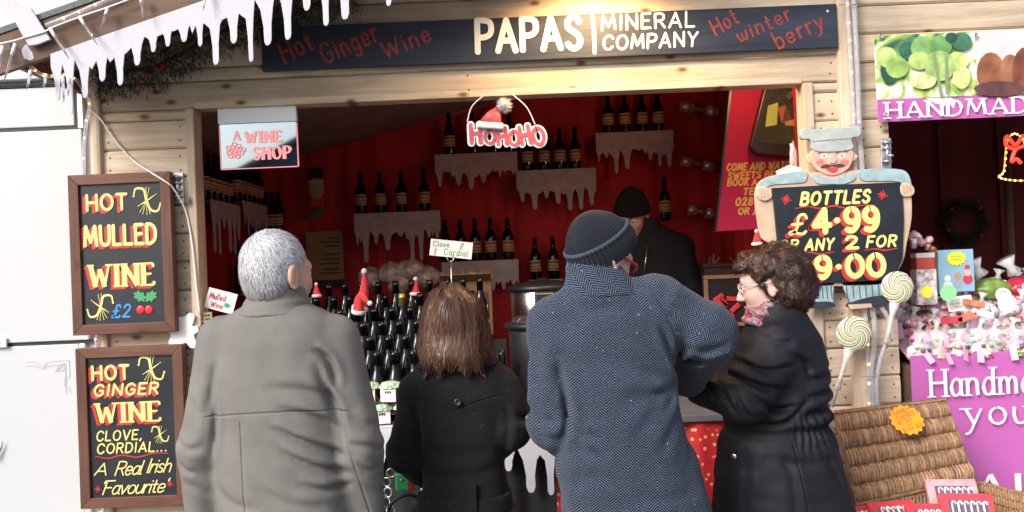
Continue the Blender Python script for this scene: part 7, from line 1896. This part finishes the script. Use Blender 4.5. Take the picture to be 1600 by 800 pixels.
cp_ = [loft(keys, .02, 2.4), cone(aL[0], aL[1], .088, .076, .018), cone(aL[1], aL[2], .076, .062, .02), cone(aR[0], aR[1], .094, .080, .03), cone(aR[1], aR[2], .080, .062, .025)]
ctr = m3.w(965, 600)
f3_ = folds(m3, [([(868, 560), (880, 610), (884, 650), (874, 690)], 1.2), ([(886, 640), (905, 665), (930, 672)], .8), ([(884, 668), (905, 690), (935, 700)], .7), ([(1070, 592), (1048, 566), (1034, 530), (1020, 500)], 1.2), ([(1068, 560), (1100, 566), (1142, 556)], 1.0), ([(1060, 540), (1095, 545), (1130, 530)], .7), ([(1062, 580), (1090, 586), (1118, 580)], .9),
    ([(1040, 600), (1010, 630), (985, 670)], .6, 1.5), ([(1050, 620), (1035, 665), (1020, 700)], .6, 1.4), ([(845, 520), (838, 560), (840, 610)], .5, 1.5), ([(832, 640), (850, 652), (872, 655)], .9), ([(834, 664), (852, 676), (876, 680)], .9), ([(1000, 450), (1030, 470), (1050, 500)], .6, 1.3), ([(880, 740), (930, 730), (980, 745)], .4, 1.6), ([(905, 470), (930, 480), (965, 474)], .5, 1.2)], .012, .011)
def d3(p):
    z, x = p[:, 2], p[:, 0]-ctr.x
    out = .010*(vnoise(p*A_([6, 6, 4])+7)-.5) + .004*(vnoise(p*A_([16, 16, 10]))-.5)
    out += f3_(p) + crumple(p, (5, 5, 6), .008, seed=8)
    # drags radiating from the raised right arm
    o_ = A_(m3.w(1050, 590)); r_ = p-o_; ang = np.arctan2(r_[:, 2], r_[:, 0]); dist = np.linalg.norm(r_[:, [0, 2]], axis=1)
    out += .006*np.sin(ang*9 + vnoise(p*8)*3)*sstep(.03, .07, dist)*sstep(.26, .10, dist)*sstep(.05, -.03, p[:, 1])
    return out + sleeve_folds(p, [(aR[0], aR[1], .1), (aR[1], aR[2], .09), (aL[0], aL[1], .09)], .006, 42)
def weave(p):
    tr_, dr, lr = seg_t(p, aR[0], aR[1]); tl, dl, ll = seg_t(p, aL[0], aL[1]); tf, df, lf = seg_t(p, aR[1], aR[2])
    u = p[:, 0] + .25*(p[:, 2]-ctr.z)*0; v = p[:, 2].copy()
    ax_ = A_(aR[1]-aR[0]); ax_ /= np.linalg.norm(ax_); side = np.cross(ax_, A_([0, 1, 0])); side /= np.linalg.norm(side)
    q = p-A_(aR[0]); ur, vr = q@side, q@ax_
    m_ = (dr < .103) & (tr_ > .28)
    u = np.where(m_, ur, u); v = np.where(m_, -vr, v)
    return np.stack([u, v, np.zeros(len(p))], 1)
def sA(p):
    # sleeve head seam
    a = A_(m3.w(1003, 432)); b = A_(m3.w(1062, 575)); dx = b[0]-a[0]; dz = b[2]-a[2]; l = math.hypot(dx, dz)
    n_ = ((p[:, 0]-a[0])*dz - (p[:, 2]-a[2])*dx)/l
    n_ = n_ + .012*np.sin(np.clip((a[2]-p[:, 2])/(-dz), 0, 1)*math.pi)
    return np.where((p[:, 1] < .02) & (p[:, 2] < a[2]) & (p[:, 2] > b[2]), n_, .05)
coat = m3.cloth_mesh('tweed_coat', cp_, .0066, C_TWEED, d3, {'weave': weave, 'seam_a': sA})
col_ = [loft(m3.rows([(462, 874, 1010, .105, .0), (448, 880, 998, .098, .005), (430, 884, 984, .088, .012), (416, 884, 976, .084, .018), (400, 888, 966, .078, .022)]), .01, 2.2)]
# collar top slopes down towards the right
zc0 = m3.w(890, 404)
m3.cloth_mesh('collar', col_, .006, C_TWEED, lambda p: .004*(vnoise(p*14)-.5) + .35*np.maximum(0, (p[:, 2]-zc0.z) + (p[:, 0]-zc0.x)*.36), {'weave': lambda p: np.stack([p[:, 0]*.8 + p[:, 2]*.5, p[:, 2]*.8 - p[:, 0]*.5, p[:, 2]*0], 1), 'seam_a': lambda p: np.full(len(p), .05)})
# pocket flap edge low on the back
mb = MB().box(-.03, .012, -.006, .004, -.022, .022, rot=Euler((0, R(30), 0)).to_matrix()); mb.build('pocket_flap', mat('tweed_edge', (.02, .028, .05), .95), coat, loc=m3.w(1078, 792, -.10), bevel=.003)
# ribbed beanie
def beanie(person, hg, Fm, s, m_main, m_band, ribs=46, name='beanie', drop=0.0):
    root = None
    cen = Vector(hg(0, -.012, .032)); Rm3 = Fm
    def surf(u, v, extra=0):
        a = u*2*math.pi; th = v*math.pi*.60
        rib = 1 + .020*math.cos(a*ribs)*(min(1, th*1.2))
        rx, ry, rz = (.090+extra)*s, (.112+extra)*s, (.108+extra)*s
        z_ = rz*math.cos(th) if th < math.pi/2 else -rz*(th-math.pi/2)*.95
        q = math.sin(min(th, math.pi/2)) if th < math.pi/2 else 1.0
        tip = 1 + .10*max(0, math.cos(th))**3
        return cen + Rm3 @ Vector((rx*q*rib*math.cos(a), ry*q*rib*math.sin(a) - .012*max(0, math.cos(th)), z_*tip))
    o = MB().grid(lambda u, v: surf(u, v), ribs*6, 34, wrap_u=True).build(name, m_main, person.body, smooth=True)
    def band(u, v, v0, v1, ex):
        vv = v0 + (v1-v0)*v
        return surf(u, vv, ex + .004*math.sin(v*math.pi))
    MB().grid(lambda u, v: band(u, v, .70, 1.02, .004), ribs*6, 10, wrap_u=True).build('turned_brim', m_main, o, smooth=True)
    if m_band: MB().grid(lambda u, v: band(u, v, .655, .72, .006), ribs*6, 6, wrap_u=True).build('stripe_band', m_band, o, smooth=True)
    return o
M_NAVYK = cloth('navy_knit', (.008, .010, .017), .95, .003, .5, sheen=.1); M_STRK = cloth('slate_knit', (.038, .054, .078), .95, .003, .5, sheen=.1); M_BLKK = cloth('black_knit', (.006, .006, .007), .95, .003, .4)
beanie(m3, m3.hg, head_frame(52, -30, 0), 1.0, M_NAVYK, M_STRK)
gl = tag(empty('spectacles', m3.org + Vector(m3.hg(0, .09, .01))), 'red framed spectacles on the man in the beanie', 'spectacles')
def specs(root, person, material, r=.024, th=.0026):
    g_ = person.hg; o = Vector(root.location) - person.org
    for sx in (-1, 1):
        MB().tube([Vector(g_(sx*.033 + r*math.cos(t*.393), .104, .008 + r*.72*math.sin(t*.393)))-o for t in range(16)], th, 6, closed=True).build('lens_rim', material, root, smooth=True)
        MB().tube([Vector(g_(sx*.057, .102, .012))-o, Vector(g_(sx*.074, .07, .012))-o, Vector(g_(sx*.084, .0, .010))-o, Vector(g_(sx*.085, -.015, -.01))-o], th*1.1, 6).build('temple', material, root, smooth=True)
    MB().tube([Vector(g_(-.010, .105, .012))-o, Vector(g_(0, .108, .015))-o, Vector(g_(.010, .105, .012))-o], th, 6).build('bridge', material, root, smooth=True)
specs(gl, m3, mat('red_acetate', (.55, .02, .02), .2, coat=.5), th=.004)

# ------------------------------------------------------------------ woman in the black jacket
w4 = Person(-.75, 1220, 'woman with curly dark hair and glasses in a shiny black jacket'); w4.brow_m = H_DARK
hc = w4.w(1203, 444); Fm = head_frame(-72, 12)
aN = [w4.w(1218, 545, -.10), w4.w(1162, 622, -.17), w4.w(1092, 606, -.05)]; aF = [w4.w(1205, 545, .12), w4.w(1165, 625, .16), w4.w(1092, 610, .10)]
w4.build_body(hc, Fm, .96, [(aN[0], aN[1], aN[2], (-1, .2, .1), (0, .2, 1)), (aF[0], aF[1], aF[2], (-1, -.1, .1), (0, -.2, 1))], M_SKINL, True, lean=w4.w(1212, 590), hip=w4.w(1222, 800))
keys = w4.rows([(474, 1182, 1248, .06, 0), (488, 1174, 1256, .08, 0), (505, 1166, 1266, .105, 0), (530, 1156, 1280, .135, 0), (570, 1144, 1288, .155, 0), (620, 1134, 1291, .16, 0), (660, 1130, 1292, .158, 0), (690, 1122, 1300, .165, 0), (740, 1116, 1316, .18, 0), (800, 1112, 1331, .19, 0), (900, 1108, 1345, .20, 0), (960, 1108, 1350, .2, 0)])
cp_ = [loft(keys, .02, 2.2), cone(aN[0], aN[1], .085, .074, .035), cone(aN[1], aN[2], .074, .052, .025), cone(aF[0], aF[1], .082, .07, .03), cone(aF[1], aF[2], .07, .05, .02)]
cp_ += [loft(w4.rows([(505, 1168, 1262, .10, 0), (490, 1172, 1256, .09, 0), (476, 1180, 1250, .08, 0), (466, 1188, 1246, .072, 0)]), .01, 2.1)]
ctr = w4.w(1215, 664)
f4_ = folds(w4, [([(1120, 548), (1165, 568), (1222, 560)], 1.0), ([(1110, 572), (1160, 590), (1212, 598)], 1.1), ([(1140, 600), (1190, 628), (1236, 618)], 1.2), ([(1120, 600), (1132, 622), (1150, 640)], 1.0, .8), ([(1104, 594), (1114, 614), (1130, 634)], 1.0, .8), ([(1088, 590), (1098, 606), (1104, 625)], .8, .7), ([(1150, 648), (1200, 650), (1245, 610)], 1.3), ([(1240, 585), (1265, 582), (1292, 568)], .7), ([(1238, 612), (1262, 608), (1292, 596)], .9), ([(1236, 640), (1262, 632), (1294, 622)], .9), ([(1205, 545), (1235, 560), (1245, 590)], .8), ([(1180, 700), (1230, 710), (1290, 705)], .5, 1.6), ([(1200, 690), (1215, 740), (1218, 800)], .5, 1.5), ([(1150, 690), (1150, 740), (1145, 790)], .5, 1.5), ([(1260, 690), (1285, 730), (1305, 780)], .6, 1.4), ([(1170, 520), (1195, 530), (1220, 525)], .6)], .012, .009, .02)
def d4(p):
    z, x = p[:, 2], p[:, 0]-ctr.x; zz = z-ctr.z
    out = .010*(vnoise(p*A_([6, 6, 5])+11)-.5) + .005*(vnoise(p*A_([14, 14, 22])+1)-.5)
    out += f4_(p) + crumple(p, (7, 7, 10), .004, seed=2)
    # gathered waist
    out += .011*np.exp(-(zz/.018)**2)*(.6+.8*vnoise(p*A_([5, 5, 3])))
    an_ = np.arctan2(p[:, 1], x)
    out += .007*np.exp(-(zz/.06)**2)*np.sin(an_*38 + vnoise(p*20)*4)*sstep(.0, .06, x+.02)
    # slack folds across the back above the waist
    out += .008*np.sin(zz*75 + vnoise(p*A_([5, 5, 9]))*6)*sstep(.0, .03, zz)*sstep(.16, .08, zz)*sstep(-.02, .05, x)
    return out + sleeve_folds(p, [(aN[0], aN[1], .095), (aN[1], aN[2], .08)], .004, 60)
coat = w4.cloth_mesh('jacket', cp_, .0066, C_NYLON, d4, {'seam_a': lambda p: np.where(p[:, 1] < -.03, p[:, 0]-w4.w(1216, 740).x - (p[:, 2]-ctr.z)*-.16, .05)*np.where(p[:, 2] < ctr.z-.02, 1, 20)})
MB().lathe([(.0, .003), (.008, .004), (.009, 0)], 14).build('snap_button', M_STEEL, coat, loc=w4.w(1147, 713, -.178), rot=(R(90), 0, R(-30)), smooth=True)
scp = [loft(w4.rows([(505, 1162, 1200, .05, -.02), (492, 1160, 1205, .06, -.015), (478, 1172, 1215, .065, -.01), (468, 1185, 1222, .06, -.005)]), .01, 2.0)]
M_SCARF = photo_mat('patterned_scarf', [(.35, (.14, .012, .03)), (.45, (.28, .06, .09)), (.52, (.40, .28, .26)), (.6, (.03, .02, .03)), (.7, (.2, .27, .26))], 55)
w4.cloth_mesh('scarf', scp, .006, M_SCARF, lambda p: .012*(vnoise(p*28)-.5) + .006*np.sin(p[:, 2]*150+p[:, 0]*60))
hg = w4.hg; Rm = np.array(Fm)
hp = [ell(hg(0, -.030, .040), (.095, .108, .090), .02, Rm), ell(hg(0, -.068, -.025), (.092, .080, .085), .03, Rm), ell(hg(0, .045, .085), (.070, .055, .036), .03, Rm), ell(hg(.0, .085, -.045), (.15, .07, .115), .02, Rm, 's')]
def d_c(p): return .022*(vnoise(p*A_([26, 26, 26])+3)-.5) + .010*(vnoise(p*A_([55, 55, 55]))-.5)
cen4 = A_(hg(0, -.02, .02)); topc = A_(hg(0, -.02, .12))
def flow4(p):
    r_ = p-topc; r_ /= np.maximum(np.linalg.norm(r_, axis=1), 1e-3)[:, None]
    n_ = np.stack([vnoise(p*22)-.5, vnoise(p*22+7)-.5, vnoise(p*22+13)-.5], 1)
    return r_*.7 + n_*2.4 + A_([0, 0, -.35])
def tone4(t, v): return np.clip(t*.6 + .35*vnoise(v.astype(np.float32)*30) - .05, 0, 1)
add_hair(w4, 'hair', hp, .006, H_DARK, [dict(n=7000, flow=flow4, len=.042, segs=6, w=.0020, off=.004, jit=.3, curl=.45, lift=.03, tone=tone4), dict(n=1200, flow=flow4, len=.034, segs=6, w=.0012, off=.006, jit=.5, curl=.7, lift=.25, seed=8, tone=tone4)], d_c, .1)
gl = tag(empty('spectacles', w4.org + Vector(w4.hg(0, .09, .01))), 'thin metal spectacles on the curly haired woman', 'spectacles')
specs(gl, w4, mat('pale_metal_frame', (.7, .66, .62), .25, metal=.8), th=.0018)
MB().tube([Vector(w4.hg(-.022, .099, -.0615)), Vector(w4.hg(0, .101, -.060)), Vector(w4.hg(.022, .099, -.0615))], [.003, .0055, .003], 6).build('lips', mat('lip_tint', (.45, .16, .15), .4), w4.body, smooth=True)

# ------------------------------------------------------------------ seller inside the stall
s5 = Person(1.38, 1020, 'seller in a black beanie and black jacket looking down behind the counter', floor=.25)
hc = s5.w(988, 334, -.06); Fm = head_frame(206, 36)
aL = [s5.w(1062, 388), s5.w(1080, 462, -.05), s5.w(1040, 490, -.26)]; aR = [s5.w(978, 400), s5.w(966, 470, -.08), s5.w(1000, 492, -.28)]
s5.build_body(hc, Fm, 1.0, [(aL[0], aL[1], aL[2], (-.5, -1, -.1), (0, 0, -1)), (aR[0], aR[1], aR[2], (.5, -1, -.1), (0, 0, -1))], M_SKIN, lean=s5.w(1022, 440), hip=s5.w(1024, 590), legs=True)
keys = s5.rows([(352, 996, 1038, .07, .0), (364, 986, 1056, .09, 0), (380, 974, 1072, .11, 0), (410, 968, 1078, .13, 0), (460, 970, 1076, .14, 0), (520, 974, 1074, .14, 0), (590, 972, 1078, .15, 0)])
cp_ = [loft(keys, .03, 2.3), cone(aL[0], aL[1], .085, .07, .04), cone(aL[1], aL[2], .07, .05, .02), cone(aR[0], aR[1], .085, .07, .04), cone(aR[1], aR[2], .07, .05, .02)]
coat = s5.cloth_mesh('jacket', cp_, .009, C_FLEECE, lambda p: .012*(vnoise(p*A_([8, 8, 8]))-.5) + sleeve_folds(p, [(aL[0], aL[1], .09), (aR[0], aR[1], .09)], .006))
s5.cloth_mesh('collar', [loft(s5.rows([(372, 984, 1040, .085, -.01), (360, 986, 1036, .08, -.02), (348, 990, 1030, .072, -.03), (342, 992, 1026, .065, -.03)]), .01, 2.1)], .008, C_FLEECE, lambda p: .006*(vnoise(p*14)-.5))
MB().tube([s5.w(1012, 385, -.135), s5.w(1009, 405, -.15), s5.w(1006, 428, -.155)], .004, 6).build('zip', M_STEEL, coat, smooth=True)
MB().tube([s5.w(1068, 402, -.08), s5.w(1071, 418, -.085)], .004, 6).build('sleeve_zip', M_STEEL, coat, smooth=True)
beanie(s5, s5.hg, head_frame(206, 12), 1.04, M_BLKK, None, 40)
bpy.context.view_layer.update()
